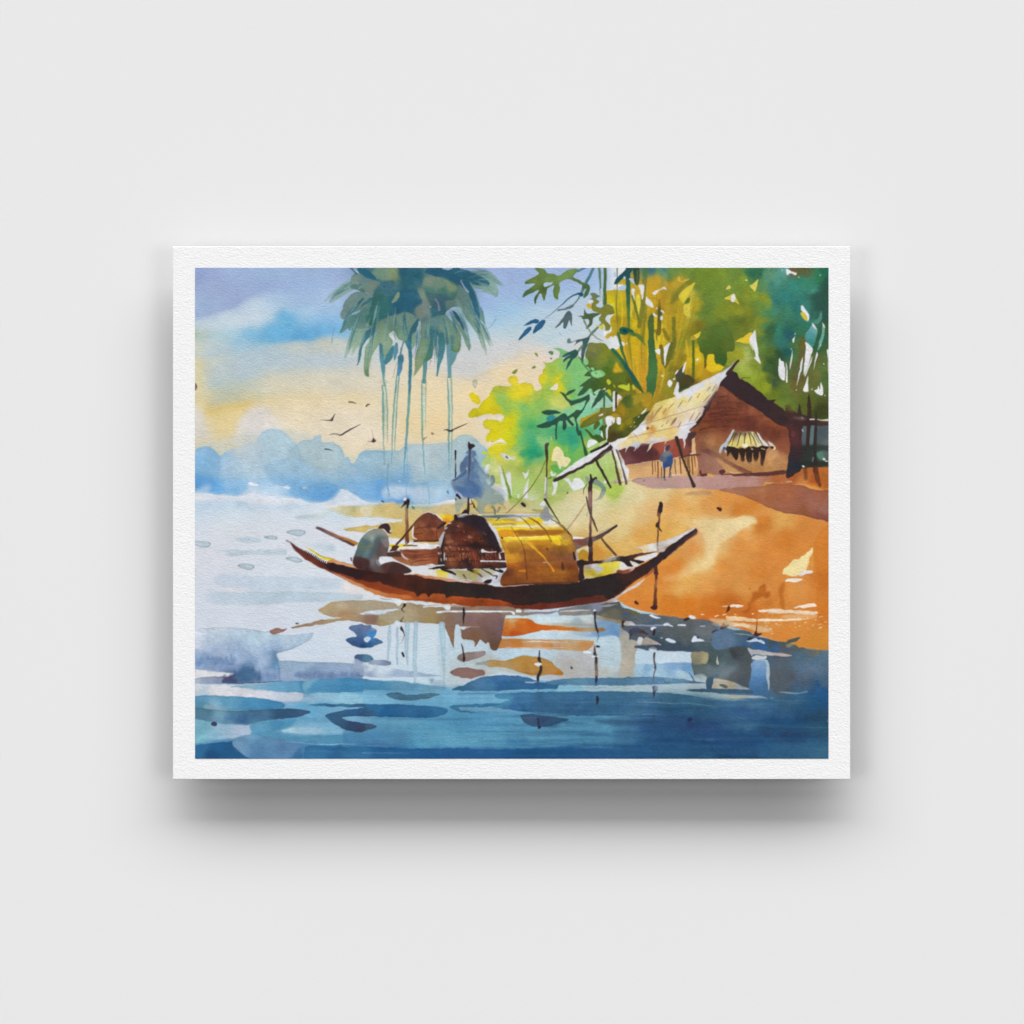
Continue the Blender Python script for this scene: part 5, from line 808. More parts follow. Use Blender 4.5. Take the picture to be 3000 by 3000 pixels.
# foredeck with rowing bench
F(1250,1460,400)
w('-250,1010 -180,1040 -60,1010 60,1005 200,1020 320,1010 420,1010 600,1020 760,990 900,990 1035,985 1035,1090 1030,1190 900,1197 700,1190 480,1160 200,1125 -40,1085 -200,1065',grad='-100,1030,#dcdce0 50,1030,#e0dcd8 100,1080,#dcdce0 180,1050,#e0c41c 300,1080,#e4d03c 250,1020,#dcc828 400,1050,#b0b0b8 480,1030,#a89c5c 560,1070,#a8a070 650,1110,#b0a864 750,1130,#a8a4a4 700,1030,#a8983c 800,1080,#b0a898 900,1040,#b4b090 960,1130,#c8c8d8 830,1170,#d0d0dc 1000,1060,#d0d0d0 600,1150,#8c8890 350,1130,#d0d0d8',rough=.8,warp=4)
w('-40,1085 200,1122 480,1160 800,1200 820,1225 500,1185 200,1155 -60,1120','#c87850',grad='0,1105,#c87c54 300,1150,#d09070 500,1172,#d0b4b0 700,1200,#a8685c'); s('480,1165 560,1150 640,1170','10 6 10','#e0dce4')
s('520,1085 560,1150','26 6','#3c2420',.7); w('170,985 260,1000 330,1020 420,1070 400,1095 300,1050 200,1020','#2a2220'); w('560,1010 650,1000 770,1080 790,1120 740,1090 640,1050','#2e261c',grad='600,1020,#28201c 700,1050,#8c7c2c 770,1100,#5c4c3c'); s('780,1000 870,1050 950,1100','10 18 10','#3a2c28'); w('880,1000 1000,990 1090,1040 1060,1060 960,1020','#2a2022')
s('960,1095 1000,1105 980,1140','16 20 8','#3c3844'); s('985,1000 1020,1010','22 14','#d0ccc8'); w('800,1200 850,1160 920,1145 915,1185 870,1215','#28201f'); s('1045,1060 1030,1190','16 10','#54486c',.5,soft=1)
# dark wicker mouth of the cabin
w('165,945 160,860 165,700 205,560 270,400 310,350 385,310 395,240 412,235 430,262 560,230 700,242 790,268 830,295 850,350 930,450 1000,570 1050,740 1090,760 1122,900 1130,980 1000,992 700,995 300,1005 190,1000',grad='500,300,#2c2428 700,350,#28202a 850,500,#2c2224 950,650,#302428 600,450,#54281e 450,380,#6c3828 350,420,#4c2c28 550,530,#6c2c20 620,550,#7c4030 400,550,#5c2a20 320,600,#94583c 380,640,#8c4c34 750,580,#582818 600,620,#44201c 700,680,#2c2020 300,720,#7c4430 500,740,#743424 650,770,#6c3022 400,800,#6c3424 550,840,#7c3e28 350,870,#94522f 700,840,#743020 850,800,#5c2820 900,880,#6c3424 1050,880,#4c2824 600,950,#302022 900,950,#2c2020 1100,950,#2c2224 250,650,#4c2c24 240,800,#4c2c28 200,900,#3c2a28 200,960,#2a2422',tex=.1,warp=6,rough=1)
w('400,250 560,225 820,285 860,360 950,490 1010,620 1050,760 900,700 860,560 740,470 600,400 480,330','#29212a',.7,soft=4)
w('250,655 500,660 700,640 1040,690 1050,760 900,720 700,700 500,680 260,672','#2c1c1c',.85,soft=1.5)
for i in range(8):
    s('%d,%d %d,%d %d,%d'%(275+i*17,655,285+i*16,600,268+i*13,545),'4 6 3','#4c2a20',.9); 
for i in range(7): s('%d,%d %d,%d'%(285+i*16,640-i*4,280+i*15,590),'8 6','#b47850',.75)
r5=np.random.default_rng(8)
for _ in range(150):
    x=r5.uniform(260,1000); y=r5.uniform(700,900); s('%d,%d %d,%d'%(x,y,x+r5.uniform(-6,6),y+r5.uniform(20,60)),'9 6',('#b4704a','#2c1816','#9c5434','#3a1e18')[int(r5.integers(4))],.7)
for _ in range(40):
    x=r5.uniform(420,860); y=r5.uniform(480,620); s('%d,%d %d,%d'%(x,y,x+r5.uniform(-10,30),y+r5.uniform(5,30)),'10 7',('#b0704c','#3c1c18','#6c3424')[int(r5.integers(3))],.5)
many(s,'''520,470 530,490
590,545 640,555
600,530 610,560
270,690 280,720
330,680 340,710
450,700 470,730
500,720 520,725
510,780 525,800
440,395 450,410''','16 12','#c08060',.85,soft=.4)
for q in ('300,380 420,420 500,440','260,500 500,480 700,520','250,740 500,760 760,740','250,820 420,830','300,900 800,880 1100,870'): s(q,'8 12 5','#34201e',.7,soft=.6)
many(s,'''270,430 285,415
310,355 345,350
165,775 175,790
200,780 220,790
205,860 215,890
250,780 245,870
275,845 275,870''','18 14','#cdccd0')
s('240,490 205,580 180,690','38 56 34','#b4b6bc',edge=.1); s('250,500 235,620 215,720','8 22 30','#2e2424'); s('220,720 215,820 225,900','26 20 16','#2c2424'); s('-10,690 80,690 180,675','36 46 20','#dcdce0'); s('140,700 170,690','12 20','#2c2222')
s('0,945 80,945 130,960 255,945','14 40 30 12','#cfd0d4'); s('30,1000 150,985 300,990','8 36 20','#2a2420')
s('790,745 830,755 900,765 985,758','50 22 16 10','#dcdce0'); s('1035,765 1090,755','8 12','#e0e0e0'); s('1030,780 1045,850','14 22','#dcdcdc'); s('770,888 870,892 1100,893 1270,890','26 18 22 12','#cdcdd2')
# yellow mat roof
w('850,300 1000,290 1640,275 1750,290 1860,350 1978,434 2059,572 2128,837 2151,1100 2130,1190 1900,1190 1400,1215 1070,1240 1060,1100 1130,1000 1120,850 1090,740 1040,600 960,420',grad='950,330,#e8c830 1300,300,#dcdcd8 1550,320,#e0c020 1750,320,#dcd8c4 1200,355,#b89c4c 1500,345,#d8b82c 1000,350,#d8b428 1400,400,#e4d8a0 1100,430,#e4c828 1400,440,#e4c020 1700,420,#e0c030 1100,500,#d8901c 1300,490,#a86820 1600,480,#a86418 1800,490,#a0601c 1930,440,#c8a03c 1150,565,#ecd040 1400,560,#ecc838 1700,560,#ecd02c 1850,580,#f0d01c 1880,640,#d8ac20 1960,560,#b48840 1200,620,#b47820 1500,610,#cc8818 1700,640,#ac6c1c 1200,700,#94601c 1400,680,#b07820 1600,700,#9c5c18 1850,700,#8c541c 2050,700,#9c6828 1170,800,#d09020 1250,860,#c8841c 1400,800,#8c5428 1600,780,#9c5c1c 1800,800,#8c502c 2000,850,#8c5438 1250,950,#b05c18 1400,950,#8c481c 1600,950,#9c5418 1800,930,#94541c 2000,980,#7c3c1c 1100,1050,#6c3420 1300,1050,#94541c 1500,1080,#98541c 1700,1050,#a05c1c 1900,1050,#a0601c 1200,1150,#7c4018 1600,1150,#8c4c1c 1900,1150,#8c501c 2080,1130,#7c4018',an=2.2,warp=3,eps=30,pw=1.9,tex=.07,rough=.8)
w('900,335 1000,320 1200,325 1280,340 1050,350 920,360','#e8c424',.8,soft=1); s('900,370 1100,365 1300,345 1450,350','10 24 22 10','#b4984c',.85); s('950,398 1200,395 1500,400 1860,385','20 26 30 20','#e4dcb8',.9)
w('1270,350 1400,325 1500,320 1480,350 1320,365','#e4c018'); w('1480,290 1600,275 1640,300 1640,340 1540,330','#e8c820'); w('1640,280 1750,290 1850,345 1760,330 1650,350','#dfdfda')
w('970,420 1200,405 1480,425 1480,445 1200,450 1010,465','#e4c61e'); w('1500,420 1600,430 1800,420 1960,425 1960,450 1700,450 1560,445','#e0c42c',.9)
w('1015,465 1200,455 1260,520 1300,545 1060,548','#e0941a',soft=.6); w('1230,470 1350,445 1600,455 1900,440 2000,480 1900,500 1720,520 1500,530 1320,520 1250,490','#a4621c',soft=.8)
w('1060,555 1200,545 1500,545 1700,530 1880,520 1905,560 1890,660 1820,645 1750,580 1500,590 1300,600 1100,600','#ecce28',grad='1150,570,#e8c830 1500,570,#ecd848 1800,560,#f0d018 1860,630,#e8b81c 1250,590,#dcac24'); s('1150,545 1400,548 1700,535','6 10 6','#f0dc80',.8)
w('1420,580 1560,590 1740,600 1700,650 1560,640 1460,620','#c8841c',.8,soft=1.5)
w('1110,740 1150,730 1210,820 1290,890 1200,900 1140,880','#d49020',.85,soft=.8); s('1045,610 1080,600 1120,720 1140,800','20 34 20 10','#d08c20',.8)
s('1460,640 1600,780 1720,920 1800,1030','44 22 22 34','#e09a1c',grad='1460,640,#d89c20 1600,780,#e0a020 1800,1020,#e48c1c'); s('1320,570 1460,650 1500,700','30 30 20','#d8a428',.8); s('1310,1025 1400,1030','24 34','#d4801c'); s('1650,905 1720,910','20','#d8a880',.9)
s('1075,572 1300,568 1600,562 1885,560','30 46 44 60','#f0d226',.85,soft=.6); s('1090,560 1300,556 1700,548','4 14 6','#f4e6a0',.8); s('985,438 1200,430 1460,436','16 30 10','#f0ce20',.85,soft=.4); s('930,345 1150,335 1280,345','10 26 8','#f0cc24',.8); s('1030,500 1150,495 1280,505','40 60 30','#e69a18',.8,soft=1); s('1640,300 1560,300 1500,310','50 40 20','#ecc820',.8)
for q,wd,c in (('1290,240 1400,330 1490,440','6 14 8','#6c4c20'),('1440,270 1560,340 1680,460 1770,620','10 26 22 10','#7c4c1c'),('1190,400 1270,520 1330,620','6 10 6','#7c5420'),('1330,600 1370,700 1400,900 1420,1150','8 12 16 24','#6c3418'),('1740,280 1860,360 1960,450','8 10 12','#5c4424'),('1880,560 1920,620','10 6','#a8741c')): s(q,wd,c,.85)
for q in ('1130,780 1500,740 1900,760','1380,930 1600,900 1900,880','1140,880 1700,870 2100,840','1150,1000 1500,980 2100,960','1100,1040 1400,1030','1500,1100 2100,1080','1060,1220 1500,1200 2100,1180'): s(q,'6 10 6','#6c3a1c',.45,soft=1)
s('1340,935 1600,915 1850,905','14 18 10','#9c7464',.6,soft=1); s('1700,760 2000,790 2120,800','16 30 20','#7c5038',.6,soft=2)
s('1690,712 1710,725','20','#5c2018'); w('1902,935 1925,905 1945,1000 1920,1020','#4c2c20'); s('1060,555 1075,570','24','#5c3c28')
w('860,330 900,350 960,420 1015,500 1040,600 1056,700 1020,620 960,500 910,420','#cfd0da')
w('400,262 560,238 600,232 520,262 430,275','#9ca0a8',.8); s('410,250 420,290','40 50','#241c20'); s('720,235 780,232','10 18','#e0e0e4')
# ridge pole
s('790,255 1000,258 1300,246 1620,232','26 40 36 24','#8490a4',grad='800,255,#74808c 1000,260,#5c7078 1300,246,#8896b4 1600,232,#a0a8b8'); s('1250,232 1400,236 1600,232','6 14 8','#dcdde4'); s('980,320 1030,275','10 26','#54706c'); w('1600,250 1640,190 1700,150 1730,220 1820,270 1700,290 1690,320 1640,300','#8c94a0',.9,soft=.5); s('460,250 560,225 640,235','8 16 6','#e0e0e8')
F(1600,1500,460)
w('-10,90 20,75 120,120 100,130 10,125','#e0e0e4')
s('60,90 150,130 230,200 280,270','8 8 10 12','#4c3c24'); s('240,210 310,300 345,420 365,500','14 18 22 10','#5c4420'); s('300,300 340,420 360,470','30 30 10','#b4762c',.8)
w('325,495 345,500 372,570 362,592 340,580','#332220'); w('188,640 200,625 225,690 215,715 195,700','#4c3020'); w('360,470 380,500 395,560 385,620 365,520','#a8a0a0'); w('385,600 460,590 470,660 460,760 470,810 420,860 395,850 400,700','#352424')
# stern deck
w('465,660 560,645 700,620 820,612 900,605 1000,625 1090,580 1300,510 1365,500 1350,545 1200,620 1080,685 930,735 800,760 550,818 490,805 462,765',grad='500,660,#9c8c94 560,650,#d0c8d0 700,650,#dcc828 800,640,#dccc50 850,660,#e0d020 620,700,#b4b8bc 700,710,#d8c018 520,710,#b8a010 550,760,#b89c14 500,780,#e0b84c 650,770,#b89c18 800,720,#d8c028 850,720,#d0c890 930,660,#dcdcdc 1000,690,#dcd4d0 1150,580,#dcdcdc 1250,560,#e0dcdc 530,800,#dcd0a4',rough=.8,warp=3)
w('575,690 640,680 705,700 690,730 640,720','#b4b8bc'); w('1100,580 1200,545 1340,505 1350,530 1240,600 1150,620','#dfdfe2'); s('1000,520 1005,560','4 4','#888',.01)
w('880,720 940,722 1090,680 1070,720 960,760 860,750','#8c4830',grad='900,740,#7c3c2c 1070,695,#d8a89c 1000,730,#8c4a34')
w('395,595 560,605 720,590 830,555 900,540 1000,545 1040,530 1200,500 1350,470 1360,490 1250,520 1080,570 1150,600 1210,615 1150,640 1080,610 1030,610 1070,670 1010,670 960,640 900,600 760,620 560,640 400,660',grad='450,620,#2c2020 600,620,#302224 760,590,#a09088 850,575,#5c5048 950,580,#2c2224 1050,545,#48302e 1200,510,#5c3c34 1330,480,#74504a 1000,640,#2c2222 1150,615,#2e2020',rough=1)
s('720,600 830,552 880,548','6 20 6','#c8bcb8'); w('740,585 860,560 860,585 780,600','#a49a94',.8)
# prow, white upper plank
w('1095,455 1150,425 1300,390 1480,340 1600,300 1700,255 1790,205 1838,195 1760,265 1660,340 1500,420 1440,500 1350,490 1200,500 1165,460',grad='1150,440,#dcdce0 1300,420,#e4e4e8 1500,370,#dcdce0 1700,280,#d8d8e0 1400,450,#c8bcb4 1480,420,#b8a89c 1250,480,#dcc898 1200,490,#e0b860',edge=.06)
w('1185,465 1340,440 1350,475 1200,508','#e0dcd8',grad='1200,480,#dcc090 1330,450,#e0dcdc'); s('1100,465 1160,455 1180,500','6 8 4','#a8782c',.7); s('1380,470 1480,430 1500,420','4 14 6','#9c8c84',.7)
w('1350,560 1395,510 1440,505 1500,430 1600,370 1700,290 1840,205 1850,245 1780,300 1600,410 1460,545 1380,640 1340,690 1300,650','#33262a',rough=.8); w('1700,330 1790,270 1845,215 1858,260 1800,300 1720,350','#5a3430',soft=.8); s('1490,560 1600,470 1680,400','4 16 6','#8c5c4c',.8); s('1480,565 1560,500 1620,460','3 8 3','#c8a8a0',.7)
s('1380,640 1300,740 1220,800','10 22 12','#8c4a34',.8)
w('720,1110 800,1060 870,1040 960,970 1080,900 1220,820 1140,900 1000,980 930,1020 880,1060 800,1110 700,1130',grad='750,1110,#a08880 900,1030,#c4b0a8 1000,960,#d8ccc8 1150,860,#d8ccc4 830,1080,#b89c94',rough=1)
F(1250,1460,400)
s('1040,1215 1100,1232 1400,1212 1900,1192 2140,1190','8 20 22 22 16','#5f331c',soft=.5)
Rg('thatched_boat')
F(820,1400,500)
w('1500,1340 1900,1350 2300,1380 2700,1430 3000,1420 3000,1490 2381,1482 1901,1425 1600,1390','#d0b0a0',.6,soft=2.5,mul=1,tex=.08)
# rower
Rg('boatman')
F(820,1400,500)
s('842,900 870,800 920,700 1000,600 1090,572','10 14 8 14 12','#dcdee4'); s('805,910 808,940','14 10','#2c2a30')
w('820,960 838,900 868,805 920,690 1000,605 1080,576 1170,590 1222,650 1237,760 1232,850 1330,845 1385,860 1388,888 1320,893 1210,898 1160,898 1112,930 1130,985 1250,948 1340,962 1430,1005 1490,1060 1400,1090 1200,1082 1000,1055 860,1012',grad='1050,620,#8a9084 1150,620,#8c8a84 1000,670,#94a098 950,720,#4c6c70 1080,700,#5c7474 1200,700,#807878 1180,800,#64504c 930,760,#5c6c5c 900,850,#486870 1000,850,#5c7c80 1050,800,#4c6468 1100,780,#5c4848 1120,850,#584440 1150,880,#6c5c5c 900,930,#4c2c2c 1000,960,#503434 1100,950,#584c4c 1200,990,#54302c 1350,1010,#442a28 900,990,#3c2020 1080,940,#807c80 1000,770,#6c7460 980,900,#5c787c 1300,1060,#3c2220 1000,1020,#3c2222 1300,870,#4c342c',rough=.6,warp=4)
w('1080,690 1130,680 1140,740 1110,800 1080,850 1010,930 1005,870 1060,790','#4a5a60',.7,soft=1.5); w('1140,700 1180,690 1220,700 1235,780 1190,780','#8c8484',.7,soft=1.5); s('1090,930 1110,960 1120,990','20 40 16','#8c8c94',.8)
w('840,890 900,890 1000,930 1010,1000 920,1010 850,1000 822,960','#472828',.8,soft=1.2)
w('1130,895 1180,890 1270,910 1310,950 1240,950 1150,965 1125,930','#dedfe4'); s('1110,960 1130,985','14 22','#6c7c7c')
w('1112,572 1160,524 1222,522 1248,560 1250,600 1264,628 1240,632 1205,612 1175,578','#3c2830',rough=.5); s('1168,585 1200,612 1225,660','10 10 5','#d8d2d2'); s('1246,598 1252,612','14','#dcd4d0'); s('1138,515 1150,520','10','#8c94a0',.7)
w('1268,775 1300,765 1335,760 1352,775 1330,800 1310,825 1240,838 1270,800','#4c3024'); s('1225,845 1300,850 1350,820','12 16 14','#e0dcdc'); s('1350,835 1400,890 1450,930','24 18 12','#c8b8b0'); s('1230,870 1350,850 1360,870','40 44 20','#4a322c')
s('1450,930 1500,970','6 10','#6c3a28',.8)
# the hand pole
s('1500,560 1410,660 1320,755','12 18 20','#4c3028')

# ---- lower river: blue bands and reflections
Rg('river')
F(900,1750,500)
GR1='100,1000,#4a90bc 600,1000,#3f86b4 1000,1000,#5c94b4 100,1100,#74b0d0 500,1120,#84bcd8 1100,1040,#5c9cc0 800,1150,#78b4d4 1500,1100,#68a8cc 1800,1150,#6cacd0 300,1200,#5c9cc0 200,1280,#4a94bc 500,1350,#7ca8c8 300,1450,#74b0d0 100,1500,#84b4d0 1000,1400,#5c9cbc 1500,1400,#4f94b8 1800,1400,#4a90b8 1000,1600,#4a88b0 1500,1550,#5c9cbc 1800,1550,#549cbc 300,1600,#3c7cac 700,1580,#4888b0 1300,1650,#549cbc 1700,1650,#5ca0c0 200,1660,#5c98bc 100,1750,#2c6c9c 600,1750,#2c6c9c 700,1650,#4478a8 1000,1780,#1f5c90 1500,1780,#1f5c94 300,1800,#205c90 1700,940,#9cc8dc 1500,900,#a8cce0'
w('-1280,1060 -1280,985 -950,975 -700,990 -400,960 -100,945 200,925 500,915 800,940 1100,950 1400,1000 1560,1005 1900,960 2700,940 !4000,860 !4000,1900 !-1290,1900 !-1290,1200',grad=GR1,an=3,warp=4,eps=60,tex=.03)
F(560,1600,500)
GR2='100,1600,#c8d4e0 500,1640,#d0d4e0 900,1700,#c4ccda 100,1580,#bcd0e0 700,1600,#8cb4cc 1200,1580,#6ca4c8 1700,1560,#4a90bc 1900,1600,#3c88b4 1200,1640,#5c98bc 1500,1690,#8cb8d0 1800,1720,#8cc0d8 1200,1740,#9cb8d0 100,1720,#5c9cc0 300,1740,#6ca4c4 700,1760,#4c90b8 900,1780,#3c84b4 500,1800,#74b0cc 250,1840,#6c9cb4 100,1800,#5488a0 1000,1840,#6cacd0 1300,1830,#60a4cc'
w('!30,1555 300,1565 600,1560 1100,1540 1700,1510 !1950,1500 !1950,1950 !30,1950',grad=GR2,an=3,warp=4,eps=40,pw=1.9)
w('!40,1565 200,1568 460,1580 700,1625 1000,1650 1250,1655 1250,1740 1060,1760 900,1740 600,1720 300,1705 !40,1690',grad='60,1600,#d4d8e0 300,1620,#dcdce2 700,1670,#d4d4de 1100,1710,#bcc8d8 100,1660,#b4c8d8',soft=2)
w('450,1590 600,1580 1050,1545 1350,1525 1932,1505 1932,1640 1500,1660 1050,1650 750,1620 550,1605',grad='600,1595,#8cb4cc 1000,1590,#64a0c4 1300,1580,#4a8cbc 1700,1550,#4690bc 1800,1620,#3f84b0 1200,1640,#5c9cc0',edge=.06)
w('!40,1690 250,1688 500,1705 800,1725 1000,1760 1060,1790 1050,1830 800,1850 400,1860 !40,1850',grad='100,1730,#5c98bc 400,1720,#5c9cc0 700,1760,#4890bc 950,1790,#3c84b4 250,1800,#78acc8 100,1820,#4f88a4',edge=.08); w('150,1800 250,1795 400,1835 400,1865 150,1860','#84a4b8',.8,soft=1)
F(400,1900,600)
w('!555,560 700,575 900,590 1200,575 1500,568 1640,598 1560,640 1400,665 1200,680 1080,718 950,718 800,705 700,690 !555,668',grad='600,620,#4c7890 750,640,#6c9cb4 900,610,#4c7c98 950,660,#3c6890 1100,640,#446c90 1400,610,#2f5478 1600,600,#3c5c80 1100,690,#4c80a4 850,680,#5c88a4',edge=.1); w('830,660 950,640 1100,650 1150,670 1000,690 830,690','#38649c',.5,soft=3,rough=5)
w('!555,668 700,690 850,715 1080,718 1100,760 1050,830 800,860 !555,900',grad='600,750,#6ca4b8 800,740,#90b4cc 950,760,#a8bcd4 700,830,#84b4cc 580,850,#7cbccc',soft=1.5)
w('1080,715 1200,685 1500,665 1450,730 1300,780 1100,790','#5f9cc0',grad='1150,710,#5c9cc0 1350,700,#4488b0 1400,680,#4c94bc',soft=1)
w('1370,770 1500,740 1700,750 1932,760 1932,810 1600,810 1400,790','#a0ccdc',grad='1400,775,#a8d0e0 1600,780,#94bcd4 1900,790,#7cb4d0',soft=2)
w('1080,800 1300,790 1500,830 1932,815 1932,900 1700,900 1450,870 1200,840','#4f90b4',.85,soft=1.5)
w('!555,920 600,905 700,895 850,880 950,860 1050,900 1200,960 1400,1050 !555,1050',grad='600,950,#2c6c9c 800,920,#1f5c90 700,1020,#1c4f80 900,960,#205888',edge=.05); w('900,880 950,840 1050,815 1200,830 1350,850 1450,880 1560,890 1600,910 1500,990 1450,1045 1100,1045 950,960',grad='950,870,#6c94b8 1100,840,#6c9cbc 1250,870,#5c8cb4 1150,980,#4c7ca8 1350,950,#5480ac',edge=.05); w('1480,1000 1560,920 1700,900 1932,910 1932,1045 1440,1045','#3274a8',grad='1600,950,#4480b0 1850,1000,#2c6ca0 1500,1030,#346c9c',soft=.8); s('1550,905 1640,880 1700,880 1660,910 1580,935','8 12 16 8 6','#3c74a0',.8); s('1400,880 1700,905 1900,905','6 8 14','#74b4d0',.8)
s('725,712 742,716','40','#3c3c64'); w('712,700 735,690 757,705 752,730 730,736 714,722','#3a3a62')
F(900,1750,500)
# big blue strokes
w('-20,940 200,925 500,910 650,940 900,950 1100,970 1400,1005 1560,1020 1560,1060 1400,1075 1200,1060 900,1050 600,1050 300,1065 -20,1080',grad='100,1000,#4a90bc 500,1000,#3f88b8 800,1010,#4488b0 1100,1010,#5c94b4 1400,1040,#6ca0bc 0,950,#74acc8',edge=.04); s('650,960 655,942 690,935 735,955','10 18 14 4','#4c78a0',.8)
w('890,1100 920,1080 1000,1080 1100,1098 1250,1098 1400,1088 1505,1098 1440,1125 1350,1150 1200,1168 1050,1168 950,1140',grad='950,1110,#3f6c8c 1100,1130,#3a6480 1350,1110,#4a7488 1150,1160,#406c8c',edge=.1)
w('15,1218 200,1205 500,1208 900,1212 1250,1222 1450,1240 1570,1258 1590,1290 1560,1325 1470,1355 1300,1368 1000,1358 700,1350 400,1355 480,1400 600,1420 720,1438 788,1455 780,1480 700,1500 620,1525 520,1520 420,1495 300,1430 205,1355 220,1330 300,1305 420,1275 640,1252 400,1240 150,1235',grad='100,1220,#3c7ca0 400,1225,#34749c 800,1240,#2c6c9c 1200,1250,#2c6898 1500,1270,#3070a0 900,1310,#1f5c90 1300,1330,#245c8c 500,1320,#2c5c8c 300,1330,#34648c 350,1400,#34587c 500,1450,#2f4468 600,1500,#36405c 700,1460,#3c5c78 550,1420,#2c4c78',edge=.08)
w('1615,1240 1700,1215 1932,1208 2200,1200 2300,1215 1932,1255 1760,1258 1750,1280 1932,1300 1932,1308 1750,1300 1650,1270','#3878a0',edge=.08)
w('0,1640 100,1620 150,1635 60,1660','#5c8cb0',.6,soft=1); s('80,1665 300,1662 570,1664','4 10 4','#8cc0d4',.8,dry=.2)
w('580,1680 700,1650 800,1620 880,1655 1000,1700 900,1720 650,1720','#4478a8',.8,soft=2); w('-1290,1840 !-600,1760 0,1720 400,1690 700,1690 1000,1710 1200,1715 1932,1712 !3000,1712 !3000,1850 !-1290,1850','#235f92',.001)
w('0,1690 300,1700 600,1690 950,1705 1200,1714 1932,1713 1932,1840 0,1840',grad='100,1740,#2f70a0 500,1760,#2c6c9c 900,1760,#1f5c90 1500,1740,#1c5890 300,1810,#235f90',edge=.03)
for q in ('1000,1480 1300,1490 1600,1475','1200,1560 1500,1550 1800,1570','1050,1640 1400,1650','200,1590 500,1600 800,1585','1550,1490 1750,1520'): s(q,'6 12 6','#3f84ac',.5,dry=.3)
# right: grey reflections of hut and bank, deep blue
F(1300,1700,500)
w('600,400 800,395 1000,400 1300,420 1932,440 3000,480 4340,900 !4340,1240 1932,1240 1400,1190 1000,1100 600,1060 0,1190 0,400',grad='800,420,#c8d8e0 1200,430,#c8dce4 1700,550,#7094b8 1800,550,#6c94bc 1800,700,#b8d0dc 1000,620,#c0d4e0 1400,620,#b8ccdc 1100,820,#b8d0e0 800,820,#b4d0e0 1300,850,#b4cad4 1500,900,#b4b8bc 1800,950,#b0c0c8 600,800,#b8d0e0 500,950,#b4bcbc 200,950,#b8c8d0 1000,1060,#a8bcc4 1500,1050,#acb4b0 1900,1050,#a4b4b8 100,700,#bcd2e0 1200,1150,#b0bcd0',rough=0,soft=1,warp=4)
F(1640,1700,500)
w('660,500 880,510 900,700 880,900 860,1090 660,1100','#b0a89c',grad='700,560,#8c9098 750,650,#a8a498 800,800,#aca498 760,1000,#b4ac9c 680,1080,#acaca4')
w('880,770 1000,790 1480,810 1500,860 1505,940 1300,930 1100,940 870,960','#c0d4e0',grad='950,840,#b8d0e0 1300,840,#c4d6e4 1450,900,#c0d4e4'); w('870,960 1100,945 1380,938 1500,942 1508,1060 1510,1110 1300,1110 860,1095',grad='1000,1000,#84acd0 1300,970,#7ca4cc 1450,1000,#6c9cc8 950,960,#a0c4d8 1100,1070,#a0c4d8 1400,1070,#a8c8d8 880,1050,#9cc0d4')
GQ='760,460,#546070 900,430,#5c6870 1100,430,#58646c 1300,430,#5c6468 1600,450,#60646c 1000,500,#4c5c70 900,560,#50565c 1200,560,#545c60 1500,570,#5c6064 1650,600,#6c7074 1850,560,#5c7090 1400,620,#545c5c 1600,680,#4c5c64 1300,730,#3c4c5c 1100,740,#344454 950,750,#4c5c6c 1500,770,#3c4c58 1800,700,#3c5468 1700,750,#44585c 1850,850,#485c60 1700,900,#445454 1600,1000,#5c6868 1750,1050,#4c6470 1850,1000,#6c8088 2000,600,#50708c 2000,900,#4c5c60 2200,700,#34547c 2200,900,#545c64'
w('700,470 740,450 700,400 900,380 1100,395 1400,430 1650,445 1800,500 1932,560 2100,620 2250,650 2250,1000 2050,1130 1932,1130 1730,1120 1720,1240 1665,1240 1660,1120 1580,1080 1510,1070 1500,830 1680,820 1480,810 1200,800 1000,790 840,765 860,740 980,735 900,690 790,670 780,600 700,540',grad=GQ,warp=5,tex=.05,soft=.5)
w('1498,815 1670,820 1668,930 1620,945 1505,940','#8c8468',grad='1550,850,#8c8468 1640,900,#a49c74 1540,920,#7c7c64'); w('1510,1090 1600,1060 1660,1100 1655,1140 1580,1120','#90a4ac',grad='1560,1090,#8ca0a8 1640,1120,#a4b0b0',soft=1)
w('1770,950 1778,870 1780,845 1795,920 1797,950','#b4b8ac')
w('0,330 200,290 400,265 500,255 660,245 700,300 780,330 900,370 890,400 760,420 900,440 720,470 590,450 420,400 360,390 0,400',grad='100,320,#7c8494 300,290,#64707c 450,280,#80849c 550,330,#5c5c50 700,300,#4c5048 500,380,#7c705c 300,360,#8c8478 100,370,#8c8070 650,380,#6c6858 800,400,#4c5868 850,370,#64603c',rough=1.2,warp=4)
F(1300,1700,500)
w('-200,290 100,285 500,300 700,310 900,325 1010,345 1200,350 1350,350 1100,385 700,400 640,425 300,370 -100,360','#8c7460',.85,soft=.6,grad='0,320,#94806a 500,330,#8c7060 800,360,#84705c 1200,360,#7c7078')
s('0,353 300,352 650,352 690,380','16 14 14 16','#dbe2e6'); s('820,350 870,348','34 30','#dbe2e6'); s('920,350 1200,350','22 8','#c8ccd8')
many(s,'''80,292 110,296
380,300 410,310
590,306 640,318''','20 12','#d0a888',.8)
F(1640,1700,500)
s('0,355 150,345 340,340','10 18 8','#c4c8dc',.9); s('450,300 560,285 680,260','4 26 8','#a0a4b8',.9); s('580,265 680,258','10','#3a3c40'); w('380,360 400,330 420,360 640,270 700,290 720,330 560,330 440,400 370,395','#54585a',.8,soft=1)
w('390,410 500,420 700,455 690,490 590,470 430,445',grad='430,425,#a8987c 600,450,#948468 680,475,#8c7c5c'); w('700,455 740,470 735,500 720,525 700,500','#3c2c28')
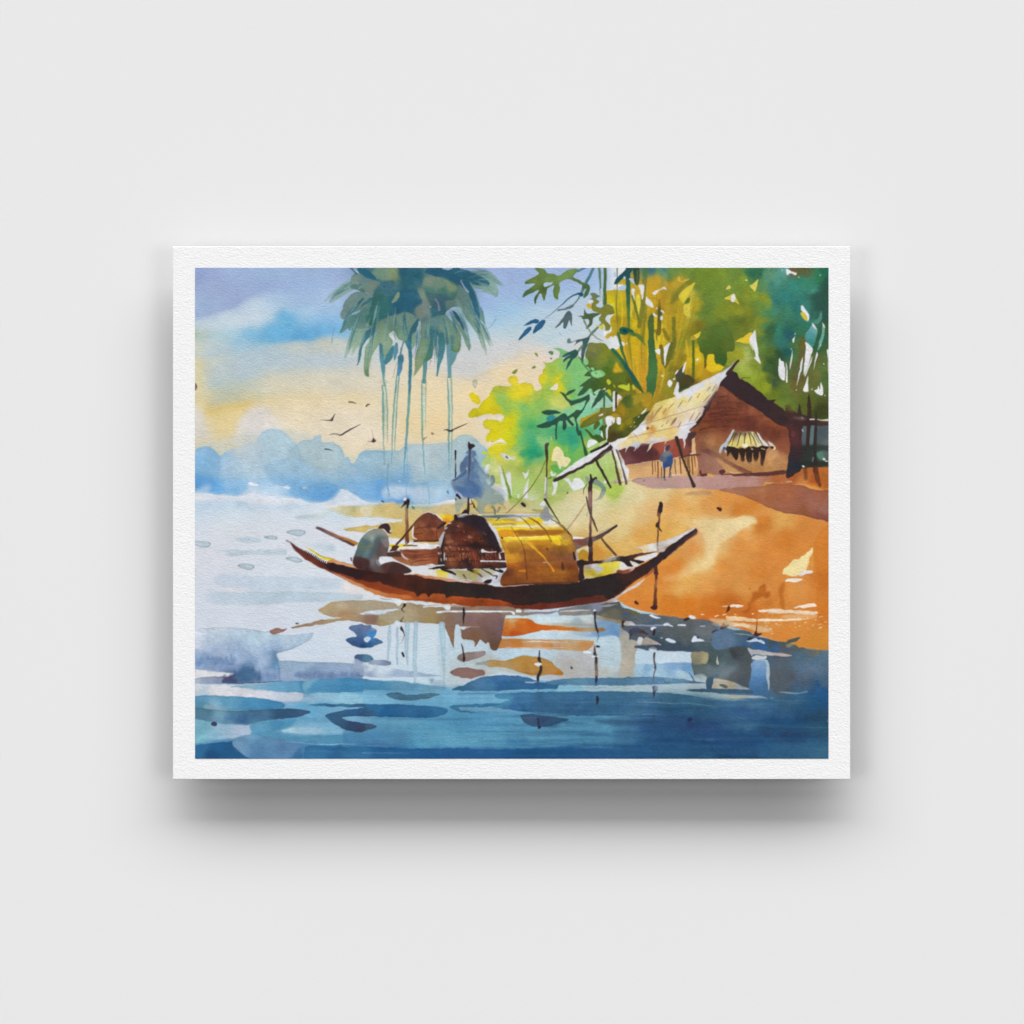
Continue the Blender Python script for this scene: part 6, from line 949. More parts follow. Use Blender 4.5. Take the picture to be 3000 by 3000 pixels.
w('0,440 200,410 400,425 560,470 660,500 665,655 500,655 330,620 250,640 0,600',grad='100,440,#c4d4dc 300,430,#c8cfcc 500,500,#7c9cc0 600,560,#6c98c4 600,630,#5c88bc 400,560,#80a0bc 300,640,#9cb4c8 450,620,#7098c4 180,480,#98acb8 50,600,#c0d4e0',soft=1,warp=4)
w('0,650 380,650 665,655 660,1030 400,1100 0,1080',grad='100,780,#b8ccd8 500,720,#b8d0dc 550,900,#b4ccd8 250,900,#b4bcc0 100,1000,#b4b0a8 350,1040,#b0b4b4 500,1060,#b0b8b4',soft=1,rough=.4)
F(1300,1700,500)
w('1350,800 1600,790 1750,860 1740,1000 1750,1100 1500,1110 1200,1100 1250,900','#b4b4b4',.55,soft=8)
w('1100,500 1240,490 1400,480 1500,490 1700,500 1720,520 1500,520 1300,525 1100,520','#a09884',.8,soft=1)
OR='640,470,#d0a868 800,460,#c8a070 750,520,#cc7c2c 900,500,#d07020 1000,530,#cc5c14 700,560,#c46c24 850,580,#c4601c 650,600,#c0602c 800,630,#bc4c14 1080,540,#cc6014 1250,545,#cc6c1c 1450,550,#c47420 1600,560,#bc9868 1750,560,#a07438'
w('620,440 800,430 960,440 1040,485 1090,500 1110,510 1300,520 1560,540 1800,540 1830,575 1600,580 1300,570 1110,565 1080,580 1000,595 900,620 780,638 680,635 600,615 640,560 660,500',grad=OR,edge=.06,rough=.6); s('1100,572 1250,570 1440,575','6 10 10','#e8c0a8'); s('1110,495 1200,500 1350,500','16 14 6','#dcc0a8',.7)
w('575,670 800,662 1000,670 1400,672 1690,690 1690,740 1600,800 1380,795 1100,775 700,772 520,770 560,720',grad='620,710,#c07c34 800,710,#c07830 700,760,#c08050 1000,700,#bc9870 1200,720,#c08448 1000,755,#c49060 1500,700,#bc9c78 1600,740,#c08448 1450,760,#c09868 1250,690,#b89874',rough=.6); s('890,700 1100,695 1400,705','6 12 6','#dcc4b4'); s('520,765 600,758','20 14','#dca888'); s('700,765 1000,768 1370,764','10 14 8','#dcaa88'); s('1400,690 1680,700','26 10','#b8a07c',.8,soft=1)
w('360,945 500,905 700,910 860,860 960,855 1100,875 1220,920 1260,970 1350,1040 1345,1075 1200,1070 1000,1080 850,1040 700,990 530,980 450,960 380,960',grad='450,930,#98a4a4 600,950,#b88c48 800,900,#b0843c 1000,880,#b48440 1100,950,#b08440 900,980,#ac7c34 1200,1000,#b88440 1300,1050,#b47420 1000,1050,#b08040 700,970,#b08c58 550,970,#b48c50',edge=.05,rough=.8); s('860,1040 1000,1058 1150,1040','6 16 8','#a06820',.8); s('560,970 700,1020 900,1060','20 40 10','#b4ac98',.6,soft=2)
s('1590,815 1660,818','30 24','#dce4ec'); s('1440,985 1448,1000','18','#2c3440')
# brown reflection of the hull
F(900,1750,500)
w('130,155 180,110 260,60 400,38 600,30 800,40 1000,62 1150,60 1350,95 1540,90 1600,110 1800,110 1932,100 2330,110 2360,180 2300,200 2250,200 2200,420 2200,480 2140,600 2080,590 2050,510 1990,560 1960,480 1932,540 1900,590 1890,500 1820,480 1760,490 1730,350 1690,320 1675,470 1660,572 1620,490 1560,340 1530,300 1300,292 1050,290 1010,270 960,310 850,322 700,310 600,280 400,265 200,300 0,330 -160,355 -180,340 0,295 200,250 400,235 250,215',grad='200,100,#b49c74 250,180,#a89470 400,190,#a48058 500,70,#a8977c 700,50,#a89c84 900,100,#a89880 400,120,#b4a488 700,250,#8c6c58 900,240,#a8a084 850,290,#a49064 1150,200,#ac9c7c 1300,150,#9c8868 1400,250,#a48c58 1500,200,#90785c 1600,250,#8c6c58 1650,400,#8c6c50 1700,200,#84706c 1850,250,#846468 1800,400,#7c5c50 1932,200,#8c7068 2000,300,#7c5c58 2150,350,#74585c 2100,500,#644838 2300,180,#8c7864 1900,130,#9c7c5c 1850,480,#7c5840 0,310,#a08468 -100,340,#a08060',edge=.05,warp=5,rough=.9)
w('-470,1' if 0 else '-430,360 -390,340 -330,320 -220,345 -290,360 -380,395 -420,390' if 0 else '-440,365 -380,335 -300,335 -240,330 -250,350 -330,370 -390,395','#7c5048',.001)
F(560,1600,500)
w('888,970 930,940 980,925 1030,940 1085,935 1050,965 990,985 940,1003 905,990','#9c7468',edge=.1); w('1180,870 1210,868 1225,880 1190,885','#4c505c'); s('1430,850 1480,835 1525,840','4 14 4','#7c6454',.8)
F(900,1750,500)
w('600,185 700,155 850,140 1040,128 1000,150 900,170 800,200 680,195','#c8d8e4'); w('655,200 800,198 795,250 780,300 680,290 660,250','#8c6a5c',.8,soft=1); s('640,180 760,200','6 10','#6c604c',.5)
w('985,300 1000,270 1020,268 1060,290 1050,310 990,312','#c8d6e2'); w('980,50 1040,40 1120,40 1120,60 1070,70 1030,100 1000,70','#d8dfe4'); s('840,20 940,15 1100,35','6 14 8','#d4dce4'); s('830,10 900,25 960,20','6 8 4','#5c7084',.8)
w('1310,105 1450,95 1590,92 1620,105 1610,140 1570,145 1540,115 1400,112 1320,118','#dbe2e6'); s('1475,170 1600,160 1932,160 2330,165','22 18 22 14','#dbe2e6'); w('2300,155 2340,165 2350,195 2325,195','#dbe2e6')
s('1395,70 1420,75','30','#e0d8d0')
w('1675,320 1720,312 1735,400 1760,470 1820,480 1880,530 1905,510 1890,570 1932,520 1960,480 1990,500 2040,560 2020,640 1900,620 1760,620 1680,600 1660,560','#bfd3e0',rough=.8)
w('1725,330 1800,330 1850,335 1790,350 1770,368 1740,360','#c4d0dc'); s('1790,340 1950,335','14 6','#a8909c',.6)
w('1700,690 1730,650 1830,618 1932,612 1990,610 2020,620 2000,660 1932,690 1850,710 1760,728 1720,715',grad='1750,690,#84706c 1850,660,#8c7874 1950,640,#9c8c88',edge=.06)
w('1618,855 1650,820 1720,800 1800,796 1880,808 2000,830 2010,880 1932,900 1850,918 1750,905 1660,885','#8c6a64',edge=.08)
w('1640,1050 1700,1015 1780,1002 1850,1020 1932,970 2100,940 2300,945 2400,985 2380,1020 2200,1060 1932,1060 1780,1062',grad='1750,1040,#34688c 1850,1030,#3c7098 1932,1000,#5480a8 2150,960,#4c78a4 2100,1030,#346898',edge=.06)
# boatman and palm reflections
w('470,345 500,320 560,310 620,300 640,315 720,318 740,350 785,370 775,420 745,460 780,462 850,495 858,520 780,545 720,570 640,578 550,560 490,530 440,490 470,465 560,445 530,400 490,375',grad='520,350,#5c749c 650,340,#64749c 740,340,#8c98ac 600,400,#546c98 730,400,#2c7cc4 700,440,#3c84cc 760,420,#4c88c0 560,430,#4c6c94 480,490,#3c6090 550,520,#345484 700,520,#2f5c8c 650,560,#1f4878 800,510,#44709c 600,480,#3c5c8c',edge=.08,warp=3)
w('640,470 665,450 700,448 720,470 690,490 680,508 650,500','#c0cfdc'); w('535,675 560,658 650,652 720,665 748,700 720,720 655,740 580,712 540,695',grad='580,680,#446088 700,690,#50809c',edge=.1); w('745,710 820,708 935,725 950,765 880,775 780,770 690,745','#8c9cb8',grad='760,720,#98a8c0 920,750,#7c8ca8',edge=.08); w('530,720 640,745 700,790 690,830 560,800 530,770','#a4b0c8',.7,soft=3)
w('615,830 700,770 900,790 1300,860 1520,885 1420,900 1000,905 800,910 600,880','#a8b4cc',grad='700,860,#94a8c4 1000,880,#9cb0cc 1300,880,#98b0c8',fade='700,780,0 900,800,0 700,860,1 1300,885,1 1000,870,.9')
PR='#a8c6d6'
for q,wd in (('935,330 930,450 925,560 910,700','26 46 30 20'),('1020,350 1018,500 1015,650 1022,760','26 26 26 10'),('1135,300 1128,450 1122,600 1140,770','54 50 40 14'),('1230,295 1225,500 1215,700 1222,850 1215,960','48 48 46 44 20'),('1525,310 1535,500 1545,700 1550,900 1555,1000','76 60 40 24 20')): s(q,wd,PR,.9,edge=.08)
s('1018,690 1022,760','10 6','#7ca4bc'); w('1375,920 1420,910 1450,935 1530,940 1550,1000 1400,990','#98b0c4',.7,soft=1); s('1410,940 1405,970','30 10','#7c98b0',.7)
DK='#332a30'
w('1060,135 1085,100 1090,70 1125,75 1110,105 1085,120 1070,140','#2c2428'); s('1072,140 1100,178','14 6','#4c4038'); s('1090,220 1062,265','6 16','#5c4c40',.8); s('1050,270 1070,280','8 14',DK)
w('1052,360 1065,330 1082,345 1100,430 1095,450 1082,400','#3a3038'); s('1095,440 1080,490 1050,530','14 10 4','#9c98a4',.8); s('1078,632 1090,668','24 22','#2c2830')
w('1755,130 1775,105 1782,150 1785,210 1770,310 1765,260 1760,180','#302418'); w('1738,525 1760,570 1775,640 1790,690 1776,735 1765,710 1760,640','#2c2626')
# pole reflections on the right
F(1300,1700,500)
s('1085,800 1080,880','14 24','#5c4c5c'); s('1078,885 1082,910 1100,940','34 30 20','#332820'); w('1020,945 1060,935 1110,945 1105,968 1070,978 1035,965','#dcdfe4'); s('1100,980 1090,1040 1065,1100 1068,1145','32 34 34 26','#3a2e2a'); s('1060,1150 1068,1220','26 20','#34587c',.9); s('920,1155 1000,1158 1080,1155','10 16 8','#a0b8d4')
s('1055,1280 1060,1380 1065,1500','34 34 24','#34405c',grad='1055,1290,#5c6c88 1060,1400,#34405c 1065,1490,#34506c'); w('1055,1555 1070,1550 1080,1620 1098,1665 1075,1685 1065,1640','#302838')
w('125,1180' if 0 else '570,1300 620,1285 800,1275 1100,1265 1500,1260 1932,1258 2600,1260 3250,1340 !3400,1380 !3400,1560 2800,1560 2200,1545 1932,1535 1700,1530 1400,1535 1200,1520 1000,1505 850,1480 700,1460 600,1445 560,1440 640,1400 740,1355 640,1345 580,1320',grad='650,1310,#4488ac 900,1300,#3c74a0 1300,1290,#3c7098 800,1400,#34689c 1100,1400,#34648c 1500,1420,#3c6c98 900,1470,#2c608c 1500,1500,#2c608c 1900,1300,#386888 1900,1450,#34648c 2400,1350,#4c7c98 2400,1450,#38648c 2900,1400,#447090 2900,1500,#2c588c',edge=.05,tex=.05)
w('165,1440 300,1435 600,1450 850,1485 700,1490 400,1482 220,1470','#6ca0c0'); s('860,1490 1100,1500 1500,1535','4 8 4','#84acc4',.5)
w('865,1545 900,1525 980,1518 1080,1522 1200,1545 1420,1575 1300,1620 1180,1655 1060,1660 960,1640 900,1600',grad='920,1560,#3c5474 1100,1560,#34486c 1300,1580,#385c80 1100,1640,#44607c',edge=.1); w('1055,1555 1070,1550 1080,1620 1098,1665 1075,1685 1065,1640','#302838')
s('1280,1655 1360,1640','6 8','#8cb8cc',.8)
w('300,1500' if 0 else '120,1240 200,1205 280,1160 400,1110 550,1080 700,1075 850,1085 980,1110 1060,1150 1300,1180 1310,1205 1280,1230 1000,1235 640,1248 400,1255 250,1240',grad='200,1230,#34688c 400,1150,#4878a4 700,1110,#3c6c9c 900,1130,#3c6c98 1000,1200,#2f6494 700,1200,#2a5c90 500,1200,#3c74a0 1250,1205,#3874a0',edge=.07); w('620,1235 660,1170 760,1145 900,1150 1060,1165 1310,1195 1280,1228 900,1235','#28608f',.7,edge=.05,soft=.5)
w('1155,1160 1250,1130 1500,1110 1932,1105 2300,1095 2600,1110 2950,1160 2990,1180 2600,1180 2250,1185 1932,1195 1600,1190 1300,1185',grad='1200,1150,#4c80a4 1500,1140,#5c8cac 1900,1150,#4c7898 2400,1140,#5884a8 2900,1165,#4c6c88 2600,1140,#5c88a8',edge=.06)
w('1300,1195 1600,1192 1932,1198 2300,1188 2600,1172 3000,1170 3000,1240 3250,1330 3450,1360 3100,1360 2700,1290 2400,1270 2000,1258 1500,1258 1250,1262 1290,1235',grad='1400,1220,#84bcd4 1700,1230,#9cb8c4 2100,1230,#a4bcc4 2500,1210,#a8c0cc 2900,1220,#a8b8c0 3100,1320,#9cb8c4 3300,1345,#a8b0a4',rough=.6)
s('920,1155 1000,1158 1080,1155','10 16 8','#a0b8d4'); s('1064,1150 1070,1235','26 18','#34507c',.9); s('1062,1255 1066,1290','10 20','#4c6480',.7)
F(1640,1700,500)
DP='#3a2c2c'
w('340,340' if 0 else '378,345 395,330 412,340 400,365','#dfe4ea'); s('400,365 395,400','26 18','#2c2c30'); s('400,405 398,460 410,530 430,590','22 18 26 22',DP); s('430,600 435,640 420,700','20 12 6','#5c6878',.8); s('418,750 440,752','26 22','#2c2c34'); s('390,740 395,790 400,830','14 24 30',grad='390,740,#a87048 395,780,#74443c 400,830,#34343c',col='#000'); s('390,835 415,850','26 20','#34363e'); s('365,865 420,868','12 24','#dcdce4'); s('410,880 412,980 416,1060 412,1110','34 36 34 26','#6c5c54',grad='410,890,#3c3434 412,980,#74645c 416,1050,#8c7860 412,1110,#34343c'); s('412,1115 412,1150 408,1185','36 24 6','#243858')
s('425,1320 428,1360 424,1400','24 36 20','#28283c'); s('420,1410 416,1450','14 4','#34608c',.8)
w('1050,545 1075,545 1085,580 1070,630 1050,620 1058,580','#33282a'); s('1070,700 1085,740 1090,770','26 30 20','#362a30'); s('1075,830 1068,900 1080,970','24 20 18','#5c5054',grad='1075,830,#38303c 1068,900,#6c5c60 1080,970,#544c4c'); s('1078,985 1078,1000','24 20','#44444c'); s('1082,1010 1065,1080 1050,1150','20 20 10','#645c64',.8)
w('1045,1210 1080,1195 1115,1210 1105,1250 1080,1270 1075,1320 1060,1330 1055,1250','#54607c',grad='1090,1215,#8494b0 1060,1220,#4c5c7c 1065,1300,#342c48',soft=.4); s('1045,1590' if 0 else '1065,1545 1072,1590','36 34','#34302c',soft=.5); s('1140,1362 1146,1368','14','#2c4c64',.8)
w('1450,1570 1495,1560 1490,1600 1460,1605','#3c2c5c',.8,soft=1); s('1465,1640 1475,1660','40 24','#343c6c',.6,soft=1.5); s('1290,1775 1300,1760','18','#2c3c64',.7)
WL='#cdd6e4'
w('1010,400 1040,392 1080,405 1140,428 1060,428','#dfe6ee'); w('720,500 740,465 790,460 850,495 860,515 760,512','#b8b0b0',grad='760,480,#b4a8a4 820,500,#c4bcc4'); s('860,505 1000,515 1180,510','16 20 20','#8c98b4',.9); s('1190,505 1220,500 1280,525','30 34 8',WL); s('1340,508 1420,510','18 20',WL); s('1280,520 1340,515','4','#98a4b0',.6); s('1590,520 1640,520','12 16','#a8b0c0'); w('1028,540 1050,525 1100,538 1070,550 1050,572 1030,560','#d8dce8')
w('780,670 785,580 820,545 880,540 990,600 1000,620 920,600 860,600 810,630 790,690','#3c4450',grad='800,620,#3c4258 850,560,#44485c 950,590,#4a2e30',soft=.4); w('880,720 900,640 940,660 935,735 900,738','#c8ccd4'); s('1010,655 1130,660 1260,670','30 40 16','#38505c',.9); w('1130,648 1165,645 1160,660','#b8c8d4'); w('1190,665 1240,655 1310,690 1300,712 1240,700','#c4d2e4'); w('1005,780 1040,755 1095,770 1090,800 1060,808','#d4dae0'); s('1100,705 1140,735','12 18','#a8989c'); w('960,650 1040,670 1130,730 1000,735 920,740','#a89c90',grad='980,700,#a4988c 1080,720,#b0a49c')
s('850,755 980,750 1150,770 1480,780','10 44 46 60','#3c4c60',.7,soft=1)
w('1490,680 1505,640 1530,628 1560,650 1640,690 1560,692 1500,697',WL); s('1555,645 1565,650','18','#2c343c'); s('1640,695 1760,700','10 4','#7c8490',.6); w('1400,445 1430,425 1475,425 1450,455 1410,460','#33282e'); w('1465,405 1500,397 1545,420 1510,430 1475,428','#e0e6ec')
s('1175,1120 1190,1150 1230,1160','10 14 8','#3c5c7c',.7); w('1180,1105 1270,1110 1250,1145 1190,1135','#7c9cb4',.6,soft=1.5); s('1460,1045 1500,1100 1530,1160','6 16 8','#3c5c74',.9)
w('1660,1110 1735,1110 1720,1240 1665,1240','#3c5870'); w('1435,1245 1550,1232 1800,1225 2100,1240 2200,1260 1932,1275 1550,1265','#3f5c74',grad='1500,1248,#3c5c74 1900,1255,#44606c 2150,1255,#4c6884')
s('880,1380 1100,1385 1500,1405 1800,1435','5 10 12 6','#7c9cbc',.9); s('940,1515 1100,1525 1300,1532','14 22 14','#6c90b0',.8,dry=.2); s('730,1530 800,1522 900,1522','12 22 10','#5c84a8',.8,dry=.2); s('660,1555 860,1555','14','#4c7c9c',.7,dry=.3)
F(2000,1760,500)
w('330,500 350,350 420,325 600,330 760,355 830,400 950,430 1080,460 1160,470 1320,520 1450,560 !1655,560 !1655,1200 800,1120 960,1100 980,900 960,680 780,680 760,560 600,520 400,560',grad='450,400,#54708c 650,380,#4c6478 800,420,#4c6484 500,450,#5c7490 700,470,#34608c 900,500,#2c5c94 1050,520,#34588c 1000,440,#3c4c4c 1150,480,#44545c 1300,540,#545c54 1500,580,#6c6c5c 1630,590,#54748c 1100,580,#5c5c64 1300,620,#4c6c84 1500,650,#4c7090 1100,720,#546470 1050,850,#545c64 1300,750,#54708c 1500,800,#5c748c 1200,900,#545c68 1400,900,#5c6c80 1600,900,#4c6884 1100,980,#545c68 1350,980,#4c6078 1550,980,#2c5c90 1630,1100,#1c5890 1300,1080,#3c6890 1050,1100,#4c7090',warp=5,tex=.05,soft=.6)
w('600,520 760,530 780,660 780,900 740,1000 560,920 420,880 420,760 600,740 520,560',grad='650,600,#444c50 720,650,#4c5458 560,750,#5c6870 500,800,#6c7c84 620,850,#545c60 700,900,#4c545c 560,600,#3c4448',warp=5,soft=1)
w('270,740 350,740 410,760 600,735 580,800 500,840 400,840 300,860','#6c7c84',.55,soft=4)
w('735,540 800,555 900,560 1000,585 1120,595 1240,620 1150,630 1000,620 860,610 790,610 780,630','#a4a4a8',grad='780,580,#b0b0b4 900,590,#acacac 1100,605,#bcb0ac',rough=.8); w('780,640 830,620 940,620 942,660 870,670 795,672','#c4ccd0'); w('790,690 850,672 938,680 930,695 800,698','#98b0c8')
w('780,700 938,695 945,850 960,950 960,1080 820,1080 740,1040 760,900 780,800',grad='850,730,#7ca0c8 850,800,#6494c4 860,900,#4c7cb0 850,1000,#3c6c98 950,1000,#446c94',soft=.6)
w('330,990 335,900 380,880 450,890 560,920 660,965 755,1005 600,998 480,995',grad='380,930,#b0a898 480,940,#b4ac94 550,960,#ac9c80 700,990,#98a4a8',rough=.6); w('410,955 450,942 500,960 500,990 460,985','#566060')
w('270,890 340,890 325,1010 275,1005','#3c566c'); w('45,1015 150,1000 350,1000 750,1010 800,1060 500,1045 250,1030','#405c74')
w('-20,1030 150,1040 400,1055 650,1070 850,1080 960,1098 950,1108 750,1108 520,1112 300,1090 100,1070 -20,1060',grad='50,1045,#a4bcc8 300,1065,#a8bcc4 600,1085,#b0b09c 850,1095,#a4b4bc',rough=.6); s('1000,1105 1025,1105','14','#94a8b4')
w('1080,1035 1150,1030 1300,1040 1410,1020 1412,1040 1340,1050 1250,1058 1150,1045','#84a8b8',rough=.5)
w('565,370 600,350 700,355 860,395 800,400 640,385','#4c6060',.9); s('580,370 680,380 790,395','10 12 10','#7c9cac',.9); w('720,455 800,430 850,430 930,470 925,495 860,470 760,468','#c0d2e4'); w('722,440 760,415 805,420 780,445 735,455','#2c3440'); s('850,430 870,440','14','#3c3c44')
w('1080,470 1170,470 1200,440 1325,410 1280,460 1180,490 1100,520','#485850',soft=.4); w('1170,500 1260,480 1200,530','#a4906c',.8,soft=1.5)
w('425,322 460,250 475,275 530,275 490,310','#4c2c30',rough=.5); s('330,360 370,340 400,335','14 20 6','#34303c'); s('840,210 835,350','6 14','#74442c'); w('805,385 830,340 850,370 900,370 870,395 830,402','#4c2428',rough=.5)
w('330,255 480,225 580,240 560,300 440,300','#c8ac84',.6,soft=2)
# bottom right deep blue
GDp='100,1100,#4c7c9c 400,1150,#447090 800,1150,#4c7898 1200,1150,#4c7494 1500,1050,#28609c 1600,1150,#205c94 100,1220,#3c6c90 300,1260,#38648c 700,1260,#34588c 1100,1260,#386490 100,1330,#34588c 400,1360,#386090 700,1380,#44708c 1000,1350,#205488 1300,1380,#1f5080 1550,1330,#2c5070 300,1450,#34508c 600,1480,#205080 900,1480,#28507c 1300,1500,#2c4c74 1550,1450,#34607c 100,1520,#2c5890 400,1560,#24508c 800,1570,#1f4c80 1200,1560,#28487c 100,1650,#205c94 500,1650,#285488 900,1640,#285c8c 1200,1660,#386c98 1500,1640,#346890 1600,1700,#4c8098 200,1750,#1c5488 700,1740,#2c5c8c 1000,1760,#346890'
w('!-900,1300 -600,1290 -200,1275 0,1120 150,1090 400,1110 650,1120 900,1112 1100,1100 !1655,1000 !1655,1800 !-900,1800 -800,1700 -950,1500',grad=GDp,an=2.5,warp=5,tex=.05,soft=5,fade='-850,1300,0 -850,1500,0 -700,1500,.4 -850,1750,.2 -400,1400,1 0,1200,1 800,1400,1 200,1100,1 1600,1100,1 -300,1700,1')
for q,a in (('0,1160 200,1175 400,1200','.9'),): s(q,'14 14 4','#6490b4',.9)
w('60,1325 108,1325 95,1360 60,1365','#2c2450',.9,soft=1); s('70,1400 110,1420','50','#38305c',.5,soft=3); s('910,1500 960,1520','40 50','#3c3858',.5,soft=3); s('1090,1560 1170,1510','16 40','#4c3854',.6,soft=2); s('300,1570 600,1555 900,1540','6 10 4','#4c546c',.6)
w('900,1620 1200,1600 1500,1620 1655,1600 1655,1790 1300,1700 1000,1650','#3c7098',.6,soft=8); s('1640,1360 1655,1370','20','#84a8c4',.8)
F(1300,1700,500)
w('0,1905 1000,1900 1500,1880 2400,1850 3000,1900 3000,2040 0,2040',grad='300,1950,#205890 1000,1950,#1c5890 2000,1950,#245a90 2800,1950,#2c6090',soft=3)
w('690,1790 760,1770 860,1770 950,1830 1000,1880 700,1890 700,1840','#3c80b0',.7,soft=3,rough=5)
for q in ('900,1770 1200,1790 1400,1800','1000,1850 1200,1860 1430,1865','1100,1880 1400,1870','300,1905 700,1897 1050,1895','1400,1620 1500,1600','900,1720 1250,1700 1500,1740','1200,1660 1600,1680 1900,1650','1500,1860 1900,1850','1350,1900 1900,1890'): s(q,'8 26 8','#6ca8cc',.45,dry=.5)
w('1700,1590 1900,1570 2300,1580 2500,1610 2200,1640 1900,1640','#24486c',.6,soft=4)
# brush streaks in the deep water
rw=np.random.default_rng(33)
F(0,0,3000)
for i in range(110):
    x=rw.uniform(990,1540); y=rw.uniform(1318,1428); L=rw.uniform(40,170); wd=rw.uniform(2,8)
    if x<1150 and y<1345: continue
    c=('#2a608c','#20507c','#3a7098','#1c4a76','#2c6690','#4c82a4')[int(rw.integers(6))]
    s('%.1f,%.1f %.1f,%.1f %.1f,%.1f'%(x-L/2,y,x,y+rw.uniform(-2,3),x+L/2,y+rw.uniform(-2,4)),'1 %.1f 1'%wd,c,rw.uniform(.2,.5),soft=rw.uniform(.5,3))
for i in range(60):
    x=rw.uniform(380,1000); y=rw.uniform(1290,1428); L=rw.uniform(30,120); wd=rw.uniform(1,4)
    c=('#3c7ca4','#62a4c4','#2f6c98','#86bcd4')[int(rw.integers(4))]
    s('%.1f,%.1f %.1f,%.1f'%(x-L/2,y,x+L/2,y+rw.uniform(-2,2)),'%.1f %.1f'%(wd,wd*.4),c,rw.uniform(.12,.3),soft=rw.uniform(.5,2))
w('!1000,1330 1150,1315 1300,1300 1450,1290 !1565,1270 !1565,1434 !900,1434 950,1390','#a9c6c8',.75,soft=12,mul=1,tex=0,fade='900,1430,.1 980,1340,0 1100,1340,.5 1300,1330,1 1500,1330,1 1500,1290,.3 1000,1420,.5 1300,1420,1 1200,1310,0 1400,1295,0')
for i in range(150):
    x=rw.uniform(600,1540); y=rw.uniform(1285,1428); L=rw.uniform(60,240); wd=rw.uniform(.8,3)
    c=('#1f5280','#1a4670','#7fb2cc','#28608c','#5c94b4')[int(rw.integers(5))]
    s('%.1f,%.1f %.1f,%.1f %.1f,%.1f'%(x-L/2,y,x,y+rw.uniform(-1.5,1.5),x+L/2,y+rw.uniform(-2,2)),'.3 %.1f .3'%wd,c,rw.uniform(.15,.38)*(.5 if c in('#7fb2cc','#5c94b4') and x>1150 else 1),soft=rw.uniform(.3,1.5))

# ---- mooring poles, masts and ropes
Rg('rear_boat')
F(1240,1250,400)
# blue smoke-like shrub behind the cabin
Rg('blue_shrub')
w('395,800 400,760 440,740 490,700 520,660 515,560 540,500 600,430 640,390 600,375 640,330 700,340 740,350 748,400 720,430 780,520 870,640 930,690 940,760 960,690 1000,700 1020,760 990,830 960,850 1030,905 1000,960 1120,980 1150,1060 1080,1200 900,1230 740,1180 760,1060 640,1010 540,1010 460,940 430,900',grad='580,520,#60769a 650,450,#5c789c 700,560,#607f9e 700,380,#6c8cac 600,620,#6c88b0 560,700,#7c9cb8 700,700,#5f82a8 800,600,#8cb0c4 850,700,#90acc0 500,820,#7c98b4 640,830,#5c7ca4 750,900,#4f74a0 560,900,#587ca8 650,950,#6480ac 850,880,#7c9cb4 900,780,#8cA4b0 950,900,#84a0a4 900,1000,#90a094 1000,1050,#98a48c 850,1100,#9ca080 950,1150,#a49c74 1100,1010,#a0ac90 420,800,#8ca0b4 980,740,#7c9088',edge=.05,warp=4,a=.92)
w('460,1010 620,1000 640,1080 560,1120 500,1210 460,1210','#a0a896',.9,soft=.6); w('740,1000 1000,960 1130,1000 1060,1080 880,1130 860,1230 780,1200 720,1100','#8c9a88',.6,soft=3)
w('860,1180 900,1110 960,1090 1000,1180 980,1210 880,1200','#cdb46a'); w('680,1060 740,1040 770,1120 740,1170 660,1190','#cdb46a'); w('560,1100 610,1080 620,1150 540,1190','#ccb878'); w('1000,1120 1060,1090 1160,1150 1120,1200 1020,1170','#cdb46a')
w('600,640 615,570 630,580 620,640','#b4c4d0'); w('690,440 712,455 708,495 685,490','#a8bccc',.9); w('880,760 920,740 960,800 910,820','#c4d0c4'); w('455,920 520,930 560,1000 500,990','#b8c8e8')
s('440,760 500,720 580,660 610,620','26 34 34 20','#587498'); s('600,376 620,355 645,330','10 18 10','#6c8cb0'); s('770,710 800,780','34 10','#5c7ca8'); w('600,700 640,740 760,820 850,880 858,960 820,1020 740,960 640,980 500,920 430,860 460,830 600,870 700,880','#4f74a0',.7,soft=1); s('780,560 850,650 900,700','20 30 24','#5c7c94',.8); s('880,690 920,700','40 50','#7c8c90',.8)
s('980,720 1000,770 960,830','50 30 24','#6c8480',.9); s('880,760 920,850 1020,910','14 24 14','#7c9098',.8); s('1080,1090 1150,1140 1165,1200','14 12 8','#8c8c6c',.8); s('970,1130 1010,1180 1020,1250','24 30 16','#7c7c5c'); s('1080,1150 1060,1210','40 20','#84846c',.8)
s('1105,1005 1135,1030','20 16','#5c6c50'); s('340,915 355,940','28 20','#5c88b8')
w('395,800 520,660 515,560 600,430 640,335 748,350 780,520 870,640 860,960 700,1010 540,1000 450,940','#b4c0d0',.6,soft=3,mul=1,tex=.05); w('560,900 700,860 850,880 855,960 700,1000 560,985','#4c6c9c',.5,soft=2)
w('760,560 860,600 960,700 1010,820 1120,900 1180,1000 1140,1080 1000,1100 860,1060 820,900 780,740','#8ca4b0',.5,soft=7); w('840,900 980,880 1100,960 1160,1050 1000,1120 880,1080','#8c9c90',.5,soft=4,rough=4)
s('540,500 520,600 560,700 640,780','10 16 14 6','#54709c',.6,soft=.6); s('700,440 760,560 760,640 700,720','8 20 18 8','#54729a',.6,soft=.6); s('590,860 720,880 820,940','10 40 16','#466c9a',.6,soft=1)
Rg('boat_mast')
KD='#2c2228'
s('458,345 458,400 455,480','26 20 14',KD); s('457,480 456,650','14 20',grad='457,480,#8c8c90 456,560,#54504c 456,640,#4c4850',col='#000',dry=0); s('458,650 452,720','20 14',KD)
w('628,260 632,215 648,212 665,240 720,250 733,285 705,300 680,325 650,335 635,300','#34242c',rough=.5); s('658,330 655,450 650,620 640,760','32 24 20 6','#4a4258',.9)
w('455,985 460,945 490,940 530,1010 510,1020 480,985','#241c2c'); s('455,1020 460,1035','20','#4c3c54')
